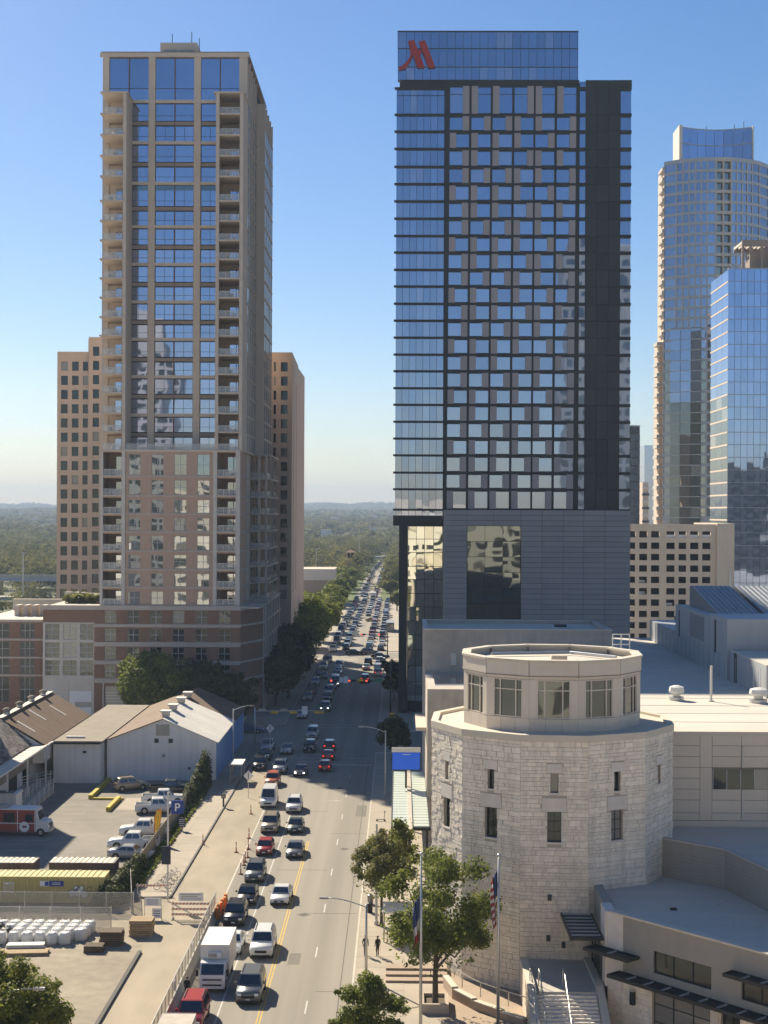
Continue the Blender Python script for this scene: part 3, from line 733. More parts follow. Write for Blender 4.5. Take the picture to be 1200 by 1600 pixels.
# ================================================================ RIGHT BACKGROUND: garage, glass tower, curved tower, slivers
YGa = 390.0
Gr = thing('stone_garage', 'beige stone parking garage with rows of black openings right of the hotel', 'garage', (fx(1065, YGa), YGa + 15, 0))
f = Face(fx(978, YGa), YGa, fx(1120, YGa), YGa); hs = []
for r in range(10):
    for a, e in ((981, 993.5), (999.5, 1012), (1018, 1031), (1042, 1055), (1061, 1073), (1079, 1092), (1098, 1111)):
        zt = fz(828 + r * 17.75, YGa); zb = fz(838 + r * 17.75, YGa)
        if zb > .5: hs.append((fx(a, YGa) - f.o.x, fx(e, YGa) - f.o.x, zb, zt))
f.wall('stone_wall', Gr, 'garage_stone', 0, fz(817, YGa), hs, .6)
for k, (a, e, zb, zt) in enumerate(hs):
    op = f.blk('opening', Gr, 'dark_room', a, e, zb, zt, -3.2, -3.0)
    if k in (29, 36, 45, 54): f.blk('parked_roof', op, 'sign_white', a + .2, e - .4, zb + .05, zb + .7, -2.8, -1.0)
    if 2 < k < 7: f.blk('guard_wall', op, 'sign_white', a, e, zb, zb + .75, -.6, -.4)
bx('core', Gr, 'dark_room', fx(979, YGa), fx(1119, YGa), YGa + 3.3, YGa + 34, 0, fz(818, YGa) - .3)
for zz in range(1, 11): bx('deck', Gr, 'concrete', fx(979, YGa), fx(1119, YGa), YGa + .65, YGa + 3.25, fz(841.5 + (zz - 1) * 17.75, YGa) - .1, fz(841.5 + (zz - 1) * 17.75, YGa) + .15)
bx('stair_tower', Gr, 'garage_stone', fx(1120, YGa), fx(1147, YGa), YGa - .8, YGa + 30, 0, fz(817, YGa) + .25)
bx('downpipe', Gr, 'galv', fx(1139, YGa), fx(1142, YGa), YGa - 1.0, YGa - .8, 0, fz(890, YGa))
YT = 430.0
Gt = thing('blue_glass_tower', 'blue curtain wall office tower at the right edge with a rooftop pergola', 'tower', (fx(1170, YT), YT + 15, 0))
zt_ = fz(420, YT, 1170)
f = Face(fx(1137, YT), YT, fx(1228, YT), YT)
nx_, nz_ = 9, 30
for i in range(nx_):
    for j in range(nz_):
        if j < 2: continue
        h = zt_ / nz_; f.blk('curtain_pane', Gt, 'glass_blue', f.w * i / nx_ + .05, f.w * (i + 1) / nx_ - .05, j * h + .06, (j + 1) * h - .06, -.1, 0)
for j in range(nz_): f.blk('transom', Gt, 'mullion_light', 0, f.w, j * zt_ / nz_ - .12, j * zt_ / nz_ + .02, -.1, .08)
f.blk('parapet', Gt, 'mullion_light', 0, f.w, zt_ - .05, zt_ + .3, -1, .1)
f = Face(fx(1137, YT), YT + 24, fx(1137, YT), YT)
for j in range(2, nz_):
    for i in range(3): f.blk('side_pane', Gt, 'glass_dark' if j < 20 else 'glass_blue', 8 * i + .1, 8 * i + 7.9, j * zt_ / nz_ + .2, (j + 1) * zt_ / nz_ - .25, -.1, 0)
    f.blk('side_band', Gt, 'tan', 0, 24, j * zt_ / nz_ - .25, j * zt_ / nz_ + .2, -.1, .12)
bx('core', Gt, 'near_black', fx(1137, YT) + .15, fx(1228, YT), YT + .15, YT + 23.9, 0, zt_ - .1)
pg = zt_
for k in range(8): bx('pergola_beam', Gt, 'pale_col', fx(1160, YT) + k * 1.1, fx(1160, YT) + k * 1.1 + .35, YT + 2, YT + 12, fz(378, YT), fz(374, YT))
bx('pergola_frame', Gt, 'tan_dark', fx(1160, YT), fx(1220, YT), YT + 1.4, YT + 2, fz(382, YT), fz(372, YT))
bx('pergola_frame', Gt, 'tan_dark', fx(1160, YT), fx(1220, YT), YT + 12, YT + 12.6, fz(382, YT), fz(372, YT))
for xx in (1160, 1172, 1190, 1205): bx('pergola_post', Gt, 'tan_dark', fx(xx, YT), fx(xx, YT) + .7, YT + 1.5, YT + 2.1, pg, fz(376, YT))
bx('penthouse', Gt, 'tan_dark', fx(1176, YT), fx(1225, YT), YT + 4, YT + 10, pg, fz(388, YT))
# curved tower
YC = 520.0
Cv = thing('curved_tower', 'tall curved residential tower with a concave glass crown behind the garage', 'tower', (fx(1118, YC), YC + 22, 0))
cx0, Rc = fx(1118, YC), 24.0
def arc(px): return max(-1., min(1., (fx(px, YC) - cx0) / Rc))
def arcseg(pa, pb):                                   # chord of the cylinder front between two sight lines
    a, e = math.asin(arc(pa)), math.asin(arc(pb))
    return Face(cx0 + Rc * math.sin(a), YC + Rc - Rc * math.cos(a) - 2, cx0 + Rc * math.sin(e), YC + Rc - Rc * math.cos(e) - 2)
zc = lambda py: fz(py, YC, 1118)
nfl = 40
zr = [zc(252) - i * (zc(252) - 0) / 44 for i in range(45)]
seg = [1040, 1057, 1066, 1075, 1084, 1093, 1102, 1115, 1127, 1140, 1149, 1158, 1167, 1176, 1190, 1210]
lowb = MB()
for s_i in range(len(seg) - 1):
    f = arcseg(seg[s_i], seg[s_i + 1]); bal_ = seg[s_i] in (1115, 1127)
    glassy = seg[s_i] in (1040,) or seg[s_i] >= 1176
    hs = [(.26, f.w - .26, zr[i + 1] + .62, zr[i] - .35) for i in range(34)]
    f.wall('wall', Cv, 'concrete' if bal_ else 'seam_metal', 0, zr[0] + 1, hs, .5 if not bal_ else 1.6)
    dp = 1.2 if bal_ else 0
    for h in hs[:19]: f.blk('window', Cv, 'glass_hotel' if not bal_ else 'glass_dark', h[0], h[1], h[2], h[3], -.35 - dp, -.28 - dp)
    for h in hs[19:]: _obox(lowb, f, h[0], h[1], h[2], h[3], -.35 - dp, -.28 - dp)
b = MB(); b.lathe([(17, 0), (17, zr[0] + .6)], 40, (cx0 + 3.5, YC + Rc - 3)); put('core', b, 'near_black', Cv)
o = put('lower_windows', lowb, 'glass_dark', Cv); o['kind'] = 'stuff'
# lower glass skin on the left half
for i in range(16, 42):
    for a, e in ((1050, 1064), (1064, 1079), (1079, 1094)):
        f = arcseg(a, e); f.blk('skin_pane', Cv, 'glass_dark' if i > 22 else 'glass_blue', 0.05, f.w - .05, zr[min(i + 1, 44)] + .15, zr[i] - .1, .3, .4)
    f = arcseg(1050, 1094); f.blk('skin_band', Cv, 'mullion_light', 0, f.w, zr[i] - .1, zr[i] + .15, .1, .9)
# left balcony edge
for i in range(40):
    bx('edge_balcony', Cv, 'concrete', fx(1033 if i < 17 else 1026, YC + 10), fx(1044, YC + 10), YC + 10, YC + 18, zr[i] - .9, zr[i] + .25)
bx('edge_wall', Cv, 'office_stone', fx(1038, YC + 9), fx(1056, YC + 9), YC + 9, YC + 24, 0, zr[0] - .2)
bx('edge_wall', Cv, 'office_stone', fx(1029, YC + 14), fx(1040, YC + 14), YC + 14, YC + 24, 0, zr[17])
# crown: concave glass screen
zk = [zc(302), zc(275), zc(247), zc(219), zc(194)]
for i in range(8):
    t0, t1 = i / 8, (i + 1) / 8
    f = Face(fx(1066, YC) + t0 * (fx(1178, YC) - fx(1066, YC)), YC + 4 + 4 * math.sin(PI * t0), fx(1066, YC) + t1 * (fx(1178, YC) - fx(1066, YC)), YC + 4 + 4 * math.sin(PI * t1))
    for j in range(4): f.blk('crown_pane', Cv, 'glass_blue', .05, f.w - .05, zk[j] + .1, zk[j + 1] - .1, -.2, -.1)
    for j in range(5): f.blk('crown_rib', Cv, 'mullion_light', 0, f.w, zk[j] - .15, zk[j] + .15, -.25, .1)
bx('crown_end', Cv, 'pale_col', fx(1061, YC), fx(1066, YC), YC + 2, YC + 14, zr[0], zk[4] + .3); bx('crown_end', Cv, 'pale_col', fx(1177, YC), fx(1179, YC), YC + 3, YC + 14, zr[0], zk[4] + .3)
bx('crown_back', Cv, 'near_black', fx(1067, YC), fx(1177, YC), YC + 9, YC + 14, zr[0], zk[4] - .2)
for a, h in ((1069, 2), (1110, 3), (1155, 4), (1170, 6)): bx('antenna', Cv, 'dark_metal', fx(a, YC), fx(a, YC) + .2, YC + 10, YC + 10.2, zk[4] - 1, zk[4] + h * .6)
# slivers between hotel and curved tower
YS1 = 640.
S1 = thing('glass_office', 'slim dark glass office block seen just right of the hotel base', 'building', (fx(985, YS1), YS1 + 10, 0))
z1 = fz(664, YS1)
bx('core', S1, 'near_black', fx(955, YS1), fx(1000, YS1) - .1, YS1 + .1, YS1 + 25, 0, z1 - .1)
for j in range(20):
    for i in range(4): bx('pane', S1, 'glass_blue', fx(970 + i * 7.5, YS1) + .05, fx(977.5 + i * 7.5, YS1) - .05, YS1, YS1 + .1, z1 * (j + 1) / 22 + .2, z1 * (j + 2) / 22 - .15)
bx('parapet', S1, 'mullion_light', fx(955, YS1), fx(1000, YS1), YS1 - .2, YS1 + 25, z1 - .2, z1 + .3)
YS2 = 800.
S2 = thing('balcony_block', 'narrow far apartment block with stepped balconies between two towers', 'building', (fx(1012, YS2), YS2 + 10, 0))
z2 = fz(694, YS2)
bx('glass_body', S2, 'glass_condo', fx(1007, YS2), fx(1030, YS2), YS2, YS2 + 20, 0, z2)
bx('lower_body', S2, 'office_stone', fx(1003, YS2), fx(1012, YS2), YS2 - 3, YS2 + 20, 0, fz(752, YS2))
for j in range(15): bx('balcony', S2, 'dark_metal' if j % 2 else 'pale_col', fx(1002, YS2), fx(1013, YS2), YS2 - 4, YS2 - 3, j * 3.6 + .5, j * 3.6 + 1.7)
# ================================================================ CONVENTION CENTRE: stone rotunda
RX, RY, RR, RZ = 13.0, 128.0, 10.4, 20.3
Ro = thing('stone_rotunda', 'pale rough stone rotunda with slit windows and a glazed lantern on top', 'building', (RX, RY, 0))
def poly12(r, k): a = rad(-109 + 30 * k); return (RX + r * math.cos(a), RY + r * math.sin(a))     # corners, face 0-1 looks at -Y
bc = MB(); bc.prism([poly12(RR - .5, k) for k in range(12)], 0, RZ - .4); put('core', bc, 'dark_room', Ro)
bc = MB(); bc.prism([poly12(RR - .12, k) for k in range(12)], RZ - .35, RZ - .1); put('ledge', bc, 'coping', Ro)
stones = []
slit = .62
for k in (-3, -2, -1, 0, 1, 2, 3):
    (x0, y0), (x1, y1) = poly12(RR, k), poly12(RR, k + 1)
    f = Face(x0, y0, x1, y1); w = f.w; c = w / 2
    hs = []
    if k in (-2, -1, 0, 1, 2): hs.append((c - .30, c + .30, 15.85, 17.4))
    if k in (-2, -1, 0, 1): hs.append((c - .55, c + .55, 11.95, 14.35))
    f.wall('mortar_face', Ro, 'mortar', 0, RZ - .3, hs, .45, out=-.05)
    for h in hs:
        tall = h[3] - h[2] > 2
        f.window(Ro, 'glass_office', *h, .38, 'mullion_dark', 2 if tall else 1, 3 if tall else 1, .06)
        f.blk('sill', Ro, 'stone_smooth', h[0] - .1, h[1] + .1, h[2] - .14, h[2], -.3, .06)
        lw = .55 if tall else .45
        f.blk('lintel', Ro, 'stone_smooth', h[0] - lw + .15, h[1] + lw - .15, h[3] + .02, h[3] + (1.1 if tall else .75), -.3, .045)
        hs[hs.index(h)] = (h[0] - .0, h[1] + .0, h[2] - .16, h[3]);
        stones_skip = (h[0] - lw + .13, h[1] + lw - .13, h[3], h[3] + (1.12 if tall else .77))
        f.__dict__.setdefault('skip', []).append(stones_skip)
    skip = hs + f.__dict__.get('skip', [])
    z = 0.0
    while z < RZ - .45:
        hh = rnd.choice((.2, .24, .28, .32, .36, .42, .5)); hh = min(hh, RZ - .4 - z)
        if RZ - .4 - z - hh < .15: hh = RZ - .4 - z
        u = 0.0; row = []
        while u < w - .05:
            l = rnd.uniform(.32, 1.1)
            if w - u - l < .45: l = w - u
            row.append((u, min(u + l, w))); u += l
        for a, e in row:
            segs = [(a, e)]
            for s in skip:
                if z + hh <= s[2] + .02 or z >= s[3] - .02: continue
                ns = []
                for p, q in segs:
                    if q <= s[0] or p >= s[1]: ns.append((p, q)); continue
                    if p < s[0]: ns.append((p, s[0]))
                    if q > s[1]: ns.append((s[1], q))
                segs = ns
            for p, q in segs:
                if q - p > .12: stones.append((f, p + .015, q - .015, z + .015, z + hh - .015, rnd.uniform(-.025, .045)))
        z += hh
# the largest stones facing the camera are single parts, the others stay joined
fr = sorted(range(len(stones)), key=lambda i: -(stones[i][2] - stones[i][1]) * (stones[i][4] - stones[i][3]) * max(0.05, -stones[i][0].n.y) * (1 if stones[i][3] > 6 else .3))
for i in fr[:300]:
    f, a, e, p, q, o = stones[i]; f.blk('stone', Ro, 'stone', a, e, p, q, -.2, o)
b = MB()
for i in fr[300:]:
    f, a, e, p, q, o = stones[i]; _obox(b, f, a, e, p, q, -.2, o)
o = put('stonework', b, 'stone', Ro); o['kind'] = 'stuff'
for k in range(12):
    (x0, y0), (x1, y1) = poly12(RR + .1, k), poly12(RR + .1, k + 1); f = Face(x0, y0, x1, y1)
    f.blk('parapet_cap', Ro, 'coping', 0, f.w, RZ - .42, RZ + .12, -.6, 0)
# lantern
RL, LZ0, LZ1 = 7.65, RZ - .2, 26.0
def pl(r, k): a = rad(-109 + 30 * k); return (RX + r * math.cos(a), RY + r * math.sin(a))
for k in range(12):
    (x0, y0), (x1, y1) = pl(RL, k), pl(RL, k + 1); f = Face(x0, y0, x1, y1); w = f.w
    za, zb, zc_, zd = LZ0, 21.35, 24.45, 24.75
    hole = (.68, w - .68, zb, zc_)
    f.wall('panel_wall', Ro, 'joint', za, LZ1, [hole], .3, out=-.04)
    for i in range(3): f.blk('base_panel', Ro, 'panel_beige', w * i / 3 + .012, w * (i + 1) / 3 - .012, za + .02, zb - .05, -.2, .0)
    for a, e in ((.0, .68), (w - .68, w)): f.blk('side_panel', Ro, 'panel_beige', a + .012, e - .0, zb - .02, zc_ + .02, -.2, .02)
    f.blk('head_panel', Ro, 'panel_beige', .012, w - .012, zc_ + .05, zd - .02, -.2, .03)
    f.blk('fascia_panel', Ro, 'panel_beige', .01, w - .01, zd + .04, LZ1 - .1, -.2, .10)
    f.blk('fascia_cap', Ro, 'coping', -.02, w + .02, LZ1 - .08, LZ1 + .08, -.55, .2)
    f.blk('drip', Ro, 'joint', -.02, w + .02, zd - .02, zd + .04, -.1, .14)
    ww = f.window(Ro, 'glass_lantern', hole[0], hole[1], hole[2], hole[3], .12)
    for u in (.0, .22, .78, 1.): 
        q = hole[0] + (hole[1] - hole[0]) * u; f.blk('glazing_bar', ww, 'panel_beige', q - .05, q + .05, zb, zc_, -.12, -.02)
    for z in (zb + .04, zc_ - .85, zc_ - .04): f.blk('glazing_bar', ww, 'panel_beige', hole[0], hole[1], z - .04, z + .04, -.118, -.03)
b = MB(); b.prism([pl(RL - .5, k) for k in range(12)], LZ1 - .75, LZ1 - .55); put('lantern_roof', b, 'white_roof', Ro)
b = MB(); b.prism([pl(RL - 1.1, k) for k in range(12)], LZ0, 21.3); put('lantern_floor', b, 'panel_beige', Ro)
for k in range(0, 12, 2):
    x, y = pl(RL - 1.3, k); b = MB(); b.tube([(x, y, 21.3), (x * .6 + RX * .4, y * .6 + RY * .4, 25.1)], .12, 6); put('brace', b, 'pale_col', Ro)
u_ = bx('roof_unit', Ro, 'coping', 12.4, 13.7, RY - 6.2, RY - 5.2, LZ1 - .55, LZ1 + .35)
for i in range(4): bx('grille_slat', u_, 'panel_beige', 12.45, 13.65, RY - 6.24, RY - 6.2, LZ1 - .45 + i * .18, LZ1 - .37 + i * .18)
b = MB(); b.tube([(RX - 5, RY + 2, LZ1 - .3), (RX + 2, RY + 3.5, LZ1 - .3), (RX + 5.5, RY - .5, LZ1 - .3)], .14, 8); put('roof_pipe', b, 'galv', Ro)
# roof ladder cage
b = MB()
for dx in (0, .75, 1.5):
    b.tube([(RX + 5.9 + dx, RY + 4.4, LZ1 - .2), (RX + 5.9 + dx, RY + 4.4, LZ1 + 1.25)], .05, 6)
for z in (LZ1 + .35, LZ1 + 1.25): b.tube([(RX + 5.9, RY + 4.4, z), (RX + 7.4, RY + 4.4, z)], .05, 6)
put('ladder_cage', b, 'white_paint', Ro)

# ================================================================ wing, old block, metal clad hall
Wn = thing('convention_wing', 'flat white roofed convention wing with beige panel wall right of the rotunda', 'building', (35, 170, 0))
WZ = 19.0
bx('core', Wn, 'panel_beige', 15.5, 75, 129.6, 227, 0, WZ - .3)
rf = bx('roof', Wn, 'white_roof', 15.4, 75, 129.3, 227.5, WZ - .28, WZ)
for k in range(16): bx('roof_seam', rf, 'coping', 15.4, 75, 136 + k * 5.8, 136.22 + k * 5.8, WZ, WZ + .03)
f = Face(22.0, 129.4, 75, 129.4); wx = lambda px: fx(px, 129.4, 1200) - 22.0; wz = lambda py: fz(py, 129.4, 1120)
f.blk('coping', Wn, 'coping', 0, f.w, WZ - .25, WZ + .12, -.4, .12)
prw = [1149, 1165, 1182, 1199, 1216, 1233, 1250, 1270, 1282]
pcl = [1049, 1093.5, 1112.5, 1158, 1200, 1246, 1290]
f.blk('panel_backing', Wn, 'joint', 0, f.w, 9, WZ - .3, -.2, 0.0)
for i in range(len(pcl) - 1):
    for j in range(len(prw) - 1):
        wide = pcl[i] == 1093.5
        if wide and j not in (0, 3): continue
        top = prw[j]; bot = prw[j + 1] if not wide else (prw[3] if j == 0 else prw[-1])
        if pcl[i] >= 1112 and 1199 <= prw[j] < 1233: continue
        f.blk('panel', Wn, 'panel_beige', wx(pcl[i]) + .02, wx(pcl[i + 1]) - .02, wz(bot) + .02, wz(top) - .02, -.05, .05 + .01 * rnd.random())
f.blk('band_panel', Wn, 'panel_beige', 0, f.w, wz(1149) + .03, WZ - .28, -.05, .08)
f.blk('base_panel', Wn, 'panel_beige', 0, f.w, 9, wz(1282) - .03, -.05, .06)
for i in range(8):
    f.blk('window', Wn, 'glass_office', wx(1114 + i * 21.5) + .03, wx(1114 + (i + 1) * 21.5) - .03, wz(1233), wz(1202), -.02, .03)
    f.blk('glazing_bar', Wn, 'mullion_light', wx(1114 + i * 21.5) - .03, wx(1114 + i * 21.5) + .03, wz(1233), wz(1202), .03, .08)
for p in (1159, 1245):
    f.blk('pilaster', Wn, 'pale_col', wx(p), wx(p + 3.6), wz(1199), wz(1166), .04, .14); f.blk('pilaster', Wn, 'pale_col', wx(p), wx(p + 3.6), wz(1276), wz(1234), .04, .14)
# roof fittings
def vent(c, s, label):
    t = thing('roof_vent', label, 'vent', c)
    b = MB(); b.lathe([(.75 * s, c[2]), (.75 * s, c[2] + .35), (.4 * s, c[2] + .4), (.4 * s, c[2] + .75)], 12, (c[0], c[1])); put('base', b, 'galv', t)
    b = MB(); b.lathe([(.72 * s, c[2] + .75), (.8 * s, c[2] + .95), (.72 * s, c[2] + 1.35), (.3 * s, c[2] + 1.5)], 12, (c[0], c[1])); put('hood', b, 'white_paint', t)
p = G(1057, 1094, WZ); vent((p.x, p.y, WZ), 1.0, 'round white roof vent on the sunlit part of the convention roof')
p = G(1185, 1098, WZ); vent((p.x, p.y, WZ), 1.2, 'domed grey roof vent at the right edge of the convention roof')
p = G(1111, 1096, WZ); b = MB(); b.tube([(p.x, p.y, WZ), (p.x, p.y, WZ + 3.6)], .13, 8); b.tube([(p.x, p.y, WZ - .01), (p.x, p.y, WZ + .12)], .3, 8)
tag(put('roof_post', b, 'pole_white'), 'slim white post standing on the convention roof by the shadow edge', 'post')
# old plaster block by the street
Ob = thing('plaster_block', 'weathered beige plaster block with parapet roof behind the rotunda', 'building', (15, 198, 0))
oz = fz(984, 190, 720)
bx('body', Ob, 'plaster_old', 3.2, 27, 190, 207, 0, oz - .55)
bx('roof', Ob, 'white_roof', 3.6, 26.5, 190.4, 206.6, oz - .54, oz - .45)
for (a, e, c, d) in ((3.2, 27, 190, 190.4), (3.2, 27, 206.6, 207), (3.2, 3.6, 190.4, 206.6), (26.6, 27, 190.4, 206.6)): bx('parapet', Ob, 'plaster_old', a, e, c, d, oz - .54, oz)
for (a, e, c, d) in ((3.1, 27.1, 189.9, 190.5), (3.1, 27.1, 206.5, 207.1), (3.1, 3.7, 190.5, 206.5), (26.5, 27.1, 190.5, 206.5)): bx('parapet_cap', Ob, 'galv', a, e, c, d, oz + .001, oz + .1)
bx('niche', Ob, 'stone_smooth', fx(706, 190), fx(714, 190), 189.93, 189.99, fz(1038, 190), fz(1020, 190))
bx('roof_hatch', Ob, 'dark_metal', 21, 22.5, 201, 203, oz - .45, oz - .2)
bx('side_block', Ob, 'plaster_old', 3.25, 9, 172, 189.9, 0, 17.6); bx('skylight', Ob, 'glass_blue', 4.2, 8.4, 176, 187, 17.6, 17.75)
bx('door_canopy', Ob, 'slab', 2.0, 3.24, 176, 188, 12.2, 12.6)
# metal clad hall
Mh = thing('metal_hall', 'grey metal clad hall with stepped shed roofs behind the white roof', 'building', (45, 190, 19))
xh = 37.5
def hall(y0, y1, z1, name='wall', x0=xh, x1=76):
    bx(name, Mh, 'seam_metal', x0, x1, y0, y1, WZ, z1)
hall(203.2, 224, 22.0); hall(181, 203, 25.6); hall(171, 180.8, 25.9); hall(154, 170.8, 22.3, x0=37.8)
for xa, xb in ((39.0, 44.2), (44.8, 50.4)):
    b = MB(); b.prism([(183, 25.61), (201, 25.61), (201, 28.2), (200, 28.3)], xa, xb, 'x'); r = put('shed_roof', b, 'seam_roof', Mh)
    for k in range(9):
        x = xa + .1 + k * (xb - xa - .25) / 8; bs = MB(); bs.prism([(183, 25.6), (200, 28.28), (200, 28.40), (183, 25.74)], x, x + .09, 'x'); put('roof_seam', bs, 'seam_metal', r)
for k in range(24):
    y = 155 + k * 2.9; bx('wall_seam', Mh, 'seam_metal', xh - .06, xh - .005, y, y + .08, WZ, 21.9)
bx('recess', Mh, 'seam_roof', xh - .02, xh + .0, 184, 193, 22.2, 25.2)
bx('slot', Mh, 'near_black', xh - .05, xh - .01, 177, 177.8, 21.5, 25.4); bx('slot', Mh, 'near_black', xh - .05, xh - .01, 200, 200.6, 21.5, 25.0)
bx('roof_ladder', Mh, 'dark_metal', 37.65, 37.78, 167.5, 168.3, WZ, 22.3)
bx('low_roof', Mh, 'white_roof', 37.8, 76, 154, 170.7, 22.31, 22.4)

# ================================================================ lower terraces, entrance, awnings, stair
Tr = thing('entrance_terraces', 'low stone and grey block entrance volumes with flat roofs below the rotunda', 'building', (24, 112, 0))
Z1, Z2 = 11.2, 8.5
A = (15.5, 110.5); B = (26.5, 97.9); C1 = (20.2, 124.4); C2 = (26, 119); C3 = (29.5, 106)
b = MB(); b.prism([(22, 129.3), C1, C2, C3, (60, 100), (60, 129.3)], 0, Z1 - .35); put('upper_body', b, 'grey_block', Tr)
b = MB(); b.prism([(22, 129.2), C1, C2, C3, (60, 100), (60, 129.2)], Z1 - .34, Z1 - .3); put('upper_roof', b, 'white_roof', Tr)
for (p, q) in ((C1, C2), (C2, C3)):
    f = Face(*p, *q); f.blk('parapet', Tr, 'grey_block', 0, f.w, Z1 - .9, Z1, -.35, .03); f.blk('parapet_cap', Tr, 'band', -.05, f.w + .05, Z1 + .002, Z1 + .1, -.42, .1)
    for j in range(9): f.blk('block_course', Tr, 'grey_block', 0, f.w, Z1 - .95 - (j + 1) * .3 + .015, Z1 - .95 - j * .3 - .015, -.1, .02)
b = MB(); b.prism([(16.3, 124), (16.3, 110.9), (27.0, 98.7), (40, 91), (40, 112), C3, C2, C1, (18, 126)], 0, Z2 - .45); put('lower_body', b, 'grey_block', Tr)
b = MB(); b.prism([(15.7, 124), (15.7, 110.6), (26.4, 98.3), (40, 90), (40, 112), C3, C2, C1, (18, 126)], Z2 - .44, Z2 - .4); put('lower_roof', b, 'white_roof', Tr)
# west parapet and angled entrance front
f = Face(15.5, 122.5, 15.5, 110.5); f.blk('parapet', Tr, 'grey_block', 0, f.w, 4.0, Z2, -.6, 0.02); f.blk('parapet_cap', Tr, 'grey_block', 0, f.w - 2.5, Z2 + .002, Z2 + .08, -.65, .05)
f.blk('stone_pier', Tr, 'stone_smooth', f.w - 2.5, f.w, 3.0, Z2 + .02, -.6, .18)
ff = Face(*A, *B)
hs = [(4.3, 9.4, 5.0, 6.6), (11.9, 16.5, 5.0, 6.3)]
ff.wall('block_wall', Tr, 'grey_block', 4.2, Z2, hs, .3)
for j in range(14):
    for a, e in ((2.2, 4.2),): pass
for h in hs: ff.window(Tr, 'glass_office', *h, .18, 'mullion_dark', 3, 1, .07)
ff.blk('stone_pier', Tr, 'stone_smooth', 0, 1.5, 3.0, Z2 - .02, -.5, .06)
for k in range(5): ff.blk('parapet_cap', Tr, 'coping', .2 + k * 3.4, 3.56 + k * 3.4, Z2 + .003, Z2 + .14, -.45, .2)
lw = Face(*A, *B)
lh = [(4.2, 9.4, .2, 4.0), (10.2, 11.8, .2, 3.9), (14.0, 16.5, .2, 3.9)]
lw.wall('stone_base', Tr, 'mortar', 0, 4.2, lh, .4, out=-.02)
for k, h in enumerate(lh): lw.window(Tr, 'glass_office', *h, .3, 'mullion_dark', 3 if k != 1 else 2, 3, .07)
z = 0.1
while z < 4.1:
    hh = rnd.choice((.25, .32, .4)); hh = min(hh, 4.18 - z); u = 0
    if hh < .1: break
    while u < 16.6:
        l = rnd.uniform(.4, .95); e = min(u + l, 16.6); p = u
        for h in lh:
            if z + hh > h[2] and z < h[3] and e > h[0] and p < h[1]:
                if p < h[0]: e = h[0]
                elif e > h[1]: p = h[1]
                else: p = e
        if e - p > .1: lw.blk('stone', Tr, 'stone', p + .012, e - .012, z + .01, z + hh - .01, -.15, .03 * rnd.random())
        u += l
    z += hh
lw.blk('pilaster', Tr, 'pale_col', 9.4, 10.1, 0, 4.2, -.1, .1)
for u in (2.4,): 
    s_ = lw.blk('wall_lamp', Tr, 'dark_metal', u, u + .32, 2.3, 3.3, .05, .35); lw.blk('lamp_top', s_, 'galv', u - .02, u + .34, 3.3, 3.38, .05, .37)
def awning(name, label, f, u0, u1, z, d, n):
    t = thing(name, label, 'awning', f.pt((u0 + u1) / 2, z))
    f.blk('outer_beam', t, 'dark_metal', u0, u1, z - .12, z + .12, d - .14, d); f.blk('inner_beam', t, 'dark_metal', u0, u1, z - .1, z + .1, .01, .14)
    for i in range(n + 1):
        u = u0 + (u1 - u0) * i / n; f.blk('cross_beam', t, 'dark_metal' if i in (0, n) else 'mullion_light', u - .06, u + .06, z - .09, z + .09, .14, d - .14)
    for i in range(n):
        a, e = u0 + (u1 - u0) * i / n, u0 + (u1 - u0) * (i + 1) / n; f.blk('awning_panel', t, 'near_black', a + .07, e - .07, z - .04, z, .14, d - .14)
awning('steel_awning', 'long dark steel awning over the ground floor entrance windows', ff, 1.2, 15.6, 4.35, 1.5, 9)
awning('steel_awning', 'short dark steel awning over the upper window at the right edge', ff, 11.2, 17, 6.75, 1.2, 4)
fw_ = Face(15.3, 119.6, 15.3, 110.6)
awning('steel_awning', 'dark slatted steel awning above the landing beside the rotunda', fw_, 0, 8.6, 6.3, 2.5, 9)
awning('steel_awning', 'small open steel frame awning on the corner stone pier', Face(15.5, 110.42, 17.6, 108.1), -1.2, 3.0, 5.8, 1.4, 2)
for (x, y, w, d, zz, m) in ((20.5, 112.5, .5, .4, Z2 - .4, 'dark_metal'), (24.5, 109, .35, .35, Z2 - .4, 'galv'), (33, 116, .5, .5, Z1 - .3, 'dark_metal')): bx('roof_drain', Tr, m, x, x + w, y, y + d, zz + .002, zz + .12)
for k in range(7): ob('roof_lap', Tr, 'coping', (21.5 + k * 2.1, 114.5 - k * 1.3, Z2 - .392), (.12, 15, .012), rad(-38))
# landing, steps, rails
Ld = thing('stone_stair', 'broad stone stair up to the shaded landing at the rotunda foot', 'stair', (12, 107, 0))
bx('landing', Ld, 'concrete', 9.6, 15.0, 110, 121, 0, 2.7)
for i in range(16):
    y = 110 - (i + 1) * .34; zt = 2.7 - (i + 1) * .165
    st = bx('step', Ld, 'stone_smooth', 10.2, 14.6, y, y + .36, 0, zt)
    for k in range(8): bx('riser_stone', st, 'stone', 10.2 + k * .55 + .015 + (i % 2) * .1, 10.2 + k * .55 + .53, y - .03, y, zt - .16, zt - .02)
for x0, x1 in ((9.55, 10.15), (14.65, 15.2)):
    b = MB(); b.prism([(104.3, 0), (110.2, 0), (121 if x0 > 12 else 117, 0), (121 if x0 > 12 else 117, 3.1 if x0 < 12 else 2.9), (110.2, 3.1), (104.3, .45)], x0, x1, 'x'); put('side_wall', b, 'coping', Ld)
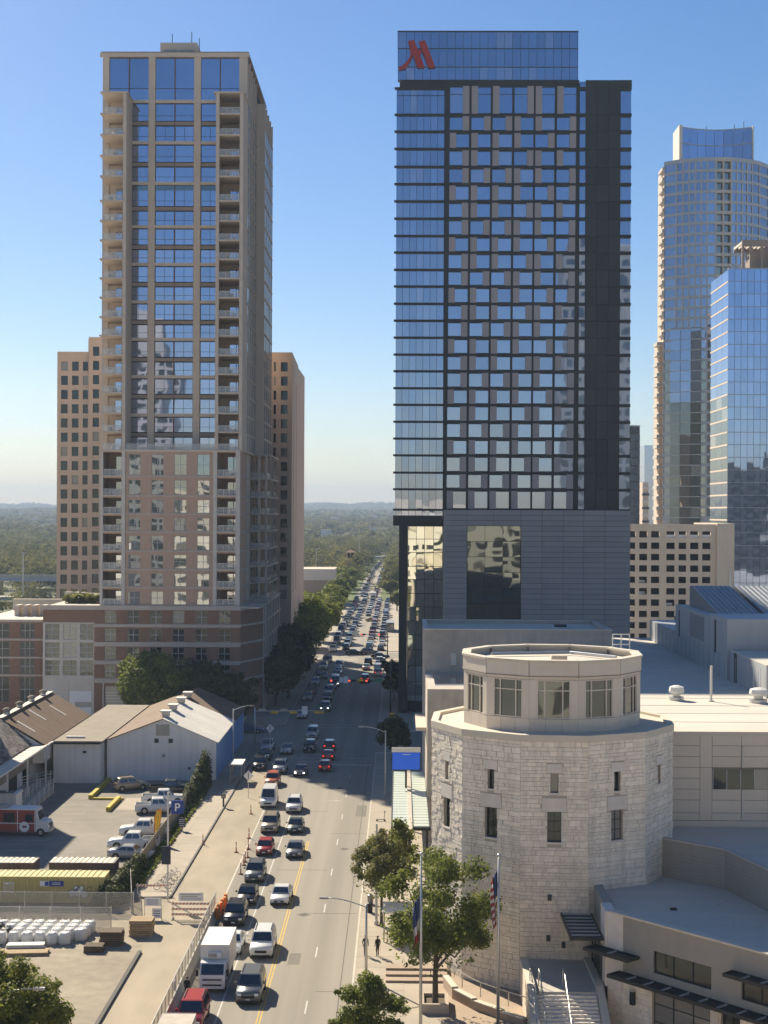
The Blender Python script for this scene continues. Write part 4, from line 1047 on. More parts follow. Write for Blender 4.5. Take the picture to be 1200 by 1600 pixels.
for x in (9.85, 10.5, 12.3):
    b = MB(); b.tube([(x, 104.6, .1), (x, 104.6, 1.35), (x, 110, 3.95), (x, 111.4, 3.95), (x, 111.4, 2.7)], .045, 6); put('handrail', b, 'galv', Ld)
    for k in range(3):
        y = 106 + k * 1.8; z = 2.7 - (110 - y) * .485; bx('rail_post', Ld, 'galv', x - .03, x + .03, y, y + .06, max(z, 0), z + 1.25)
for u, z in ((6.2, 5.7), (6.8, 3.2), (8.4, 3.0)):
    f = Face(*poly12(RR, 0), *poly12(RR, 1)); 
f = Face(*poly12(RR, 0), *poly12(RR, 1))
for u, z in ((2.2, 7.4), (2.1, 4.2), (3.3, 3.7)): f.blk('wall_fitting', Ro, 'dark_metal', u, u + .3, z, z + .42, .04, .3)
bx('landing_door', Tr, 'glass_dark', 15.28, 15.36, 112, 119, 2.8, 5.6)
for k in range(5): bx('door_frame', Tr, 'mullion_dark', 15.2, 15.28, 112 + k * 1.75, 112.1 + k * 1.75, 2.8, 5.6)
# ramp with rail in front of the rotunda
Rm = thing('curved_ramp', 'low curved concrete ramp wall with handrail below the rotunda', 'ramp', (6.5, 115, 0))
pts = [(3.6, 119), (4.2, 116.2), (5.6, 113.8), (7.6, 111.6), (9.2, 110)]
for i in range(len(pts) - 1):
    f = Face(*pts[i], *pts[i + 1]); f.blk('wall_piece', Rm, 'plaza', 0, f.w + .1, 0, 1.0 - i * .12, -.4, 0); f.blk('cap_piece', Rm, 'coping', 0, f.w + .1, 1.0 - i * .12, 1.08 - i * .12, -.45, .05)
    f.blk('rail_post', Rm, 'galv', .1, .16, .9, 2.0, -.9, -.84); f.blk('rail_bar', Rm, 'galv', 0, f.w, 1.95, 2.02, -.9, -.84)
# ================================================================ canopy, screen
Cp = thing('entrance_canopy', 'pale ribbed canopy roof over the pavement left of the rotunda', 'canopy', (1.5, 172, 0))
cz = 5.0
for i in range(22): bx('roof_rib', Cp, 'canopy_glass', -.75, 1.0, 156.4 + i * 1.5, 157.7 + i * 1.5, cz, cz + .08); bx('roof_rib', Cp, 'canopy_glass', 1.45, 3.3, 156.4 + i * 1.5, 157.7 + i * 1.5, cz, cz + .08)
bx('spine_beam', Cp, 'plaster_old', 1.0, 1.45, 154, 190, cz - .3, cz + .25)
for x in (-.8, 3.2): bx('edge_beam', Cp, 'dark_metal', x, x + .15, 156, 190, cz - .25, cz + .1)
bx('front_beam', Cp, 'dark_metal', -.8, 3.35, 155.9, 156.2, cz - .3, cz + .05)
for x, y in ((1.2, 157), (1.2, 168), (1.2, 180), (3.0, 157)): bx('post', Cp, 'dark_metal', x - .12, x + .12, y, y + .24, 0.1, cz - .25)
Sc = thing('led_sign', 'blue illuminated board with white header on a post above the canopy', 'sign', (.7, 178, 0))
sx0, sx1 = fx(612, 178, 1185), fx(657, 178, 1185)
bx('panel_case', Sc, 'dark_metal', sx0, sx1, 178, 178.5, fz(1203, 178), fz(1168, 178))
bx('header', Sc, 'white_paint', sx0, sx1, 177.9, 178, fz(1175, 178), fz(1168, 178)); bx('screen', Sc, 'screen_blue', sx0 + .08, sx1 - .08, 177.9, 178, fz(1202, 178), fz(1175.5, 178))
bx('small_print', Sc, 'sign_white', (sx0 + sx1) / 2 - .4, (sx0 + sx1) / 2 + .5, 177.87, 177.9, fz(1179, 178), fz(1178, 178))
bx('sign_post', Sc, 'dark_metal', (sx0 + sx1) / 2 - .12, (sx0 + sx1) / 2 + .12, 178.1, 178.4, .13, fz(1203, 178))
# ================================================================ LEFT FOREGROUND: warehouses, lot, site
Wh = thing('white_warehouse', 'white gabled warehouse with blue street side and rusty metal roof', 'warehouse', (-33.5, 225, 0))
wx0, wx1, wy0, wy1, wxa = -41.2, -25.8, 210, 247, -33.3
eL, eR, ap = 5.6, 5.4, 8.6
b = MB(); b.prism([(wx0, 0), (wx1, 0), (wx1, eR), (wxa, ap), (wx0, eL)], wy0, wy0 + .3, 'y'); put('front_wall', b, 'warehouse_white', Wh)
b = MB(); b.prism([(wx0, 0), (wx1, 0), (wx1, eR), (wxa, ap), (wx0, eL)], wy1 - .3, wy1, 'y'); put('rear_wall', b, 'warehouse_white', Wh)
bx('side_wall', Wh, 'warehouse_blue', wx1 - .3, wx1, wy0 + .3, wy1 - .3, 0, eR - .05); bx('side_wall', Wh, 'warehouse_white', wx0, wx0 + .3, wy0 + .3, wy1 - .3, 0, eL - .05)
def slope(par, m, xa, za, xb, zb, y0, y1, n, th=.12, name='roof_sheet'):
    for i in range(n):
        a, e = y0 + (y1 - y0) * i / n, y0 + (y1 - y0) * (i + 1) / n; g = .02; lift = .012 * rnd.random()
        b = MB(); b.raw([(xa, a, za + lift), (xb, a, zb + lift), (xb, e - g, zb + lift), (xa, e - g, za + lift), (xa, a, za - th), (xb, a, zb - th), (xb, e - g, zb - th), (xa, e - g, za - th)],
                        [(0, 1, 2, 3), (4, 7, 6, 5), (0, 4, 5, 1), (1, 5, 6, 2), (2, 6, 7, 3), (3, 7, 4, 0)]); put(name, b, m, par)
slope(Wh, 'roof_rust', wx0 - .35, eL + .02, wxa, ap + .14, wy0 - .2, wy1 + .2, 14)
slope(Wh, 'roof_white_metal', wxa, ap + .14, wx1 + .35, eR + .02, wy0 - .2, 232, 8); slope(Wh, 'roof_rust', wxa, ap + .14, wx1 + .35, eR + .02, 232, wy1 + .2, 6)
for x in (-34.2, -32.2): bx('vent_hole', Wh, 'dark_metal', x - .3, x + .3, wy0 - .06, wy0 - .005, 5.3, 5.9)
bx('patch', Wh, 'metal_grey', -34.3, -32.4, wy0 - .03, wy0 - .004, 6.3, 7.9); bx('wall_box', Wh, 'metal_grey', -33.4, -33.0, wy0 - .2, wy0 - .004, 3.3, 3.7); bx('wall_box', Wh, 'dark_metal', -29.7, -29.4, wy0 - .15, wy0 - .004, 1.6, 1.9)
for k, y in enumerate((212, 219, 227, 234)):
    v = bx('ridge_vent', Wh, 'galv', wxa - .5, wxa + .5, y, y + 1.2, ap + .1, ap + .75); bx('vent_cap', v, 'roof_white_metal', wxa - .75, wxa + .75, y - .2, y + 1.4, ap + .75, ap + .95)
# flat link and rusty gabled building with arcade
Lk = thing('flat_link', 'low flat tar roofed link between the two warehouses', 'building', (-46, 225, 0))
bx('wall', Lk, 'warehouse_white', -48.2, wx0 - .4, 207.5, 246, 0, 5.6); bx('roof', Lk, 'roof_tar', -48.2, wx0 - .1, 207.2, 246.3, 5.6, 5.9); bx('gutter', Lk, 'dark_metal', -48.2, wx0 - .4, 207.0, 207.2, 5.5, 5.7)
bx('roof_pipe', Lk, 'white_paint', -47.0, -44.4, 210, 210.4, 5.9, 6.15); bx('vent', Lk, 'dark_metal', -44.1, -43.6, 207.42, 207.49, 4.2, 4.5)
Br = thing('rusty_gable', 'rusty brown metal gabled building with grey shingle front at the left edge', 'building', (-58, 210, 0))
RG, RZg = -54.6, 9.7
bx('wall', Br, 'warehouse_white', -62, -50.9, 172, 232, 0, 5.9)
slope(Br, 'roof_rust', -48.25, 6.0, RG, RZg, 203, 233, 14); slope(Br, 'roof_rust', RG, RZg, -62, 5.6, 203, 233, 10)
b = MB(); b.prism([(-62, 3.5), (-48.6, 3.5), (-48.6, 5.8), (RG, RZg - .3), (-62, 5.4)], 203.2, 232.6, 'y'); put('gable_body', b, 'warehouse_white', Br)
def strip_on(y, t0, t1, m, nm):
    f0 = lambda t: (-48.25 + (RG + 48.25) * t, 6.0 + (RZg - 6.0) * t); (xa, za), (xb, zb) = f0(t0), f0(t1); b = MB()
    b.raw([(xa, y, za + .05), (xa, y + .6, za + .05), (xb, y + .6, zb + .05), (xb, y, zb + .05), (xa, y, za - .1), (xa, y + .6, za - .1), (xb, y + .6, zb - .1), (xb, y, zb - .1)], [(0, 1, 2, 3), (4, 7, 6, 5), (0, 4, 5, 1), (1, 5, 6, 2), (2, 6, 7, 3), (3, 7, 4, 0)]); put(nm, b, m, Br)
for k, (y, t0, t1) in enumerate(((206, .35, .75), (215, .45, .85), (224, .3, .7))): strip_on(y, t0, t1, 'roof_white_metal', 'skylight_strip')
for k in range(4):
    y = 207 + k * 7; b = MB(); b.lathe([(.45, RZg - .2), (.45, RZg + .45)], 10, (RG, y)); v = put('ridge_vent', b, 'galv', Br, True); b = MB(); b.lathe([(.62, RZg + .45), (.66, RZg + .6), (.2, RZg + .85)], 10, (RG, y)); put('vent_cap', b, 'roof_tar', v, True)
slope(Br, 'coping', RG - .45, RZg + .0, RG + .45, RZg + .0, 203, 233, 8, .1, 'ridge_cap')
# shingle slope in rows of separate shingles
for j in range(13):
    for i in range(22):
        t = (j + .5) / 13; xA = -50.1 - t * (RG + 50.1) * -1; zA = 6.15 + t * (RZg - 6.15); y = 176.2 + i * 1.2 + (j % 2) * .5
        ob('shingle', Br, 'shingle', (xA, y + .5, zA + .06 + .02 * rnd.random()), (.62, 1.12, .06), 0, (math.atan2(RZg - 6.15, -50.1 - RG), 'Y'))
b = MB(); b.prism([(-62, 3.4), (-50.0, 3.4), (-50.0, 6.05), (RG, RZg - .05), (-62, 5.4)], 176, 203, 'y'); put('shingle_base', b, 'roof_tar', Br)
bx('arcade_roof', Br, 'white_paint', -50.4, -48.0, 172, 206.9, 5.75, 5.95)
for k in range(17): bx('arcade_slat', Br, 'coping', -50.35, -48.05, 172.4 + k * 2, 173.9 + k * 2, 5.95, 5.99)
for y in (172.4, 183, 193, 203): bx('arcade_post', Br, 'white_paint', -48.3, -48.1, y, y + .2, 0, 5.74)
bx('doorway', Br, 'dark_room', -50.9, -50.82, 201, 204.5, .9, 3.6); bx('doorway', Br, 'dark_metal', -50.9, -50.82, 194, 198, .9, 3.6)
# ramp with white railings
Rp = thing('white_railing', 'white painted railings around the access ramp at the arcade', 'railing', (-48, 192, 0))
bx('platform', Rp, 'concrete', -50.9, -48.2, 184, 206, 0, .9)
b = MB(); b.prism([(184, 0), (200, 0), (200, .9), (184, .05)], -48.2, -46.4, 'x'); put('ramp', b, 'concrete', Rp)
def rail(x0, y0, z0, x1, y1, z1, n):
    for k in range(n + 1):
        t = k / n; x, y, z = x0 + (x1 - x0) * t, y0 + (y1 - y0) * t, z0 + (z1 - z0) * t; bx('post', Rp, 'white_paint', x - .05, x + .05, y - .05, y + .05, max(0, z - .9), z + 1.1)
    for h in (.25, .65, 1.05): b = MB(); b.tube([(x0, y0, z0 + h), (x1, y1, z1 + h)], .05, 6); put('rail', b, 'white_paint', Rp)
rail(-48.2, 184, .9, -48.2, 200, .9, 8); rail(-50.9, 184, .9, -48.2, 184, .9, 2); rail(-46.4, 184, .1, -46.4, 200, .9, 6); rail(-50.9, 201, .9, -48.2, 206, .9, 2)
# white hut beside the food truck
Ht = thing('white_hut', 'small white flat roofed hut behind the red food truck', 'hut', (-50, 180, 0))
bx('wall', Ht, 'warehouse_white', -53, -46.6, 181, 184, 0, 3.3); bx('roof_rim', Ht, 'white_paint', -53.1, -46.5, 180.9, 181.3, 3.3, 3.5); bx('roof_rim', Ht, 'white_paint', -47, -46.5, 181.3, 184.1, 3.3, 3.5); bx('roof', Ht, 'roof_tar', -53, -47, 181.3, 184, 3.3, 3.36)
# added block outside the frame, sized to throw a shadow over the lot
Yd = thing('yard_shed', 'tall plain shed at the left edge shading the parking lot', 'shed', (-70, 190, 0))
bx('wall', Yd, 'warehouse_white', -80, -62.4, 196, 211, 0, 32); bx('roof', Yd, 'roof_tar', -80.3, -62.2, 195.7, 211.3, 32, 32.3)
# kerbs and island in the lot
for (a, e, c, d, m) in ((-40.9, -40.4, 196, 209, 'kerb_yellow'), (-40.4, -36.2, 195.6, 196, 'kerb_yellow'), (-37, -36.5, 188, 195.5, 'kerb_yellow')):
    b = MB(); b.box(a, e, c, d, -.02, .55 if d - c > 5 else .25); o = put('kerb', b, m); o['kind'] = 'structure'
sheet('island_slab', [(-36, 189), (-28, 189), (-28, 197), (-36, 197)], .012, 'sidewalk')
LM = thing('bay_markings', 'faded white bay lines painted on the parking lot', 'road marking', (-40, 180, 0))
for k in range(6): bx('bay_line', LM, 'crosswalk', -46 + k * .4, -41 + k * .4, 166 + k * 5.2, 166.12 + k * 5.2, .005, .010)

# ---------------------------------------------------------------- containers
def container(name, label, x0, x1, y0, y1, h, m, top):
    t = thing(name, label, 'container', ((x0 + x1) / 2, (y0 + y1) / 2, 0))
    def rib(L, n):                                       # corrugated profile along a wall
        out = []; p = L / n
        for i in range(n): out += [(i * p, 0), (i * p + p * .3, 0), (i * p + p * .45, -.06), (i * p + p * .85, -.06)]
        return out + [(L, 0)]
    def wallr(xa, ya, xb, yb, n):
        f = Face(xa, ya, xb, yb); b = MB(); pr = rib(f.w, n)
        for i in range(len(pr) - 1):
            (u, o), (v, q) = pr[i], pr[i + 1]; b.face([f.pt(u, .2, o), f.pt(v, .2, q), f.pt(v, h - .08, q), f.pt(u, h - .08, o)])
        put('ribbed_wall', b, m, t)
        f.blk('rail_beam', t, m, 0, f.w, .12, .25, -.1, .03); f.blk('rail_beam', t, m, 0, f.w, h - .12, h, -.1, .03)
    wallr(x0, y0, x1, y0, int((x1 - x0) / .33)); wallr(x1, y0, x1, y1, int((y1 - y0) / .33)); wallr(x1, y1, x0, y1, 6); wallr(x0, y1, x0, y0, 6)
    for i in range(int((x1 - x0) / .55)):
        u = x0 + .05 + i * .55; bx('roof_rib', t, top, u, u + .3, y0 + .08, y1 - .08, h - .06, h + .015)
    bx('roof', t, top, x0 + .02, x1 - .02, y0 + .05, y1 - .05, h - .12, h - .045); bx('floor', t, 'dark_metal', x0 + .1, x1 - .1, y0 + .1, y1 - .1, .02, .15)
    return t
Yc = container('site_office', 'yellow ribbed site office container with window, company sign and graffiti', -41.5, -28.4, 143.6, 146.3, 2.65, 'container_yellow', 'container_yellow')
w = bx('window', Yc, 'white_paint', -38.1, -37.1, 143.5, 143.62, 1.1, 2.1)
for a, e in ((-38.02, -37.63), (-37.57, -37.18)): bx('pane', w, 'glass_dark', a, e, 143.47, 143.5, 1.2, 2.0)
sg = bx('company_sign', Yc, 'sign_white', -34.6, -33.7, 143.52, 143.58, 1.75, 2.25); bx('sign_panel', sg, 'sign_blue', -33.7, -32.3, 143.5, 143.58, 1.75, 2.25); bx('sign_mark', sg, 'sign_blue', -34.1, -33.75, 143.49, 143.52, 1.8, 2.2)
for k in range(2): bx('sign_line', sg, 'sign_white', -33.4, -32.6, 143.47, 143.5, 2.06 - k * .16, 2.11 - k * .16)
def graffiti(par):                                        # rounded outline letters
    for k, (cx, cz_, r) in enumerate(((-31.5, 1.05, .34), (-30.9, 1.15, .42), (-30.3, 1.0, .36), (-31.1, 1.55, .26), (-30.55, 1.6, .24), (-29.8, 1.5, .22))):
        for rr_, m, dy in ((r, 'near_black', 143.56), (r - .045, 'bag_white' if k < 5 else 'container_yellow', 143.545)):
            b = MB(); b.prism([(cx + rr_ * math.cos(q) * (1 + .14 * math.sin(3 * q + k)), cz_ + rr_ * 1.15 * math.sin(q)) for q in [2 * PI * i / 14 for i in range(14)]], dy - .01, dy, 'y'); put('graffiti_letter', b, m, par)
graffiti(Yc)
C1_ = container('storage_container', 'dark plum storage container behind the yellow office, nearer the fence', -35.2, -28.6, 149.8, 152.3, 2.55, 'container_plum', 'container_top')
bx('plate', C1_, 'sign_white', -32.2, -31.9, 149.7, 149.8, 1.7, 1.9)
container('storage_container', 'dark plum storage container behind the yellow office at the left edge', -43, -36.7, 149.6, 152.1, 2.55, 'container_plum', 'container_top')

# ---------------------------------------------------------------- fences
def chain():
    m = bpy.data.materials.new('chain_link'); m.use_nodes = True; nt = m.node_tree; b = nt.nodes['Principled BSDF']; b.inputs['Base Color'].default_value = (.42, .41, .38, 1); b.inputs['Roughness'].default_value = .5; b.inputs['Metallic'].default_value = .3
    b.inputs['Alpha'].default_value = .30; MAT['chain_link'] = m
chain()
def fence(name, label, x0, y0, x1, y1, n, h=1.9, z=0., m='galv', mesh='chain_link', r=.045):
    f = Face(x0, y0, x1, y1); t = thing(name, label, 'fence', ((x0 + x1) / 2, (y0 + y1) / 2, z))
    for i in range(n + 1):
        u = f.w * i / n; b = MB(); b.tube([f.pt(u, z), f.pt(u, z + h + .08)], r, 6); put('post', b, m, t)
    for i in range(n):
        a, e = f.w * i / n, f.w * (i + 1) / n
        f.blk('mesh_panel', t, mesh, a + .05, e - .05, z + .08, z + h - .03, -.008, .008)
        for zz in (z + .1, z + h): b = MB(); b.tube([f.pt(a, zz), f.pt(e, zz)], .03, 6); put('rail', b, m, t)
    return t
fence('chain_link_fence', 'galvanised chain link fence in front of the yellow site office', -43, 140.5, -25.0, 140.5, 7, 1.95)
fence('chain_link_fence', 'lower chain link fence behind the white bulk bags', -43, 135.8, -26.2, 135.8, 6, 1.8)
fence('chain_link_fence', 'chain link fence between parking lot and pavement', -27.1, 150, -27.1, 205, 18, 2.0, mesh='wood_screen') if False else None
mat('fence_board', (.28, .25, .20), .9, var=.15, orand=.15, streak=.1)
bf = thing('board_fence', 'weathered grey board fence along the parking lot', 'fence', (-27.2, 178, 0))
for i in range(150):
    y = 152.5 + i * .3
    if y > 196: break
    bx('board', bf, 'fence_board', -27.24, -27.2, y, y + .28, .1, 1.85 + .03 * rnd.random())
for i in range(16): bx('post', bf, 'galv', -27.34, -27.26, 152.5 + i * 2.9, 152.6 + i * 2.9, 0, 2.0)
for z in (.5, 1.7): bx('rail', bf, 'fence_board', -27.30, -27.245, 152.5, 196.3, z, z + .1)
fence('site_gate', 'open chain link gate with white notices at the end of the fence', -25.2, 140.6, -27.0, 150, 3, 1.9)
# barrier wall with screened fence along the street
Bw = thing('concrete_barrier', 'low concrete barrier topped by screened fence beside the box truck', 'barrier', (-17.2, 122, 0))
for i in range(12):
    y = 100 + i * 3.4
    b = MB(); b.prism([(-.3, 0), (.3, 0), (.26, .12), (.1, .35), (.07, .85), (-.07, .85), (-.1, .35), (-.26, .12)], y, y + 3.36, 'y'); put('barrier_block', b, 'concrete', Bw, M=Matrix.Translation((-17.2, 0, 0)))
    bx('screen', Bw, 'fence_screen', -17.22, -17.2, y + .05, y + 3.3, .9, 2.1) if False else bx('screen', Bw, 'chain_link', -17.22, -17.2, y + .05, y + 3.3, .9, 2.1)
    for k in range(2): bx('fence_post', Bw, 'galv', -17.25, -17.17, y + k * 1.68, y + .07 + k * 1.68, .85, 2.15)
    bx('fence_rail', Bw, 'galv', -17.24, -17.19, y, y + 3.4, 2.1, 2.15); bx('notice', Bw, 'sign_white', -17.19, -17.165, y + .4, y + 1.3, 1.2, 1.9) if i % 3 == 1 else None
# ---------------------------------------------------------------- site clutter
ORD = ['first', 'second', 'third', 'fourth', 'fifth', 'sixth', 'seventh', 'eighth', 'ninth', 'tenth', 'eleventh', 'twelfth', 'thirteenth', 'fourteenth', 'fifteenth', 'sixteenth']
def bulk_bag(x, y, z, m, i, label, grp):
    b = MB(); s = .46 + .05 * rnd.random(); n = 5
    prof = [(.94, 0), (1.03, .12), (1.05, .45), (1.02, .82), (.9, .98), (.5, 1.0)]
    vs_ = []; k = 12
    for r, zz in prof:
        for q in range(k):
            a = 2 * PI * q / k; sq = 1 / max(abs(math.cos(a)), abs(math.sin(a))); sq = 1 + (sq - 1) * .95
            vs_.append((x + r * s * sq * math.cos(a) + rnd.uniform(-.03, .03), y + r * s * sq * math.sin(a) + rnd.uniform(-.03, .03), z + zz + rnd.uniform(-.04, .04)))
    fs = [(i_ * k + q, i_ * k + (q + 1) % k, (i_ + 1) * k + (q + 1) % k, (i_ + 1) * k + q) for i_ in range(len(prof) - 1) for q in range(k)] + [list(range(k))[::-1], list(range((len(prof) - 1) * k, len(prof) * k))]
    b.raw(vs_, fs); t = thing('bulk_bag', label, 'bag', (x, y, z), grp); put('sack', b, m, t, True)
    for a in range(4):
        q = PI / 4 + a * PI / 2; px_, py_ = x + .4 * math.cos(q), y + .4 * math.sin(q)
        b = MB(); b.tube([(px_ - .1, py_, z + .9), (px_, py_, z + 1.2), (px_ + .1, py_, z + .9)], .03, 5); put('loop_strap', b, m, t)
for j in range(4):
    for i in range(10):
        if j == 0 and i > 8: continue
        x = -38.2 + i * 1.12 + j * .08; y = 130.6 + j * 1.2
        blk = (i in (1, 2) and j == 2) or (i == 3 and j == 1)
        bulk_bag(x + rnd.uniform(-.06, .06), y, 0, 'bag_black' if blk else 'bag_white', i, f"{'black' if blk else 'white'} bulk bag, {ORD[i]} from the left in the {('front', 'second', 'third', 'rear')[j]} row", 'black bulk bags on the site' if blk else 'white bulk bags on the site')
def stack(name, label, cat, x, y, w, d, n, m, h=.16, rot=0.):
    t = thing(name, label, cat, (x, y, 0)); a = rot
    for i in range(n):
        for k in range(5): ob('plank', t, m, (x + math.cos(a + PI / 2) * (k - 2) * d / 5 + rnd.uniform(-.03, .03), y + math.sin(a + PI / 2) * (k - 2) * d / 5, .08 + i * h), (w + rnd.uniform(-.1, .1), d / 5 - .04, h * .75), a)
    return t
stack('pallet_stack', 'taller stack of dark wooden pallets with plastic on the site', 'pallet', -23.9 - 1.2, 130.5, 1.9, 1.6, 8, 'wood_dark', .16)
stack('pallet_stack', 'stack of wooden pallets behind the dark one on the site', 'pallet', -23.0, 133.6, 2.0, 1.7, 9, 'wood', .16)
stack('pallet_stack', 'low pallet with rubble at the foot of the pallet stacks', 'pallet', -26.2, 128.4, 1.6, 1.3, 4, 'wood_dark', .15)
stack('lumber_pile', 'low pile of timber boards in front of the bulk bags', 'lumber', -33.0, 127.3, 6.0, 1.4, 2, 'wood', .15, rad(6))
stack('lumber_pile', 'scattered timber offcuts at the left edge of the site', 'lumber', -37.5, 126.2, 3.0, 2.2, 1, 'wood', .15, rad(35))
stack('panel_pile', 'white panels stacked on the timber pile', 'panel', -32.2, 128.6, 3.2, 1.0, 4, 'bag_white', .14, rad(5))
# sawhorse barricades, notice boards
def barricade(label, x, y, w, h, ang, planks, boards=0):
    t = thing('barricade', label, 'barricade', (x, y, 0)); d = Vector((math.cos(ang), math.sin(ang), 0)); f = Face(x - d.x * w / 2, y - d.y * w / 2, x + d.x * w / 2, y + d.y * w / 2)
    for u in (.08, w - .16): f.blk('leg', t, 'white_paint', u, u + .08, 0.01, h, -.04, .04); f.blk('foot', t, 'dark_metal', u - .02, u + .1, 0.01, .08, -.5, .5)
    for i in range(planks):
        z = h - .32 - i * .5; p = f.blk('plank', t, 'sign_white', 0, w, z, z + .22, .04, .07)
        k = int(w / .32)
        for j in range(k):
            b = MB(); u = j * w / k; q = [f.pt(u, z + .005, .075), f.pt(u + .15, z + .005, .075), f.pt(u + .30, z + .215, .075), f.pt(u + .15, z + .215, .075)]
            q2 = [f.pt(u, z + .005, .072), f.pt(u + .15, z + .005, .072), f.pt(u + .30, z + .215, .072), f.pt(u + .15, z + .215, .072)]
            b.raw(q + q2, [(0, 1, 2, 3), (4, 7, 6, 5), (0, 4, 5, 1), (1, 5, 6, 2), (2, 6, 7, 3), (3, 7, 4, 0)]); put('stripe', b, 'orange', p)
    if boards:
        n_ = f.blk('notice_board', t, 'sign_white', w * .18, w * .82, h, h + .8, -.02, .02)
        for j in range(3): f.blk('text_line', n_, 'metal_grey', w * .24, w * (.76 - .1 * (j % 2)), h + .18 + j * .2, h + .26 + j * .2, .02, .026)
barricade('tall striped barricade with notice board closing the dirt track', -19.3, 138.6, 3.6, 1.7, 0, 3, 1)
barricade('striped barricade across the closed pavement', -24.3, 147.2, 3.2, 1.2, rad(5), 1)
barricade('striped barricade at the side street corner', -28.5, 236, 5.5, 1.1, 0, 1)
def notice(label, x, y, w, h, z, m='sign_white'):
    t = thing('notice_frame', label, 'sign', (x, y, 0))
    bx('post', t, 'galv', x - w / 2, x - w / 2 + .05, y, y + .05, 0.01, z + h); bx('post', t, 'galv', x + w / 2 - .05, x + w / 2, y, y + .05, 0.01, z + h); p = bx('board', t, m, x - w / 2 + .06, x + w / 2 - .06, y, y + .04, z, z + h)
    for j in range(3): bx('text_line', p, 'sign_blue', x - w * .35, x + w * .3, y - .008, y, z + h * (.2 + .25 * j), z + h * (.28 + .25 * j))
notice('white notice with blue text on the fence beside the barricade', -22.9, 138.9, 1.6, .75, 1.15); notice('small white notice low on the fence beside the track', -22.4, 138.2, .9, .9, .2)
# orange water barriers
for k in range(3):
    t = thing('water_barrier', ['orange plastic barrier nearest the box truck', 'middle orange plastic barrier', 'farthest orange plastic barrier of the three'][k], 'barrier', (-16.9 + k * .12, 139.5 + k * 1.9, 0))
    b = MB(); b.prism([(-.3, 0), (.3, 0), (.28, .25), (.14, .5), (.12, 1.05), (-.12, 1.05), (-.14, .5), (-.28, .25)], -.85, .85, 'y'); put('body', b, 'orange', t, M=Matrix.Translation((-16.9 + k * .12, 139.5 + k * 1.9, 0)))
    for q in (-.5, .1): bx('slot', t, 'near_black', -16.9 + k * .12 - .13, -16.9 + k * .12 + .13, 139.5 + k * 1.9 + q, 139.5 + k * 1.9 + q + .3, .7, .85)
    bx('cap', t, 'orange', -16.98 + k * .12, -16.82 + k * .12, 139.3 + k * 1.9, 139.7 + k * 1.9, 1.05, 1.2)
# delineator posts
proto = None
for k, (px_, py_) in enumerate(((381, 1352), (387, 1340), (369, 1332), (388, 1327), (389, 1310), (317, 1320), (392, 1272), (376, 1366), (383, 1347))):
    p = G(px_, py_)
    if proto is None:
        proto = thing('delineator_post', '', 'traffic cone'); b = MB(); b.lathe([(.2, 0.008), (.2, .08), (.07, .12), (.055, .6), (.045, 1.05), (.06, 1.07), (.06, 1.15), (.02, 1.2)], 10); put('tube', b, 'post_orange', proto, True)
        b = MB(); b.lathe([(.058, .62), (.054, .75)], 10); put('reflective_band', b, 'sign_white', proto); b = MB(); b.lathe([(.26, 0.006), (.26, .07)], 8); put('base', b, 'rubber', proto); t = proto
    else: t = copy_tree(proto, Matrix.Identity(4))
    t.matrix_basis = Matrix.Translation((p.x, p.y, 0)); tag(t, ['slim orange delineator post left of the black sedan', 'orange delineator post beside the dark grey SUV', 'orange delineator post standing left of the row', 'orange delineator post left of the red hatchback', 'orange delineator post right behind the red hatchback', 'lone orange delineator post by the left kerb', 'farthest orange delineator post beside the white van', 'nearest orange delineator post of the row', 'orange delineator post second from the near end'][k], 'traffic cone', 'delineator posts along the closed lane')

# ---------------------------------------------------------------- signs, lamps, signals
def lamp(name, label, x, y, z0, h, reach, ang, m='pole_white', r=.11):
    t = thing(name, label, 'street lamp', (x, y, z0)); d = Vector((math.cos(ang), math.sin(ang), 0))
    b = MB(); b.tube([(x, y, z0), (x, y, z0 + h * .5), (x, y, z0 + h)], [r * 1.25, r, r * .75], 10); put('pole', b, m, t, True)
    b = MB(); b.tube([(x, y, z0), (x, y, z0 + .35)], r * 2.1, 10); put('base', b, m, t)
    pts = [Vector((x, y, z0 + h - .25)) + d * (reach * q) + Vector((0, 0, .75 * math.sin(q * PI / 2))) for q in (0, .15, .35, .6, .85, 1)]
    b = MB(); b.tube(pts, .05, 6); put('arm', b, m, t, True)
    e = pts[-1]; hd = ob('lamp_head', t, 'metal_grey', (e.x + d.x * .25, e.y + d.y * .25, e.z), (.75, .3, .14), ang); ob('lens', hd, 'lamp_clear', (e.x + d.x * .28, e.y + d.y * .28, e.z - .08), (.5, .24, .04), ang)
    return t
p = G(602, 1243); lamp('street_lamp', 'white street lamp with arm over the road by the blue board', p.x, p.y, .14, 8.6, 3.0, PI)
p = G(572, 1531); lamp('street_lamp', 'grey street lamp with long arm beside the walking person', p.x, p.y, .14, 6.0, 3.2, PI, 'galv')
p = G(608, 1118); lamp('street_lamp', 'street lamp arching over the road beyond the traffic lights', p.x + .2, p.y + 14, .14, 8.5, 3, PI, 'metal_grey')
p = G(490, 1000); lamp('street_lamp', 'grey street lamp in the shade of the left street trees', -24.0, 330, .14, 9.5, 3, 0, 'galv')
p = G(372, 1205); lamp('street_lamp', 'white street lamp behind the blue wall of the warehouse', -24.9, p.y + 6, .14, 8.2, 2.5, 0)
lamp('street_lamp', 'street lamp arm over the tree in the bottom left corner', -27.5, 98, 0, 6.0, 3.6, 0, 'galv')
p = G(588, 1447); b = MB(); b.tube([(p.x, p.y, .14), (p.x, p.y, 9.4)], [.13, .09], 10); b.tube([(p.x, p.y, .13), (p.x, p.y, .5)], .22, 10)
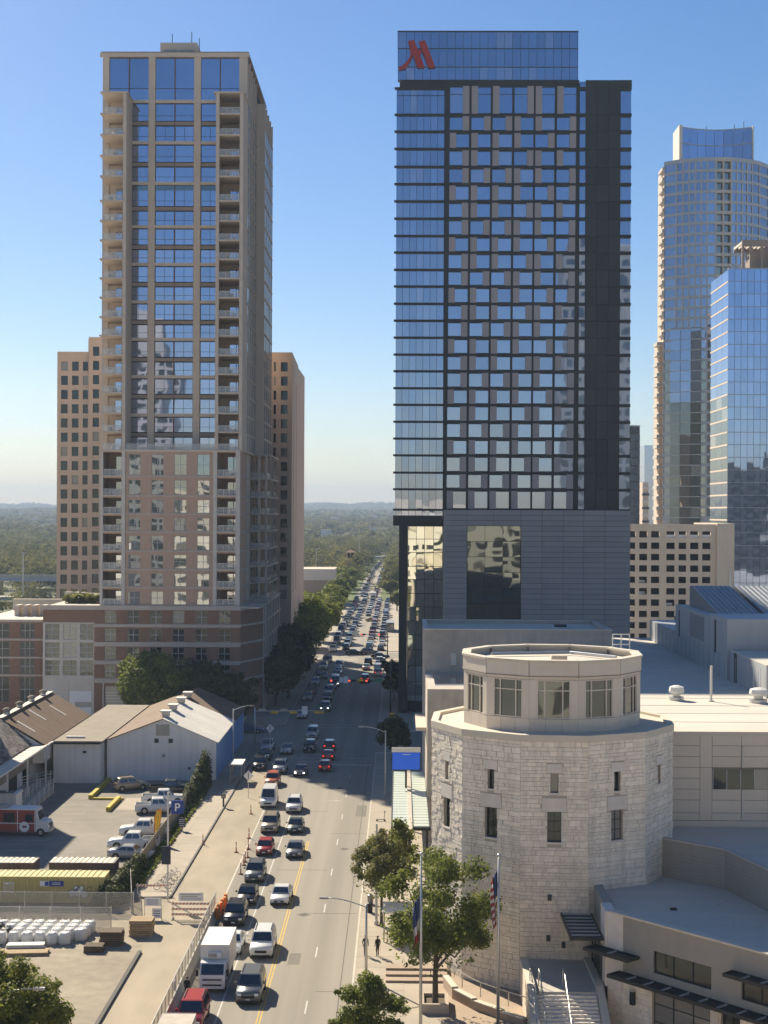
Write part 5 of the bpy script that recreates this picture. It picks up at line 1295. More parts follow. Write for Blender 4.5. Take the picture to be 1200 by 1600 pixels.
tag(put('plain_pole', b, 'pole_white'), 'tall plain white pole in front of the pavement tree', 'pole')
def flagpole(label, px_, py_, ptop, flag):
    p = G(px_, py_); zt = fz(ptop, p.y, px_); t = thing('flagpole', label, 'flagpole', (p.x, p.y, .14))
    b = MB(); b.tube([(p.x, p.y, .14), (p.x, p.y, zt * .5), (p.x, p.y, zt)], [.13, .11, .06], 10); put('pole', b, 'galv', t, True)
    b = MB(); b.lathe([(.02, zt), (.14, zt + .1), (.14, zt + .2), (.02, zt + .3)], 10, (p.x, p.y)); put('finial', b, 'galv', t, True)
    fl = tag(bpy.data.objects.new(flag[0], None), flag[1], 'flag'); link(fl, None, Matrix.Translation((p.x, p.y, flag[2])))
    # limp cloth: vertical folds hanging against the pole, cut into its fields
    L = flag[2] - flag[3]
    for nm, m, a, e, v0, v1 in flag[4]:
        b = MB(); n = 10; mrow = 8; vs_ = []
        for j in range(mrow + 1):
            v = v0 + (v1 - v0) * j / mrow
            for i in range(n + 1):
                u = a + (e - a) * i / n; wv = .62 * (1 - .35 * v) ; xx = p.x - .12 - u * wv * .75 + .05 * math.sin(u * 9 + v * 5); yy = p.y + .16 * math.sin(u * 14 + v * 3); zz = flag[2] - v * L - u * .9 * (1 - .2 * v)
                vs_.append((xx, yy, zz))
        fs = [(j * (n + 1) + i, j * (n + 1) + i + 1, (j + 1) * (n + 1) + i + 1, (j + 1) * (n + 1) + i) for j in range(mrow) for i in range(n)]
        b.raw(vs_, fs); o = put(nm, b, m, fl, True); md = o.modifiers.new('cloth', 'SOLIDIFY'); md.thickness = .02
us = [('union', 'flag_blue', 0, .55, 0, .5)] + [('stripe', 'flag_red' if k % 2 == 0 else 'flag_white', 0 if k > 6 else .55, 1, k / 13, (k + 1) / 13) for k in range(13)]
p = G(778, 1612); flagpole('tall flagpole with a limp striped flag in front of the rotunda', 778, 1612, 1340, ('flag', 'limp red and white striped flag with blue union on its pole', fz(1358, p.y), fz(1440, p.y), us))
p = G(657, 1640); flagpole('tall flagpole in front of the oak tree', 657, 1640, 1338, ('flag', 'limp dark blue flag with red and white lower parts by the oak', fz(1398, p.y), fz(1465, p.y), [('blue_field', 'flag_blue', 0, 1, 0, .55), ('white_field', 'flag_white', 0, 1, .55, .78), ('red_field', 'flag_red', 0, 1, .78, 1)]))
# parking signs
p = G(262, 1408); Pk = thing('parking_sign', 'tall pole with blue P parking board by the lot', 'sign', (p.x, p.y, .1))
b = MB(); b.tube([(p.x, p.y, .1), (p.x, p.y, fz(1240, p.y))], .09, 8); put('pole', b, 'pole_white', Pk)
def sz(px_, py_): return fx(px_, p.y, py_), fz(py_, p.y, px_)
x0, z1 = sz(268, 1250); x1, z0 = sz(287, 1271); bd = bx('board', Pk, 'sign_blue', x0, x1, p.y - .2, p.y - .05, z0, z1)
b = MB(); cxp, czp, hL = (x0 + x1) / 2, (z0 + z1) / 2, .85
out = [(-.22, -.42), (-.08, -.42), (-.08, -.1), (.08, -.1), (.2, -.06), (.27, .04), (.29, .16), (.27, .28), (.2, .38), (.08, .42), (-.22, .42)]
b.raw([(cxp + u * 1.0, p.y - .24, czp + v * .9) for u, v in out] , [list(range(len(out)))]); inn = [(-.08, .03), (.06, .03), (.13, .08), (.15, .16), (.13, .24), (.06, .29), (-.08, .29)]
put('letter', b, 'sign_white', bd); b = MB(); b.raw([(cxp + u, p.y - .245, czp + v * .9) for u, v in inn], [list(range(len(inn)))]); put('letter_counter', b, 'sign_blue', bd)
x0, z1 = sz(253, 1322); x1, z0 = sz(267, 1350); bx('lower_board', Pk, 'sign_navy', x0, x1, p.y - .2, p.y - .1, z0, z1)
p = G(284, 1300); Pb = thing('price_board', 'small dark price board on the fence below the P sign', 'sign', (p.x, p.y, 0)); bx('board', Pb, 'sign_navy', p.x - .4, p.x + .42, p.y, p.y + .06, .55, 1.7); bx('post', Pb, 'galv', p.x - .04, p.x + .04, p.y + .06, p.y + .12, 0.05, 1.7)
for j in range(4): bx('text_line', Pb, 'sign_white', p.x - .33, p.x + .35, p.y - .01, p.y, .68 + j * .25, .78 + j * .25)
p = G(241, 1318); Bn = thing('feather_banner', 'orange and yellow lettered feather banner at the lot edge', 'banner', (p.x, p.y, 0))
b = MB(); b.tube([(p.x, p.y, 0), (p.x, p.y, 3.2), (p.x + .5, p.y, 4.0)], .03, 6); put('pole', b, 'dark_metal', Bn)
b = MB(); b.prism([(p.x + .03, .5), (p.x + .55, .55), (p.x + .85, 3.9), (p.x + .6, 3.98), (p.x + .25, 3.75), (p.x + .03, 3.1)], p.y - .02, p.y + .02, 'y'); cl = put('cloth', b, 'banner_orange', Bn)
for k in range(8): ob('letter', cl, 'banner_yellow', (p.x + .28 + .03 * k, p.y - .03, .8 + k * .38), (.34, .015, .28), 0)
for k in range(8): ob('letter_stroke', cl, 'food_red', (p.x + .28 + .03 * k, p.y - .042, .8 + k * .38), (.22 if k % 2 else .08, .01, .06 if k % 2 else .24), 0)
def diamond(label, px_, py_, pb):
    p = G(px_, pb); t = thing('diamond_sign', label, 'sign', (p.x, p.y, 0)); z = fz(py_, p.y, px_)
    bx('post', t, 'galv', p.x - .04, p.x + .04, p.y, p.y + .06, 0.01, z); d = ob('plate', t, 'sign_white', (p.x, p.y - .05, z), (.95, .03, .95), 0, (PI / 4, 'Y')); bx('arrow', d, 'dark_metal', p.x - .05, p.x + .05, p.y - .08, p.y - .065, z - .4, z + .4)
diamond('white diamond sign beside the bus shelter', 388, 1212, 1247); diamond('white diamond sign near the side street corner', 422, 1138, 1180)
p = G(349, 1262); Pt = thing('parking_meter', 'dark parking meter post on the left pavement', 'meter', (p.x, p.y, .14)); bx('post', Pt, 'dark_metal', p.x - .1, p.x + .1, p.y, p.y + .2, .14, 1.2); bx('head', Pt, 'dark_metal', p.x - .28, p.x + .28, p.y - .1, p.y + .3, 1.2, 1.75); bx('panel', Pt, 'metal_grey', p.x - .2, p.x + .2, p.y - .12, p.y - .1, 1.3, 1.6)
p = G(365, 1225); Bs = thing('bus_shelter', 'small bus shelter on the left pavement by the blue wall', 'shelter', (p.x, p.y, .14))
bx('roof', Bs, 'white_paint', p.x - .6, p.x + 1.2, p.y, p.y + 4.5, 2.6, 2.75); bx('back_panel', Bs, 'rail_glass', p.x - .55, p.x - .5, p.y + .1, p.y + 4.4, .3, 2.5)
for dx, dy in ((-.55, 0), (1.0, 0), (-.55, 4.3), (1.0, 4.3)): bx('post', Bs, 'metal_grey', p.x + dx, p.x + dx + .1, p.y + dy, p.y + dy + .1, .14, 2.6)
bx('bench', Bs, 'metal_grey', p.x - .4, p.x, p.y + .6, p.y + 3.5, .55, .62)
# traffic lights
def signals(label, xp, y, h, x_end, heads, boards, m='galv', lit=True):
    t = thing('traffic_signal', label, 'traffic light', (xp, y, .14)); b = MB(); b.tube([(xp, y, .14), (xp, y, h + .6)], [.16, .11], 8); put('pole', b, m, t, True)
    b = MB(); b.tube([(xp, y, h), (x_end, y, h + .15)], [.1, .06], 8); put('mast_arm', b, m, t, True)
    for x in heads:
        hd = bx('signal_head', t, 'near_black', x - .62, x + .62, y - .25, y - .05, h - .15, h + .3)
        for k in range(3):
            b = MB(); c = (x - .4 + k * .4, h + .075); b.prism([(c[0] + .15 * math.cos(q * PI / 5), c[1] + .15 * math.sin(q * PI / 5)) for q in range(10)], y - .27, y - .25, 'y'); put('lens', b, 'red_light' if k == 0 and lit else 'rubber', hd)
    for x, w, hh, m2, z in boards: bx('sign_board', t, m2, x - w / 2, x + w / 2, y - .3, y - .26, h + z, h + z + hh)
    return t
p = G(610, 1118)
signals('signal mast across the far side of the junction with red lights', p.x, p.y, 6.4, fx(516, p.y, 1075), [fx(576, p.y, 1075), fx(549, p.y, 1075), fx(521, p.y, 1075)], [(fx(593, p.y), 1.4, .6, 'sign_green', -.1), (fx(565, p.y), 1.1, .45, 'sign_yellow', -.05), (fx(542, p.y), .85, 1.3, 'sign_white', -.4), (fx(535, p.y), .7, .9, 'sign_white', -.2)], 'dark_metal')
p = G(398, 1165)
signals('signal mast reaching over the near lanes from the left corner', p.x, p.y, 5.6, fx(508, p.y, 1098), [], [(fx(431, p.y), 1.2, .4, 'sign_yellow', -.35), (fx(460, p.y), 1.2, .4, 'sign_yellow', -.35), (fx(500, p.y), 1.6, .4, 'sign_yellow', -.3), (fx(478, p.y), .9, 1.25, 'sign_white', -.4), (fx(412, p.y), 1.2, .35, 'metal_grey', 0.1), (fx(446, p.y), 1.1, .35, 'metal_grey', 0.1)])
signals('far signal mast with red lights at the second junction', XR + .6, 386, 6.2, XC - 1, [XC + 1, XC + 5.6], [(XC - .8, 1.2, 1.6, 'sign_white', -.5)], 'dark_metal')
p = G(612, 1155); t = thing('pedestrian_sign', 'white arrow sign on a post below the traffic lights', 'sign', (p.x, p.y, .14)); bx('post', t, 'dark_metal', p.x - .05, p.x + .05, p.y, p.y + .1, .14, 3.6); bx('plate', t, 'sign_white', p.x - .3, p.x + .3, p.y - .06, p.y - .02, 2.6, 3.5); bx('upper_plate', t, 'sign_yellow', p.x - .5, p.x + .5, p.y - .06, p.y - .02, 3.7, 4.4)
# dockless scooter and bike by the canopy
def scooter(label, px_, py_):
    p = G(px_, py_, .14); t = thing('scooter', label, 'scooter', (p.x, p.y, .14))
    bx('deck', t, 'dark_metal', p.x - .55, p.x + .3, p.y - .08, p.y + .08, .28, .34); b = MB(); b.tube([(p.x + .3, p.y, .3), (p.x + .42, p.y, 1.3)], .035, 6); put('stem', b, 'dark_metal', t); bx('handlebar', t, 'dark_metal', p.x + .3, p.x + .5, p.y - .28, p.y + .28, 1.27, 1.33)
    for dx in (-.55, .4): b = MB(); b.tube([(p.x + dx, p.y - .03, .26), (p.x + dx, p.y + .03, .26)], .12, 12); put('wheel', b, 'rubber', t)
scooter('dark rental scooter parked on the pavement beside the canopy', 596, 1283)
def bike(label, x, y, ang):
    t = thing('bicycle', label, 'bicycle', (x, y, .14)); R_ = Matrix.Translation((x, y, .14)) @ Matrix.Rotation(ang, 4, 'Z'); b = MB()
    for dx in (-.55, .55):
        w = MB(); w.tube([(dx + .34 * math.cos(2 * PI * k / 16), 0, .34 + .34 * math.sin(2 * PI * k / 16)) for k in range(17)], .025, 5); put('wheel', w, 'rubber', t, M=R_)
    for a, e in (((-.55, 0, .34), (-.1, 0, .34)), ((-.1, 0, .34), (-.2, 0, .85)), ((-.2, 0, .75), (.4, 0, .85)), ((-.1, 0, .34), (.4, 0, .8)), ((.55, 0, .34), (.38, 0, 1.0)), ((-.55, 0, .34), (-.2, 0, .75))): b.tube([a, e], .025, 5)
    put('frame', b, 'sign_white', t, M=R_); s_ = MB(); s_.box(-.32, -.08, -.07, .07, .85, .9); put('saddle', s_, 'rubber', t, M=R_); s_ = MB(); s_.tube([(.38, -.28, 1.02), (.38, .28, 1.02)], .025, 5); put('handlebar', s_, 'rubber', t, M=R_)
for k in range(4): bike(['white rental bicycle nearest the barricade', 'second white rental bicycle behind the barricade', 'third white rental bicycle behind the barricade', 'farthest white rental bicycle on the left pavement'][k], -23.6 + .12 * k, 149 + k * 1.5, rad(20 + 6 * k))
# planter, bench, news boxes, steps near the oak
Pn = thing('planter_box', 'low square concrete planter around the oak trunk', 'planter', (2.75, 114, .14))
for (a, e, c, d) in ((1.75, 3.85, 112.6, 112.85), (1.75, 3.85, 115.2, 115.45), (1.75, 2.0, 112.85, 115.2), (3.6, 3.85, 112.85, 115.2)): bx('planter_side', Pn, 'planter', a, e, c, d, .142, .85)
bx('soil', Pn, 'wood_dark', 2.0, 3.6, 112.85, 115.2, .142, .6)
St = thing('plaza_steps', 'three broad plaza steps behind the oak planter', 'stair', (1.5, 121, .14))
for k in range(3): bx('step', St, 'plaza', -1.0, 4.0, 120 + k * 1.1, 123.4, .145 + k * .16, .305 + k * .16)
Kb = thing('bus_stop_roof', 'small white roofed shelter behind the oak branches', 'shelter', (-.4, 133, .14))
bx('roof', Kb, 'white_paint', -1.4, 1.2, 131, 134.5, 2.7, 2.85)
for x, y in ((-1.3, 131.2), (1.0, 131.2), (-1.3, 134.2), (1.0, 134.2)): bx('post', Kb, 'metal_grey', x, x + .1, y, y + .1, .14, 2.7)
bx('bench', Kb, 'metal_grey', -1.0, .8, 133.4, 133.8, .55, .62)
for k in range(2): t = thing('litter_bin', ['dark litter bin at the kerb nearest the pole', 'grey litter bin by the plain pole'][k], 'bin', (-2.7, 141 + k * 3, .14)); b = MB(); b.lathe([(.26, .14), (.3, .9), (.32, .95), (.2, 1.05)], 12, (-2.7, 141 + k * 3)); put('body', b, 'dark_metal' if k == 0 else 'metal_grey', t, True); b = MB(); b.lathe([(.12, 1.05), (.1, 1.12)], 10, (-2.7, 141 + k * 3)); put('lid', b, 'near_black', t)
# ================================================================ VEHICLES
VT = {  # length, width, hood z, belt z, roof z, cowl y, roof front y, roof rear y, rear glass foot y, deck z, wheel r
    'sedan': (4.85, 1.84, .86, .98, 1.46, -1.05, -.35, .85, 1.65, 1.02, .33),
    'hatch': (4.2, 1.78, .92, 1.02, 1.52, -1.05, -.45, 1.25, 1.85, 1.05, .32),
    'suv': (4.75, 1.94, 1.06, 1.15, 1.76, -1.15, -.5, 1.75, 2.2, 1.15, .37),
    'bigsuv': (5.1, 2.02, 1.14, 1.2, 1.9, -1.25, -.65, 2.15, 2.45, 1.2, .39),
    'pickup': (5.7, 2.02, 1.14, 1.2, 1.88, -1.25, -.65, .75, .98, 1.2, .40),
    'van': (5.5, 2.02, 1.15, 1.25, 2.35, -1.95, -1.25, 2.55, 2.68, 1.25, .36)}
CARM = {}
def panel(b, q, u0, u1, v0, v1, off):
    q = [Vector(p) for p in q]
    def at(u, v): return q[0] * (1 - u) * (1 - v) + q[1] * u * (1 - v) + q[2] * u * v + q[3] * (1 - u) * v
    n = (q[1] - q[0]).cross(q[3] - q[0]).normalized()
    c = [at(u0, v0), at(u1, v0), at(u1, v1), at(u0, v1)]
    b.raw([p + n * off for p in c] + [p - n * .01 for p in c], [(0, 1, 2, 3), (4, 7, 6, 5), (0, 4, 5, 1), (1, 5, 6, 2), (2, 6, 7, 3), (3, 7, 4, 0)])
def carparts(kind):
    if kind in CARM: return CARM[kind]
    L, W, hd, bl, rf_, cw, r0, r1, rg, dk, wr = VT[kind]; h = W / 2; out = []
    b = MB(); st = []
    def ring(y, zb, zt, w, tw): st.append([(-w * .92, y, zb), (w * .92, y, zb), (w, y, zb + (zt - zb) * .35), (w, y, zb + (zt - zb) * .72), (tw, y, zt), (-tw, y, zt), (-w, y, zb + (zt - zb) * .72), (-w, y, zb + (zt - zb) * .35)])
    f0, e0 = -L / 2, L / 2
    ring(f0, .34, hd * .74, h * .80, h * .66); ring(f0 + .12, .26, hd * .88, h * .93, h * .80); ring(f0 + .5, .22, hd * .95, h * .99, h * .88); ring(cw - .05, .2, hd + .02, h, h * .92)
    ring(cw + .3, .2, bl, h, h * .95); ring(0.2, .2, bl, h, h * .95)
    if kind == 'pickup': ring(rg, .25, dk, h, h * .97); ring(rg + .02, .25, .78, h, h * .97); ring(e0 - .12, .3, .78, h, h * .97); ring(e0, .4, .78, h * .97, h * .95)
    else: ring(rg - .1, .2, dk, h, h * .94); ring(e0 - .25, .24, dk * .985, h * .98, h * .90); ring(e0 - .06, .3, dk * .93, h * .93, h * .84); ring(e0, .38, dk * .80, h * .86, h * .76)
    vs_ = [p for r in st for p in r]; n = 8
    fs = [(i * n + k, (i + 1) * n + k, (i + 1) * n + (k + 1) % n, i * n + (k + 1) % n) for i in range(len(st) - 1) for k in range(n)] + [list(range(n)), list(range((len(st) - 1) * n, len(st) * n))[::-1]]
    fs = [f[::-1] for f in fs]
    b.raw(vs_, fs); out.append(('body', b.mesh('body', None), None, None))
    wb, wt = h * .95, h * .78
    B_ = [(-wb, cw, bl - .03), (wb, cw, bl - .03), (wb, rg, dk - .03), (-wb, rg, dk - .03)]; T_ = [(-wt, r0, rf_ - .05), (wt, r0, rf_ - .05), (wt, r1, rf_ - .05), (-wt, r1, rf_ - .05)]
    b = MB(); b.raw(B_ + T_ + [(x * .9, y + (.12 if i < 2 else -.12), rf_) for i, (x, y, z) in enumerate(T_)], [(0, 1, 5, 4), (1, 2, 6, 5), (2, 3, 7, 6), (3, 0, 4, 7), (4, 5, 9, 8), (5, 6, 10, 9), (6, 7, 11, 10), (7, 4, 8, 11), (8, 9, 10, 11)])
    out.append(('cabin', b.mesh('cabin', None), None, None))
    b = MB(); panel(b, (B_[0], B_[1], T_[1], T_[0]), .06, .94, .08, .95, .02); out.append(('windscreen', b.mesh('windscreen', 'glass_car'), 1, None))
    b = MB(); panel(b, (B_[2], B_[3], T_[3], T_[2]), .08, .92, .15, .92, .02); out.append(('rear_window', b.mesh('rear_window', 'glass_car'), 1, None))
    for q in ((B_[1], B_[2], T_[2], T_[1]), (B_[3], B_[0], T_[0], T_[3])):
        for a, e in (((.10, .48), (.52, .90)) if kind != 'van' else ((.04, .26),)):
            a, e = (a, e) if q[0] == B_[1] else (1 - e, 1 - a)
            b = MB(); panel(b, q, a, e, .14, .9, .02); out.append(('side_window', b.mesh('side_window', 'glass_car'), 1, None))
    if kind == 'pickup':
        for x in (-h * .97, h * .85):
            b = MB(); b.box(x, x + h * .12, rg + .02, e0 - .02, .7, dk); out.append(('bed_side', b.mesh('bed_side', None), None, None))
        b = MB(); b.box(-h * .97, h * .97, e0 - .1, e0 + .02, .5, dk - .02); out.append(('tailgate', b.mesh('tailgate', None), None, None))
        b = MB(); b.box(-h * .84, h * .84, rg + .05, e0 - .12, .78, .82); out.append(('bed_floor', b.mesh('bed_floor', 'near_black'), 1, None))
    elif 'suv' in kind:
        for x in (-wt * .88, wt * .82): b = MB(); b.box(x, x + .05, r0 + .4, r1 - .3, rf_ + .01, rf_ + .07); out.append(('roof_rail', b.mesh('roof_rail', 'dark_metal'), 1, None))
    for x in (-h * .80, h * .50):
        b = MB(); b.box(x, x + h * .30, f0 - .02, f0 + .2, hd * .66, hd * .80); out.append(('headlight', b.mesh('headlight', 'lamp_clear'), 1, None))
    for x in (-h * .84, h * .60):
        zz = dk * .72 if kind not in ('suv', 'bigsuv', 'van') else dk * .82
        b = MB(); b.box(x, x + h * .24, e0 - .2, e0 + .03, zz, zz + .18); out.append(('tail_light', b.mesh('tail_light', 'lamp_red'), 1, None))
    b = MB(); b.box(-h * .5, h * .5, f0 - .025, f0 + .1, hd * .50, hd * .68); out.append(('grille', b.mesh('grille', 'near_black'), 1, None))
    b = MB(); b.box(-h * .8, h * .8, f0 - .03, f0 + .2, .26, .40); out.append(('bumper', b.mesh('bumper', 'near_black'), 1, None))
    b = MB(); b.box(-h * .8, h * .8, e0 - .2, e0 + .03, .32, .46); out.append(('bumper', b.mesh('bumper', 'near_black'), 1, None))
    for y in (f0 - .05, e0 + .02): b = MB(); b.box(-.16, .16, y, y + .03, .44, .54); out.append(('number_plate', b.mesh('number_plate', 'sign_white'), 1, None))
    for s in (-1, 1): b = MB(); b.box(s * (h + .02), s * (h + .2), cw + .35, cw + .47, bl - .02, bl + .14); out.append(('wing_mirror', b.mesh('wing_mirror', None), None, None))
    for s in (-1, 1):
        for y in (f0 + L * .19, e0 - L * .20):
            b = MB(); b.tube([(s * (h - .20), y, wr), (s * (h + .015), y, wr)], wr, 14); k = len(out); out.append(('wheel', b.mesh('wheel', 'rubber'), 1, None))
            b = MB(); b.tube([(s * (h - .02), y, wr), (s * (h + .03), y, wr)], wr * .6, 10); out.append(('rim', b.mesh('rim', 'rim'), 1, k))
            a = MB(); a.tube([(s * (h - .30), y, wr + .02), (s * (h + .006), y, wr + .02)], wr + .07, 14); out.append(('wheel_arch', a.mesh('wheel_arch', 'near_black'), 1, None))
    for nm, me, m, par in out:
        if m is None and not me.materials: me.materials.append(MAT['car_white'])
        if nm == 'body': me.polygons.foreach_set('use_smooth', [True] * len(me.polygons)); 
    CARM[kind] = out; return out
def paint(o, col):
    o.material_slots[0].link = 'OBJECT'; o.material_slots[0].material = MAT['car_' + col]
NAMES = {'sedan': ('sedan', 'car'), 'hatch': ('hatchback_car', 'car'), 'suv': ('suv_car', 'car'), 'bigsuv': ('suv_car', 'car'), 'pickup': ('pickup_truck', 'pickup'), 'van': ('passenger_van', 'van')}
def car(kind, col, x, y, ang, label, group=None, brake=False, beams=False, z=.012):
    nm, cat = NAMES[kind]; t = bpy.data.objects.new(nm, None); t.empty_display_size = .3
    link(t, None, Matrix.Translation((x, y, z)) @ Matrix.Rotation(ang, 4, 'Z')); tag(t, label, cat, group); objs = []
    for pn, me, m, par in carparts(kind):
        o = bpy.data.objects.new(pn, me); COL.objects.link(o); o.parent = t if par is None else objs[par]; objs.append(o)
        if m is None: paint(o, col)
        if (pn == 'tail_light' and brake) or (pn == 'headlight' and beams):
            o.material_slots[0].link = 'OBJECT'; o.material_slots[0].material = MAT['brake_on' if brake else 'lamp_on']
    return t
FAR = {}
def farcar(kind, col, x, y, ang, label, group):
    if kind not in FAR:
        me = bpy.data.meshes.new('car'); v = []; f = []; mi = []
        for pn, m_, m, par in carparts(kind):
            if pn in ('rim', 'number_plate', 'wheel_arch'): continue
            o = len(v); v += [tuple(q.co) for q in m_.vertices]
            k = 0 if m is None else (2 if pn in ('wheel', 'bumper', 'grille', 'bed_floor', 'roof_rail') else (3 if pn == 'tail_light' else (4 if pn == 'headlight' else 1)))
            for p in m_.polygons: f.append([i + o for i in p.vertices]); mi.append(k)
        me.from_pydata(v, [], f); 
        for m in ('car_white', 'glass_car', 'rubber', 'lamp_red', 'lamp_clear'): me.materials.append(MAT[m])
        me.polygons.foreach_set('material_index', mi); me.update(); FAR[kind] = me
    nm, cat = NAMES[kind]; o = bpy.data.objects.new(nm, FAR[kind]); link(o, None, Matrix.Translation((x, y, .012)) @ Matrix.Rotation(ang, 4, 'Z')); paint(o, col); tag(o, label, cat, group); return o
def at_px(kind, col, px_, py_, label, back=False, lane=None, ang=0., **kw):
    p = G(px_, py_); L = VT[kind][0]; x = p.x if lane is None else lane
    y = p.y + L / 2
    return car(kind, col, x, y, (PI if back else 0) + ang, label, **kw)
on = 'oncoming queue on the sunlit street'
at_px('bigsuv', 'grey', 387, 1572, 'grey SUV with roof rack beside the white box truck')
at_px('bigsuv', 'white', 407, 1500, 'white SUV with roof rails ahead of the white sedan')
at_px('sedan', 'white', 354, 1496, 'white car half hidden behind the box truck', lane=-14.35)
at_px('suv', 'black', 364, 1450, 'black SUV directly behind the box truck queue')
at_px('sedan', 'black', 383, 1417, 'black sedan between the black and grey SUVs')
at_px('sedan', 'white', 437, 1417, 'white sedan alone in the inner oncoming lane', ang=rad(-2))
at_px('suv', 'grey', 396, 1381, 'dark grey SUV next to the delineator posts')
at_px('hatch', 'red', 412, 1339, 'bright red hatchback in the sunlit oncoming queue')
at_px('sedan', 'grey', 459, 1343, 'grey sedan left of the yellow lines beside the red hatchback')
at_px('bigsuv', 'tan', 420, 1304, 'tan SUV with ribbed roof rack in the outer lane')
at_px('sedan', 'green', 460, 1304, 'grey green sedan beside the tan SUV')
at_px('van', 'white', 418, 1264, 'white passenger van in the outer oncoming lane')
at_px('suv', 'white', 458, 1272, 'white SUV beside the white passenger van')
at_px('suv', 'orange', 424, 1231, 'orange red SUV behind the white van at the shadow edge')
at_px('suv', 'silver', 436, 1210, 'silver SUV at the shadow edge of the oncoming queue', beams=False)
at_px('sedan', 'grey', 468, 1215, 'dark grey sedan with lit headlights at the shadow edge', beams=True)
at_px('suv', 'black', 404, 1205, 'black car turning from the shaded curb lane')
at_px('sedan', 'black', 413, 1190, 'dark sedan deeper in the shaded left lane')
at_px('pickup', 'silver', 416, 1177, 'silver pickup in the shade left of the junction')
at_px('sedan', 'silver', 446, 1180, 'silver sedan in the shade of the junction')
at_px('suv', 'black', 483, 1177, 'black boxy SUV waiting in the shaded junction')
at_px('bigsuv', 'silver', 487, 1156, 'silver SUV behind the black boxy SUV')
at_px('hatch', 'red', 507, 1207, 'red hatchback driving away, last of the three', back=True, brake=True)
at_px('sedan', 'red', 512, 1190, 'dark red sedan driving away before the red hatchback', back=True, brake=True)
at_px('suv', 'black', 514, 1176, 'black SUV driving away through the shade', back=True, brake=True)
at_px('sedan', 'silver', 471, 1124, 'silver sedan in the dark stretch under the signal mast')
at_px('suv', 'grey', 507, 1113, 'grey SUV below the signal mast with headlights on', beams=True)
at_px('sedan', 'blue', 388, 1148, 'dark car waiting in the side street at the left corner', ang=PI / 2)
at_px('bigsuv', 'black', 570, 1068, 'black SUV seen from behind under the far signals', back=True, brake=True)
at_px('suv', 'white', 591, 1058, 'white SUV seen from behind in the kerb lane', back=True, brake=True)
at_px('sedan', 'grey', 591, 1050, 'grey sedan ahead of the white SUV in the kerb lane', back=True)
at_px('sedan', 'silver', 572, 1048, 'silver sedan ahead of the black SUV under the signals', back=True, brake=True)
at_px('van', 'silver', 523, 1074, 'silver van with headlights in the shaded oncoming lane', beams=True)
at_px('sedan', 'white', 528, 1054, 'white sedan with bright headlights in the shade', beams=True)
at_px('suv', 'silver', 529, 1046, 'silver SUV following the bright white sedan')
at_px('suv', 'black', 575, 1040, 'black SUV stopping before the second junction', back=True)
at_px('hatch', 'white', 597, 1038, 'white hatchback stopping before the second junction', back=True, brake=True)
at_px('sedan', 'black', 553, 1024, 'black sedan crossing the second junction', ang=PI / 2)
at_px('suv', 'grey', 577, 1024, 'grey SUV crossing the second junction', ang=PI / 2)
at_px('sedan', 'black', 594, 1030, 'dark sedan crossing at the right of the second junction', ang=PI / 2)
at_px('sedan', 'black', 505, 1062, 'dark parked car under the left trees')
at_px('suv', 'grey', 512, 1036, 'grey parked SUV under the left trees')
at_px('sedan', 'gold', 582, 972, 'gold taxi turning across the far lanes', ang=PI / 2.3)
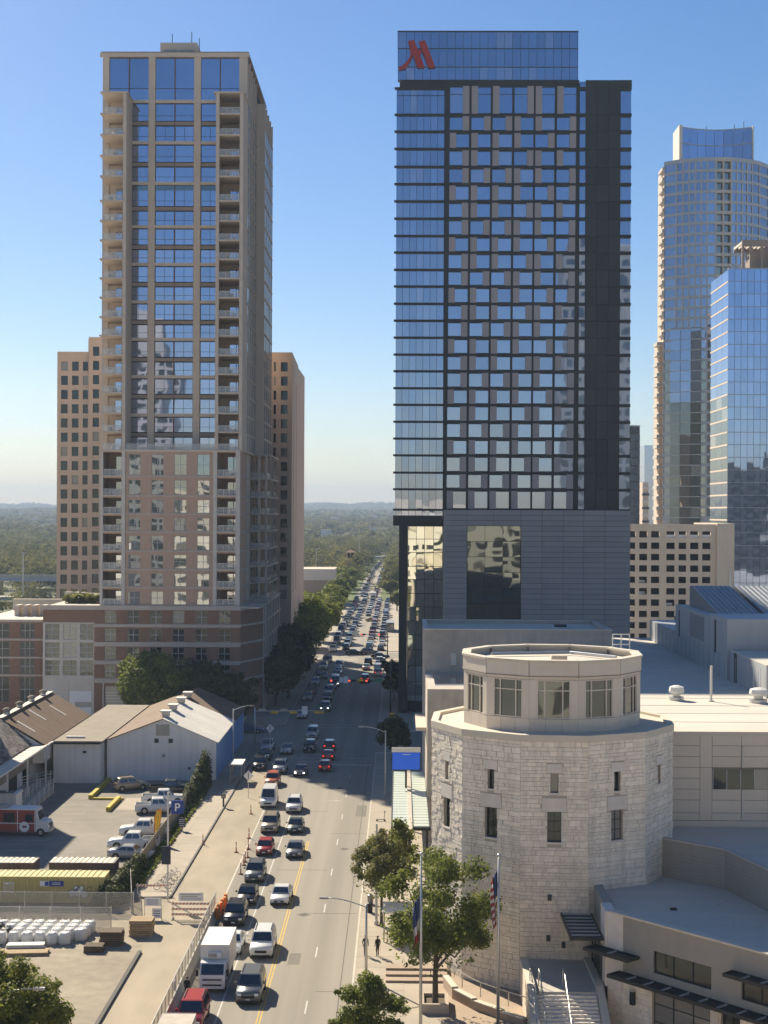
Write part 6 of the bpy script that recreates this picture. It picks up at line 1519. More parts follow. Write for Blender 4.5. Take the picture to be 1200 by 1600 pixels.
# red SUV and grey truck roof at the bottom edge
car('bigsuv', 'red', -15.2, 110.6, 0, 'red SUV half hidden behind the brown cargo roof')
def boxtruck(label, x, y, col, boxm, ang=0.):
    t = thing('box_truck', label, 'truck'); R_ = Matrix.Identity(4)
    b = MB(); b.prism([(-3.35, .45), (-1.65, .45), (-1.65, 2.15), (-2.75, 2.18), (-3.28, 1.35), (-3.38, .9)], -1.02, 1.02, 'x'); cab = put('cab', b, None, t); cab.data.materials.append(MAT['car_' + col])
    b = MB(); panel(b, ((-1.0, -3.29, 1.34), (1.0, -3.29, 1.34), (1.0, -2.76, 2.16), (-1.0, -2.76, 2.16)), .06, .94, .06, .92, .02); put('windscreen', b, 'glass_car', cab)
    for s in (-1, 1):
        b = MB(); b.box(s * 1.02, s * 1.035, -2.95, -1.95, 1.35, 2.05); put('side_window', b, 'glass_car', cab); b = MB(); b.box(s * 1.1, s * 1.3, -3.2, -3.1, 1.25, 1.8); put('wing_mirror', b, 'near_black', cab)
        b = MB(); b.box(s * .62 - .22, s * .62 + .22, -3.42, -3.3, .72, .9); put('headlight', b, 'lamp_clear', cab)
    for z, hh in ((.98, .1), (.55, .12)): b = MB(); b.box(-.75, .75, -3.42, -3.3, z, z + hh); put('grille', b, 'near_black', cab)
    b = MB(); b.box(-1.0, 1.0, -3.48, -3.32, .36, .56); put('bumper', b, None, cab).data.materials.append(MAT['car_' + col])
    b = MB(); b.box(-.16, .16, -3.5, -3.47, .42, .52); put('number_plate', b, 'sign_white', cab)
    b = MB(); b.box(-1.15, 1.15, -1.55, 3.7, .95, 3.25); bo = put('cargo_box', b, boxm, t)
    for s in (-1.16, 1.12):
        for z in (.95, 3.2): b = MB(); b.box(s, s + .04, -1.56, 3.71, z, z + .06); put('box_rail', b, 'galv', bo)
    b = MB(); b.box(-1.15, 1.15, -1.57, -1.54, 3.0, 3.28); put('box_header', b, 'white_paint', bo)
    b = MB(); b.box(-.55, .55, -1.95, -1.58, 2.35, 2.75); u = put('cooling_unit', b, 'sign_white', bo)
    b = MB(); b.box(-.48, .2, -1.97, -1.95, 2.4, 2.7); put('unit_grille', b, 'metal_grey', u)
    b = MB(); b.box(-.4, .4, -3.2, 3.5, .5, .75); put('chassis', b, 'near_black', t)
    for s in (-1, 1):
        for y_ in (-2.5, 2.2):
            w = MB(); w.tube([(s * .72, y_, .42), (s * 1.03, y_, .42)], .42, 14); w_ = put('wheel', w, 'rubber', t); w = MB(); w.tube([(s * 1.0, y_, .42), (s * 1.05, y_, .42)], .22, 10); put('rim', w, 'rim', w_)
    t.matrix_basis = Matrix.Translation((x, y, .012)) @ Matrix.Rotation(ang, 4, 'Z'); return t
p = G(331, 1552); boxtruck('white box truck with cooling unit beside the concrete barrier', p.x, p.y + 3.4, 'white', 'white_paint')
boxtruck('truck with brown cargo roof cut by the bottom edge', -15.1, 101.4, 'tan', 'plaster_old', PI)
# parked cars in the lot
p = G(206, 1236); car('suv', 'tan', p.x - .4, p.y + 1, rad(118), 'tan SUV parked by the yellow kerb of the lot')
p = G(262, 1247); car('pickup', 'black', p.x, p.y + 3, rad(98), 'black vehicle with white roof parked against the white warehouse'); 
p = G(258, 1258); car('pickup', 'white', p.x - .3, p.y + 1, rad(96), 'farther white pickup with open bed by the hedge')
p = G(250, 1272); car('pickup', 'white', p.x - .4, p.y + 1.0, rad(100), 'nearer white pickup with open bed by the P sign')
p = G(228, 1312); car('pickup', 'white', p.x - .6, p.y + 2.4, rad(-86), 'white pickup half hidden behind the front white pickup')
p = G(204, 1328); car('pickup', 'white', p.x + .2, p.y + .9, rad(-88), 'white pickup parked beside the silver sedan')
p = G(200, 1343); car('sedan', 'silver', p.x + .2, p.y + .6, rad(86), 'silver sedan parked nearest the dark container')
# food truck
Ft = thing('food_truck', 'red food truck with white cab front parked in the shade', 'truck'); p = G(28, 1308)
b = MB(); b.box(-4.6, 2.3, -1.15, 1.15, .55, 3.05); put('body', b, 'food_red', Ft)
bx('roof', Ft, 'white_paint', -4.65, 2.35, -1.2, 1.2, 3.06, 3.16); bx('waist_stripe', Ft, 'white_paint', -4.6, 2.3, -1.165, -1.155, 1.45, 1.55); bx('roof_rack', Ft, 'metal_grey', -4.2, -1.2, -.8, .8, 3.16, 3.4)
bx('hatch_counter', Ft, 'metal_grey', -3.9, -1.9, -1.30, -1.155, 1.55, 1.62); bx('service_hatch', Ft, 'near_black', -1.5, -.1, -1.17, -1.155, 1.6, 2.7); bx('side_window', Ft, 'glass_car', 1.1, 2.0, -1.17, -1.155, 1.75, 2.55)
for x in (.15, 2.2): bx('door_edge', Ft, 'white_paint', x, x + .08, -1.17, -1.15, .6, 3.0)
b = MB(); b.prism([(2.3, .55), (3.75, .55), (3.85, 1.0), (3.6, 1.65), (2.75, 1.85), (2.45, 3.0), (2.3, 3.05)], -1.1, 1.1, 'y'); cab = put('cab_front', b, 'white_paint', Ft)
b = MB(); panel(b, ((2.78, -1.05, 1.85), (2.78, 1.05, 1.85), (2.46, 1.05, 2.95), (2.46, -1.05, 2.95)), .05, .95, .05, .9, .02); put('windscreen', b, 'glass_car', cab)
bx('bumper', cab, 'galv', 3.8, 3.98, -1.1, 1.1, .55, .75); bx('grille', cab, 'near_black', 3.72, 3.88, -.5, .5, .9, 1.4)
for y_ in (-.85, .6): bx('headlight', cab, 'lamp_clear', 3.7, 3.86, y_, y_ + .25, 1.0, 1.3)
b = MB(); b.prism([(1.0 + .6 * math.cos(q * PI / 10), 1.1 + .6 * math.sin(q * PI / 10)) for q in range(20)], -1.175, -1.165, 'y'); em = put('round_emblem', b, 'sign_white', Ft); bx('emblem_mark', em, 'food_red', .75, 1.25, -1.185, -1.176, 1.0, 1.25)
for x in (-3.0, 2.9):
    for s in (-1, 1): b = MB(); b.tube([(x, s * .85, .48), (x, s * 1.12, .48)], .48, 14); w_ = put('wheel', b, 'rubber', Ft); b = MB(); b.tube([(x, s * 1.1, .48), (x, s * 1.15, .48)], .26, 10); put('rim', b, 'rim', w_)
Ft.matrix_basis = Matrix.Translation((p.x - .3, p.y + 1.6, .01)) @ Matrix.Rotation(rad(-3), 4, 'Z')
# jam in the distance
cols_ = ['white', 'white', 'silver', 'grey', 'black', 'silver', 'white', 'grey', 'blue', 'red', 'tan', 'black']
kinds_ = ['sedan', 'suv', 'suv', 'sedan', 'bigsuv', 'hatch', 'pickup', 'suv', 'sedan', 'van']
r2 = random.Random(5)
JC = {}
def jam(xl, ya, yb, back, gap, name):
    y = ya
    while y < yb:
        k, c = r2.choice(kinds_), r2.choice(cols_); x = xl + roadx(y) + r2.uniform(-.2, .2)
        far = 'far down the street' if y > 700 else ('beyond the second junction' if y > 404 else 'before the second junction')
        nm_ = f"{c} {NAMES[k][0].replace('_', ' ')}"; key = (nm_, name, far); JC[key] = JC.get(key, 0) + 1
        lab = f"{ORD[min(JC[key], 16) - 1]} {nm_} in the {name}, {far}"
        farcar(k, c, x, y, PI if back else 0, lab, f"traffic in {name}, {far}")
        y += VT[k][0] + gap * r2.uniform(.5, 1.6)
jam(-8.3, 408, 640, True, 7, 'inner outbound lane'); jam(-5.0, 410, 630, True, 6.5, 'outer outbound lane')
jam(-14.6, 300, 372, False, 6, 'inner inbound lane'); jam(-14.8, 410, 660, False, 6, 'inner inbound lane'); jam(-18.2, 405, 650, False, 6, 'kerb inbound lane')
jam(-18.4, 300, 375, False, 9, 'kerb inbound lane'); jam(-11.4, 545, 640, False, 9, 'middle lane')
jam(-16.6, 670, 1240, False, 7, 'inner inbound lane'); jam(-10.8, 660, 1250, True, 9, 'outer outbound lane')
jam(-5.0, 350, 378, True, 4, 'outer outbound lane')
# city bus in the outer lane and white truck far off
Bu = thing('city_bus', 'grey city bus in the kerb lane beyond the second junction', 'bus', (-2.2, 476, 0))
bx('body', Bu, 'metal_grey', -4.2, -1.7, 470, 482, .35, 3.1); bx('rear_window', Bu, 'glass_dark', -4.0, -1.9, 469.94, 470, 1.7, 2.7); bx('side_window', Bu, 'glass_dark', -4.25, -4.2, 471, 481, 1.5, 2.6); bx('destination_sign', Bu, 'near_black', -3.8, -2.1, 469.92, 469.99, 2.75, 3.0)
for x in (-4.15, -1.95):
    for y in (472.5, 479): b = MB(); b.tube([(x, y, .45), (x + .28, y, .45)], .45, 12); put('wheel', b, 'rubber', Bu)
Tk = thing('delivery_truck', 'white delivery truck facing us in the distant jam', 'truck', (-11.4, 640, 0)); bx('cargo_box', Tk, 'white_paint', -12.6, -10.2, 641, 647, .9, 3.4); bx('cab', Tk, 'white_paint', -12.5, -10.3, 639, 641, .5, 2.4); bx('windscreen', Tk, 'glass_dark', -12.3, -10.5, 638.94, 639, 1.4, 2.2)
for x in (-12.5, -10.6):
    for y in (639.8, 645.5): b = MB(); b.tube([(x, y, .45), (x + .25, y, .45)], .45, 12); put('wheel', b, 'rubber', Tk)

# ================================================================ PEOPLE
def person(label, x, y, z, h, ang, top, legs, stride=.28, arm=.1):
    J = {'pel': (0, 0, .53), 'wst': (0, 0, .60), 'chs': (0, .01, .74), 'nck': (0, 0, .83), 'nk2': (0, -.005, .865), 'hd': (0, -.012, .92), 'hd2': (0, -.008, .975)}
    E_ = [('pel', 'wst'), ('wst', 'chs'), ('chs', 'nck'), ('nck', 'nk2'), ('nk2', 'hd'), ('hd', 'hd2')]; Rr = {'pel': .085, 'wst': .072, 'chs': .088, 'nck': .045, 'nk2': .032, 'hd': .052, 'hd2': .036}
    for s, n in ((-1, 'l'), (1, 'r')):
        q = s * stride * .5
        J.update({n + 'hip': (s * .052, 0, .50), n + 'kn': (s * .055, -.03 + q * .25, .28), n + 'an': (s * .055, q * .5, .05), n + 'toe': (s * .062, q * .5 - .09, .018)})
        J.update({n + 'sh': (s * .105, 0, .80), n + 'el': (s * .135, -q * arm + .02, .64), n + 'wr': (s * .125, -q * arm * 2 - .05, .51), n + 'ha': (s * .12, -q * arm * 2 - .065, .455)})
        E_ += [('pel', n + 'hip'), (n + 'hip', n + 'kn'), (n + 'kn', n + 'an'), (n + 'an', n + 'toe'), ('chs', n + 'sh'), (n + 'sh', n + 'el'), (n + 'el', n + 'wr'), (n + 'wr', n + 'ha')]
        Rr.update({n + 'hip': .058, n + 'kn': .036, n + 'an': .025, n + 'toe': .02, n + 'sh': .038, n + 'el': .026, n + 'wr': .018, n + 'ha': .02})
    names = list(J); me = bpy.data.meshes.new('person_body'); me.from_pydata([tuple(c * h for c in J[n]) for n in names], [(names.index(a), names.index(e)) for a, e in E_], []); 
    tmp = bpy.data.objects.new('tmp_body', me); COL.objects.link(tmp); sk = tmp.modifiers.new('s', 'SKIN'); 
    for i, n in enumerate(names): me.skin_vertices[0].data[i].radius = (Rr[n] * h,) * 2; me.skin_vertices[0].data[i].use_root = n == 'pel'
    sb = tmp.modifiers.new('d', 'SUBSURF'); sb.levels = 1; sb.render_levels = 1
    dg = bpy.context.evaluated_depsgraph_get(); bm = bpy.data.meshes.new_from_object(tmp.evaluated_get(dg)); bpy.data.objects.remove(tmp)
    bm.materials.clear(); [bm.materials.append(MAT[m]) for m in (top, legs, 'skin', 'rubber')]
    for p_ in bm.polygons:
        c = p_.center / h; p_.use_smooth = True
        p_.material_index = 2 if c.z > .845 or (abs(c.x) > .09 and c.z < .50 and c.z > .4) else (3 if c.z < .045 else (1 if c.z < .53 else 0))
    t = thing('person', label, 'person'); put('body', bm, None, t)
    b = MB(); b.lathe([(.040 * h, .925 * h), (.060 * h, .945 * h), (.056 * h, .985 * h), (.03 * h, 1.0 * h)], 12, (0, .006 * h)); put('hair', b, 'near_black', t, True)
    t.matrix_basis = Matrix.Translation((x, y, z)) @ Matrix.Rotation(ang, 4, 'Z'); return t
p = G(571, 1493, .14); person('person in dark clothes walking on the right pavement', p.x, p.y, .14, 1.76, rad(10), 'cloth_black', 'cloth_blue')
p = G(590, 1494, .14); person('person in black standing beside the oak foliage', p.x, p.y, .14, 1.74, rad(-150), 'cloth_black', 'cloth_black', .1)
p = G(292, 1561); person('person in black standing between barrier and box truck', p.x, p.y, .012, 1.75, rad(170), 'cloth_black', 'cloth_blue', .2)
# ================================================================ VEGETATION
def quads(name, V, m):
    N = V.shape[0]; me = bpy.data.meshes.new(name); me.vertices.add(N * 4); me.vertices.foreach_set('co', V.reshape(-1).astype(np.float32))
    me.loops.add(N * 4); me.loops.foreach_set('vertex_index', np.arange(N * 4, dtype=np.int32)); me.polygons.add(N)
    me.polygons.foreach_set('loop_start', np.arange(0, N * 4, 4, dtype=np.int32)); me.polygons.foreach_set('loop_total', np.full(N, 4, dtype=np.int32))
    me.materials.append(MAT[m]); me.update(); me.validate(); return me
def leafquads(Pp, D, size, rs, aspect=1.7, jit=.6):
    N = len(Pp); n = D * .8 + rs.normal(0, jit, (N, 3)) + np.array([0, 0, .45]); n /= np.linalg.norm(n, axis=1)[:, None] + 1e-9
    t = np.cross(n, rs.normal(0, 1, (N, 3))); t /= np.linalg.norm(t, axis=1)[:, None] + 1e-9; s = np.cross(n, t)
    sz = (size * rs.uniform(.55, 1.3, N))[:, None]; a = t * sz * aspect * .5; c = s * sz * .5
    return np.stack([Pp - a, Pp - c * .9 + a * .1, Pp + a, Pp + c * .9 + a * .1], 1)
def clumpcloud(cl, n, rs):
    """points on and in a set of foliage clumps (centre, radius), denser on the shells"""
    cl = np.array(cl); w = cl[:, 3] ** 2; idx = rs.choice(len(cl), n, p=w / w.sum()); d = rs.normal(0, 1, (n, 3)); d /= np.linalg.norm(d, axis=1)[:, None]
    r = cl[idx, 3] * rs.uniform(0, 1, n) ** .42; return cl[idx, :3] + d * (r[:, None]) * np.array([1, 1, .8]), d
def tree(name, label, x, y, z0, h, rx, rz, m, n=3000, size=.28, clumps=28, cr=.3, trunk=.22, seed=0, base=.32, group=None, hole=0., ry=None, offx=0.):
    rs = np.random.RandomState(seed); t = thing(name, label, 'tree', (x, y, z0), group); ry = ry or rx; zc_ = z0 + h - rz; cl = []
    for i in range(clumps):
        d = rs.normal(0, 1, 3); d /= np.linalg.norm(d); r = rs.uniform(.45, 1.0) ** .6
        if d[2] < -.55: d[2] *= .4
        k = cr * rx * rs.uniform(.45, 1.4)
        cl.append((x + offx + d[0] * (rx - k * .6) * r, y + d[1] * (ry - k * .6) * r, zc_ + d[2] * (rz - k * .5) * r, k))
    for i in range(clumps):                              # twigs that break the outline
        j = rs.randint(len(cl)); c = cl[j]; d = rs.normal(0, 1, 3); d /= np.linalg.norm(d); k = c[3] * rs.uniform(.25, .6); g_ = rs.uniform(.95, 1.5); cl.append((c[0] + d[0] * c[3] * g_, c[1] + d[1] * c[3] * g_, c[2] + d[2] * c[3] * g_ * .8, k))
    Pp, D = clumpcloud(cl, n, rs); k = n // 9; sc_ = rs.normal(0, .36, (k, 3)); sc_ /= np.maximum(1, np.linalg.norm(sc_, axis=1) / .85)[:, None]; Pp[:k] = np.array([x + offx, y, zc_]) + sc_ * np.array([rx, ry, rz]); D[:k] = sc_ / (np.linalg.norm(sc_, axis=1)[:, None] + 1e-6)
    Pp += rs.normal(0, .06 * rx * cr, Pp.shape); put('crown', quads('crown', leafquads(Pp, D, size, rs), m), None, t)
    b = MB(); top = Vector((x + offx * .6, y, zc_ + rz * .1)); fork = Vector((x + offx * .25, y, z0 + h * base))
    b.tube([(x, y, z0), (x, y, z0 + .4), fork, (fork + top) / 2 + Vector((.1, 0, 0)), top], [trunk * 1.5, trunk * 1.05, trunk * .8, trunk * .55, trunk * .2], 9)
    for i in range(min(10, clumps)):
        c = Vector(cl[i][:3]); mid = fork.lerp(c, .5) + Vector((0, 0, .12 * h * rs.uniform(-.3, .6))); s0 = fork.lerp(top, rs.uniform(0, .5)); b.tube([s0, mid, c], [trunk * .5, trunk * .32, trunk * .08], 6)
    put('trunk', b, 'bark', t, True); return t
p = G(680, 1577, .14); tree('oak_tree', 'open crowned oak in the planter before the rotunda', p.x, p.y, .14, 13.2, 5.0, 5.7, 'leaf_oak', 21000, .18, 46, .21, .24, 3, .22)
p = G(596, 1446, .14); tree('pavement_tree', 'olive green tree at the kerb behind the white pole', p.x, p.y, .14, 8.3, 3.3, 3.1, 'leaf_olive', 20000, .15, 40, .24, .14, 4)
tree('pavement_tree', 'dense green tree at the bottom edge beside the road', -1.9, 100.5, .14, 6.7, 2.45, 2.9, 'leaf_oak', 20000, .14, 40, .24, .13, 5)
tree('pavement_tree', 'sparse light green tree between pole and canopy', .4, 146, .14, 8.6, 2.0, 3.2, 'leaf_light', 3200, .2, 24, .3, .1, 25)
tree('yard_tree', 'bright yellow green tree in the bottom left corner', -26.0, 99.5, 0, 8.3, 4.0, 3.8, 'leaf_light', 42000, .16, 54, .25, .18, 6)
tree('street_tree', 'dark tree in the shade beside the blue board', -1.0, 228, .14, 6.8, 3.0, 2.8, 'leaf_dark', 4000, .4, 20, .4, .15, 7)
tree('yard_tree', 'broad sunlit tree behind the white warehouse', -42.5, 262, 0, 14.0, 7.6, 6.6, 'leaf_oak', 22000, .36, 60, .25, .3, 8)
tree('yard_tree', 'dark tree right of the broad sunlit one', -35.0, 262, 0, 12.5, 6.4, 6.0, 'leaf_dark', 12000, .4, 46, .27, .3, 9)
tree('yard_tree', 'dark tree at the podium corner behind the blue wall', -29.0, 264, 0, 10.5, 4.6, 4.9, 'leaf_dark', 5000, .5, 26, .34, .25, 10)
sp = [(-24.0, 290, 10, 4.4), (-22.5, 303, 12, 5.0), (-23.0, 320, 14, 5.8), (-23.6, 340, 15.5, 6.4), (-23.0, 362, 16.0, 6.6), (-24.0, 384, 17, 7.2), (-23.0, 412, 15.5, 6.6), (-23.5, 438, 15, 6.4), (-31, 420, 17, 7.5), (-23.5, 470, 13.5, 6), (-23.5, 505, 12, 5.6), (-24, 545, 12, 6), (-24.5, 590, 12, 6), (-24, 640, 12, 6), (-25, 700, 13, 6.5)]
for i, (x, y, h, r) in enumerate(sp):
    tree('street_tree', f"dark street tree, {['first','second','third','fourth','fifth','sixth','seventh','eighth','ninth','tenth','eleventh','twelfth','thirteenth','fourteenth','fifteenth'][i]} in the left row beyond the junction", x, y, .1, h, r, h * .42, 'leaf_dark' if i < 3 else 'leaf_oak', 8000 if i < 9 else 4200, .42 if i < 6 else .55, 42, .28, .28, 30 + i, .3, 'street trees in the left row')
for i, (x, y, h, r) in enumerate([(-4.0, 655, 9, 4.0), (-4.2, 700, 10, 4.8), (-4.4, 750, 10, 5.0), (-3.5, 820, 12, 6), (-1.0, 575, 8, 2.8)]):
    tree('street_tree', f"green street tree, {['first','second','third','fourth','fifth'][i]} beyond the hotel column on the right", x, y, .1, h, r, h * .42, 'leaf_olive', 2600, .7, 26, .34, .25, 60 + i, .3, 'street trees right of the far road')
for i, (x, y, h) in enumerate([(-1.0, 300, 6), (-1.2, 322, 6.5)]):
    tree('street_tree', f"small dark tree, {['nearer','farther'][i]} of two at the hotel column foot", x, y, .1, h, 2.4, 2.4, 'leaf_dark', 1800, .4, 16, .4, .12, 70 + i)
tree('roof_shrub', 'small shrub on the far garage terrace', 43.5, 232, 19.0, 3.2, 1.8, 1.4, 'leaf_dark', 1200, .3, 10, .45, .08, 80)
def hedge(name, label, segs, n, size, m='ivy', seed=0):
    rs = np.random.RandomState(seed); A = []; N = []
    t = thing(name, label, 'hedge', segs[0][:3])
    for (x, y, z, rx, ry, rz, w) in segs:
        k = int(n * w); d = rs.normal(0, 1, (k, 3)); d /= np.linalg.norm(d, axis=1)[:, None]; d[:, 2] = np.abs(d[:, 2]); lump = 1 + .18 * np.sin(d[:, :1] * 5 + x) * np.cos(d[:, 1:2] * 4 + y)
        A.append(np.array([x, y, z]) + d * np.array([rx, ry, rz]) * lump * (rs.uniform(.75, 1, (k, 1)))); N.append(d)
    A = np.concatenate(A); N = np.concatenate(N); put('foliage', quads('foliage', leafquads(A, N, size, rs), m), None, t)
    b = MB()
    for i, (x, y, z, rx, ry, rz, w) in enumerate(segs): b.raw(*_dome(x, y, z, rx * .78, ry * .85, rz * .84))
    put('inner_growth', b, m, t, True)
def _dome(x, y, z, rx, ry, rz, n=10, k=5):
    v = []; f = []
    for j in range(k + 1):
        a = PI / 2 * j / k
        for i in range(n): q = 2 * PI * i / n; v.append((x + rx * math.cos(a) * math.cos(q), y + ry * math.cos(a) * math.sin(q), z + rz * math.sin(a)))
    for j in range(k):
        for i in range(n): f.append((j * n + i, j * n + (i + 1) % n, (j + 1) * n + (i + 1) % n, (j + 1) * n + i))
    return v, f
hedge('ivy_hedge', 'dark ivy hedge overgrowing the fence beside the yellow container', [(-28.0, 144, 0, 1.6, 2.5, 2.2, .25), (-27.6, 148, 0, 1.4, 3, 2.4, .25), (-27.3, 152, 0, .9, 3.2, 2.4, .2), (-27.3, 156, 0, .8, 3.2, 2.2, .15), (-29.5, 147, 0, 1.8, 2, 2.0, .15)], 9000, .2, seed=1)
hedge('ivy_hedge', 'tall ivy hedge on the fence at the warehouse corner', [(-27.3, 194, 0, .8, 3.5, 2.6, .25), (-27.1, 199, 0, 1.0, 3.5, 3.2, .3), (-26.9, 203.5, 0, 1.0, 2.8, 4.4, .3), (-26.8, 206, 0, .9, 2.2, 5.2, .15)], 9000, .22, seed=2)
rs = np.random.RandomState(4)                          # grass tufts on the verge
Pp = np.stack([rs.uniform(-26.85, -25.8, 2600), rs.uniform(150, 206, 2600), rs.uniform(.16, .4, 2600)], 1); o = put('verge_grass', quads('verge_grass', leafquads(Pp, np.tile([0, 0, 1.], (2600, 1)), .35, rs), 'leaf_light'), None); tag(o, 'patchy green grass along the board fence', 'grass', kind='stuff')
Pp = np.stack([rs.uniform(x_(85), x_(156), 900), rs.uniform(283, 292, 900), rs.uniform(zp, zp + 1.6, 900)], 1); o = put('roof_grass', quads('roof_grass', leafquads(Pp, np.tile([0, 0, 1.], (900, 1)), .8, rs), 'leaf_olive'), None); tag(o, 'roof garden grasses on the podium terrace', 'grass', kind='stuff')

# ================================================================ FAR TOWN, WOODS, HILLS
def hgt(x, y):
    s = np.clip((y - 1500) / 7000, 0, 1); base = 50 * s ** .95
    nz = 9 * np.sin(x / 610 + 1.3) + 7 * np.sin(x / 270 + y / 900) + 5 * np.sin(x / 130 - y / 400 + 2) + 6 * np.sin(y / 520 + x / 1500)
    u = x / np.maximum(y, 1) * 2330
    return base + nz * s * 1.15 + (13 * np.exp(-((u + 118) / 26.) ** 2) + 10 * np.exp(-((u + 572) / 22.) ** 2) + 5 * np.exp(-((u + 40) / 30.) ** 2)) * s ** 2
ys_ = np.concatenate([np.linspace(880, 2400, 24), np.geomspace(2500, 9500, 50), np.array([10500, 13000, 17000])]); us_ = np.linspace(-.42, .42, 110)
v = []; f = []
for y in ys_:
    for u in us_: x = u * y * 1.15; v.append((x, y, float(hgt(x, min(y, 9000))) - .08 - (0 if y < 9600 else (y - 9500) * .02)))
nU = len(us_)
for j in range(len(ys_) - 1):
    for i in range(nU - 1): f.append((j * nU + i, j * nU + i + 1, (j + 1) * nU + i + 1, (j + 1) * nU + i))
b = MB(); b.v = v; b.f = f; o = put('hills', b, 'terrain', None, True); o['kind'] = 'structure'
def woods(name, label, y0, y1, area, nq, size, hh, m, seed, wins):
    rs = np.random.RandomState(seed); A = []; N = []
    for a, e in wins:
        w = (e - a) / F; tot = w * (y1 ** 2 - y0 ** 2) / 2; n = int(tot / area)
        y = np.sqrt(rs.uniform(y0 ** 2, y1 ** 2, n)); x = y * (rs.uniform(a, e, n) - 625) / F
        keep = ~((x > -22 + np.where(y > 950, (y - 950) * .016, 0)) & (x < -6.5 + np.where(y > 950, (y - 950) * .016, 0)) & (y < 1330))
        keep &= ~((y < 700) & (x < -135) & (np.abs(y - 646) < 18)) & ~((np.abs(x + 70) < 30) & (np.abs(y - 1600) < 60)) & ~((np.sin(x / 47) * np.sin(y / 160) > .62))
        x, y = x[keep], y[keep]; n = len(x); z = hgt(x, y); r = hh * rs.uniform(.35, .9, n); H_ = hh * rs.uniform(.55, 1.4, n)
        for k in range(nq):
            d = rs.normal(0, 1, (n, 3)); d /= np.linalg.norm(d, axis=1)[:, None]; d[:, 2] = np.where(d[:, 2] < -.3, -d[:, 2], d[:, 2]); l = 1 + .25 * np.sin(d[:, 0] * 4 + x) * np.cos(d[:, 1] * 4 + y)
            q = rs.uniform(.7, 1, n) * l; A.append(np.stack([x + d[:, 0] * r * q, y + d[:, 1] * r * q, z + H_ * .5 + d[:, 2] * H_ * .5 * q], 1)); N.append(d)
    A = np.concatenate(A); N = np.concatenate(N); o = put(name, quads(name, leafquads(A, N, size, rs, 1.25, .22), m), None); tag(o, label, 'trees', kind='stuff')
wins = [(-70, 170), (430, 690)]
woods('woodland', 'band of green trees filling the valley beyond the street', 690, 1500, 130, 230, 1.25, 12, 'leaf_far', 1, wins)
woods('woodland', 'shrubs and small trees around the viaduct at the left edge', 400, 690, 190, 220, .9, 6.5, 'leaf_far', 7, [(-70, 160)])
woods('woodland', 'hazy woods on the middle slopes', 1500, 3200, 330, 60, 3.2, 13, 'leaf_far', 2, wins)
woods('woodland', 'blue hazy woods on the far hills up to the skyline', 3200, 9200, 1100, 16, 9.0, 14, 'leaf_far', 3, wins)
sheet('park_ground', [(-330, 345), (-62, 345), (-62, 900), (-330, 900)], -.012, 'terrain')
# viaduct, masts, far buildings, bell tower, white hall
Vd = thing('viaduct', 'grey highway viaduct on piers at the left edge', 'bridge', (-170, 640, 0))
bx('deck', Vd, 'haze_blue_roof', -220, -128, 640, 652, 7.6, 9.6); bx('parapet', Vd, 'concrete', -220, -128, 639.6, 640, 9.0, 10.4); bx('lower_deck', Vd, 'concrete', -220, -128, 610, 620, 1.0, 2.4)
for x in (-205, -176, -162, -140): bx('pier', Vd, 'concrete', x, x + 3, 643, 649, 0, 7.6)
V2 = thing('viaduct', 'long low highway bridge crossing the valley beyond the white hall', 'bridge', (-60, 1050, 0)); bx('deck', V2, 'metal_grey', -140, 60, 1050, 1062, 5.0, 6.6)
for k in range(12): bx('pier', V2, 'concrete', -136 + k * 16, -134 + k * 16, 1053, 1059, 0, 5.0)
b = MB(); b.tube([(fx(37, 560), 560, 0), (fx(37, 560), 560, fz(865, 560))], [.35, .22], 8); b.tube([(fx(33, 560), 560, fz(866, 560)), (fx(41, 560), 560, fz(866, 560))], .2, 6); tag(put('light_mast', b, 'galv'), 'tall grey light mast at the far left edge', 'mast')
for k, (a, y, pb) in enumerate(((562, 900, 842), (495, 850, 858), (612, 1000, 860))): b = MB(); b.tube([(fx(a, y), y, 0), (fx(a, y), y, fz(pb, y))], .2, 6); b.tube([(fx(a, y), y, fz(pb, y)), (fx(a, y) + 2, y, fz(pb, y) + .3)], .15, 6); tag(put('light_mast', b, 'galv'), ['tall light mast above the far street', 'light mast behind the white hall', 'light mast near the hotel column'][k], 'mast')
YH = 610.
Hl = thing('white_hall', 'low white curved hall with beige lower wall behind the street trees', 'building', (fx(495, YH), YH + 12, 0))
bx('upper_wall', Hl, 'pale_col', fx(472, YH), fx(523, YH), YH, YH + 22, fz(907, YH), fz(891, YH)); bx('lower_wall', Hl, 'tan_dark', fx(474, YH), fx(522, YH), YH + .5, YH + 22, 0, fz(907, YH)); bx('end_wall', Hl, 'pale_col', fx(465, YH), fx(472, YH), YH + .2, YH + 22, 0, fz(893, YH)); bx('roof', Hl, 'slab', fx(464, YH), fx(524, YH), YH - .3, YH + 23, fz(891, YH), fz(890, YH) + .1)
YK = 800.
Bt = thing('bell_tower', 'square brick bell tower with arched belfry above the far trees', 'tower', (fx(548, YK), YK, 0)); k0, k1 = fx(541.5, YK), fx(555.5, YK); kz = lambda q: fz(q, YK)
bx('shaft', Bt, 'church_brick', k0, k1, YK, YK + 5, 0, kz(873))
for a in (k0, (k0 + k1) / 2 - .25, k1 - .8): bx('belfry_pier', Bt, 'church_brick', a, a + (.8 if a != (k0 + k1) / 2 - .25 else .5), YK, YK + 5, kz(873), kz(863.5))
bx('cornice', Bt, 'terracotta', k0 - .25, k1 + .25, YK - .25, YK + 5.25, kz(873), kz(872)); bx('belfry_back', Bt, 'dark_room', k0 + .5, k1 - .5, YK + 2, YK + 4.5, kz(872), kz(864))
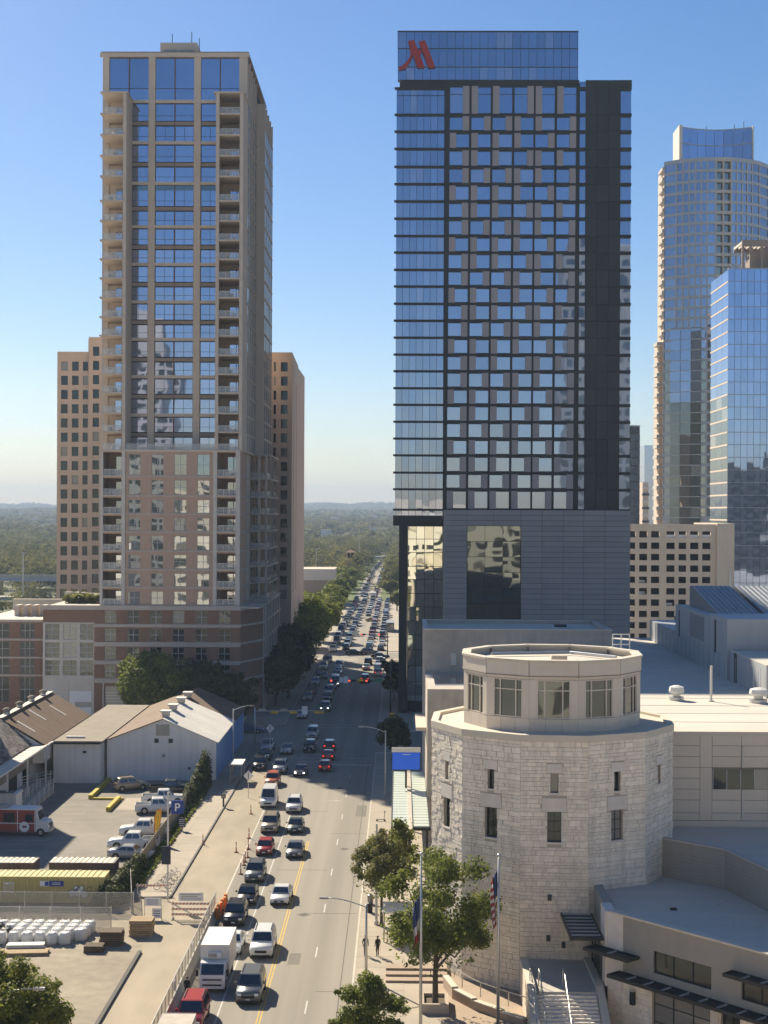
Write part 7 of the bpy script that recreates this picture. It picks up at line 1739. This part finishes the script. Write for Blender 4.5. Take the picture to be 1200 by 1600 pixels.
b = MB(); b.raw([(k0 - .5, YK - .5, kz(863.5)), (k1 + .5, YK - .5, kz(863.5)), (k1 + .5, YK + 5.5, kz(863.5)), (k0 - .5, YK + 5.5, kz(863.5)), ((k0 + k1) / 2, YK + 2.5, kz(859))], [(0, 1, 4), (1, 2, 4), (2, 3, 4), (3, 0, 4), (3, 2, 1, 0)]); put('roof', b, 'terracotta', Bt)
for q in (878, 886, 895): bx('window', Bt, 'brown_bar', (k0 + k1) / 2 - .45, (k0 + k1) / 2 + .45, YK - .06, YK - .01, kz(q + 3), kz(q))
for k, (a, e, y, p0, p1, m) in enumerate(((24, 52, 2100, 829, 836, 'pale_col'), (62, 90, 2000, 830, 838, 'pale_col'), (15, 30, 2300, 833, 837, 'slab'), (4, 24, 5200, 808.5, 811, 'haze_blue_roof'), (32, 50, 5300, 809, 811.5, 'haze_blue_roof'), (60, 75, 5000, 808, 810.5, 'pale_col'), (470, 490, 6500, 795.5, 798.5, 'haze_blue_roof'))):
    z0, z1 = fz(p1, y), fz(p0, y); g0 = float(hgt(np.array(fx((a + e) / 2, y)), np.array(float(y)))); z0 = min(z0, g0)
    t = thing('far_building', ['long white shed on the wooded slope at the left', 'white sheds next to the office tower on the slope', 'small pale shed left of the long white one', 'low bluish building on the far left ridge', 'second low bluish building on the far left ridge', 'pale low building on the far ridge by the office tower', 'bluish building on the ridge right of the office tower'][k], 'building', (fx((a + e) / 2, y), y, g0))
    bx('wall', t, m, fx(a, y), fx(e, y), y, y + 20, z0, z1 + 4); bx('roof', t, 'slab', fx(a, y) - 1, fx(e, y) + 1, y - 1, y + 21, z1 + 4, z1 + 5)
r3 = random.Random(8)
for k in range(26):
    u = r3.choice([r3.uniform(-620, -540), r3.uniform(-150, -15)]); y = r3.uniform(1500, 4600); x = u * y / F; g0 = float(hgt(np.array(x), np.array(y))); w = r3.uniform(8, 26)
    t = thing('far_house', 'small pale building showing among the far woods', 'building', (x, y, g0), 'pale buildings scattered in the far woods'); hh = r3.uniform(11, 17)
    bx('wall', t, r3.choice(('pale_col', 'slab', 'white_paint')), x, x + w, y, y + 12, g0 - 2, g0 + hh); bx('roof', t, r3.choice(('slab', 'concrete', 'pale_col')), x - .5, x + w + .5, y - .5, y + 12.5, g0 + hh, g0 + hh + 1)
# ================================================================ ACROSS THE STREET, behind the viewpoint: what the glass fronts mirror, plus an added bounce facade
def mirrored(label, x0, x1, y, h, m, g, nx, step, crown=None):
    t = thing('city_block', label, 'building', ((x0 + x1) / 2, y - 12, 0)); f = Face(x1, y, x0, y); w = f.w / nx; hs = []
    for j in range(int((h - 4) / step)):
        for i in range(nx): hs.append((i * w + w * .16, i * w + w * .84, 4 + j * step, 4 + j * step + step * .58))
    f.wall('wall', t, m, 0, h, hs, .5)
    for q in hs: f.blk('window', t, g, *q, -.4, -.3)
    bx('core', t, 'dark_room', x0 + .2, x1 - .2, y - 24, y - .6, 0, h - .3); bx('side_wall', t, m, x0 - .4, x0 + .19, y - 24, y - .02, 0, h); bx('side_wall', t, m, x1 - .19, x1 + .4, y - 24, y - .02, 0, h); bx('roof', t, 'concrete', x0, x1, y - 24, y - .1, h - .3, h + .3)
    if crown: bx('penthouse', t, m, *crown)
mirrored('cream building under the viewpoint, mirrored in the lower hotel glass', -85, 100, -3, 35, 'pale_concrete', 'glass_dark', 26, 5.6)  # unseen front added as warm fill for the shaded walls
mirrored('slender pale tower mirrored in the residential tower windows', -121, -103, -100, 112, 'metal_grey', 'glass_office', 4, 5.0, (-118, -110, -115, -103, 112, 126))
mirrored('tall pale tower mirrored in the right windows of the hotel', 74, 112, -100, 160, 'seam_roof', 'glass_dark', 7, 5.2)
mirrored('cream office block mirrored in the hotel atrium', -30, 26, -85, 40, 'coping', 'glass_dark', 12, 4.2)
mirrored('dark grey office block mirrored in the blue glass tower', 196, 270, -110, 68, 'mullion_dark', 'glass_office', 8, 6.0, (240, 262, -125, -112, 68, 78))
mirrored('brick block mirrored in the lower windows of the residential tower', -98, -40, -90, 44, 'pale_col', 'glass_dark', 10, 4.0)
mirrored('brown slab mirrored in the grey base of the hotel', 30, 68, -85, 34, 'coping', 'glass_dark', 9, 4.0)
mirrored('wide grey block mirrored at the far right', 120, 190, -120, 90, 'concrete', 'glass_office', 12, 4.4)
# ================================================================ AIR
hb = MB(); hb.box(-4200, 4200, -900, 9650, -3, 185); ho = hb.mesh('haze'); hm = bpy.data.materials.new('haze'); hm.use_nodes = True; nt = hm.node_tree; nt.nodes.remove(nt.nodes['Principled BSDF'])
pv = nt.nodes.new('ShaderNodeVolumePrincipled'); pv.inputs['Color'].default_value = (.62, .78, 1.0, 1); pv.inputs['Density'].default_value = 1.55e-4; pv.inputs['Anisotropy'].default_value = 0
nt.links.new(pv.outputs[0], nt.nodes['Material Output'].inputs['Volume']); ho.materials.append(hm); MAT['haze'] = hm
o = put('haze', ho, None); tag(o, 'pale air between the camera and the far hills', 'haze', kind='stuff')
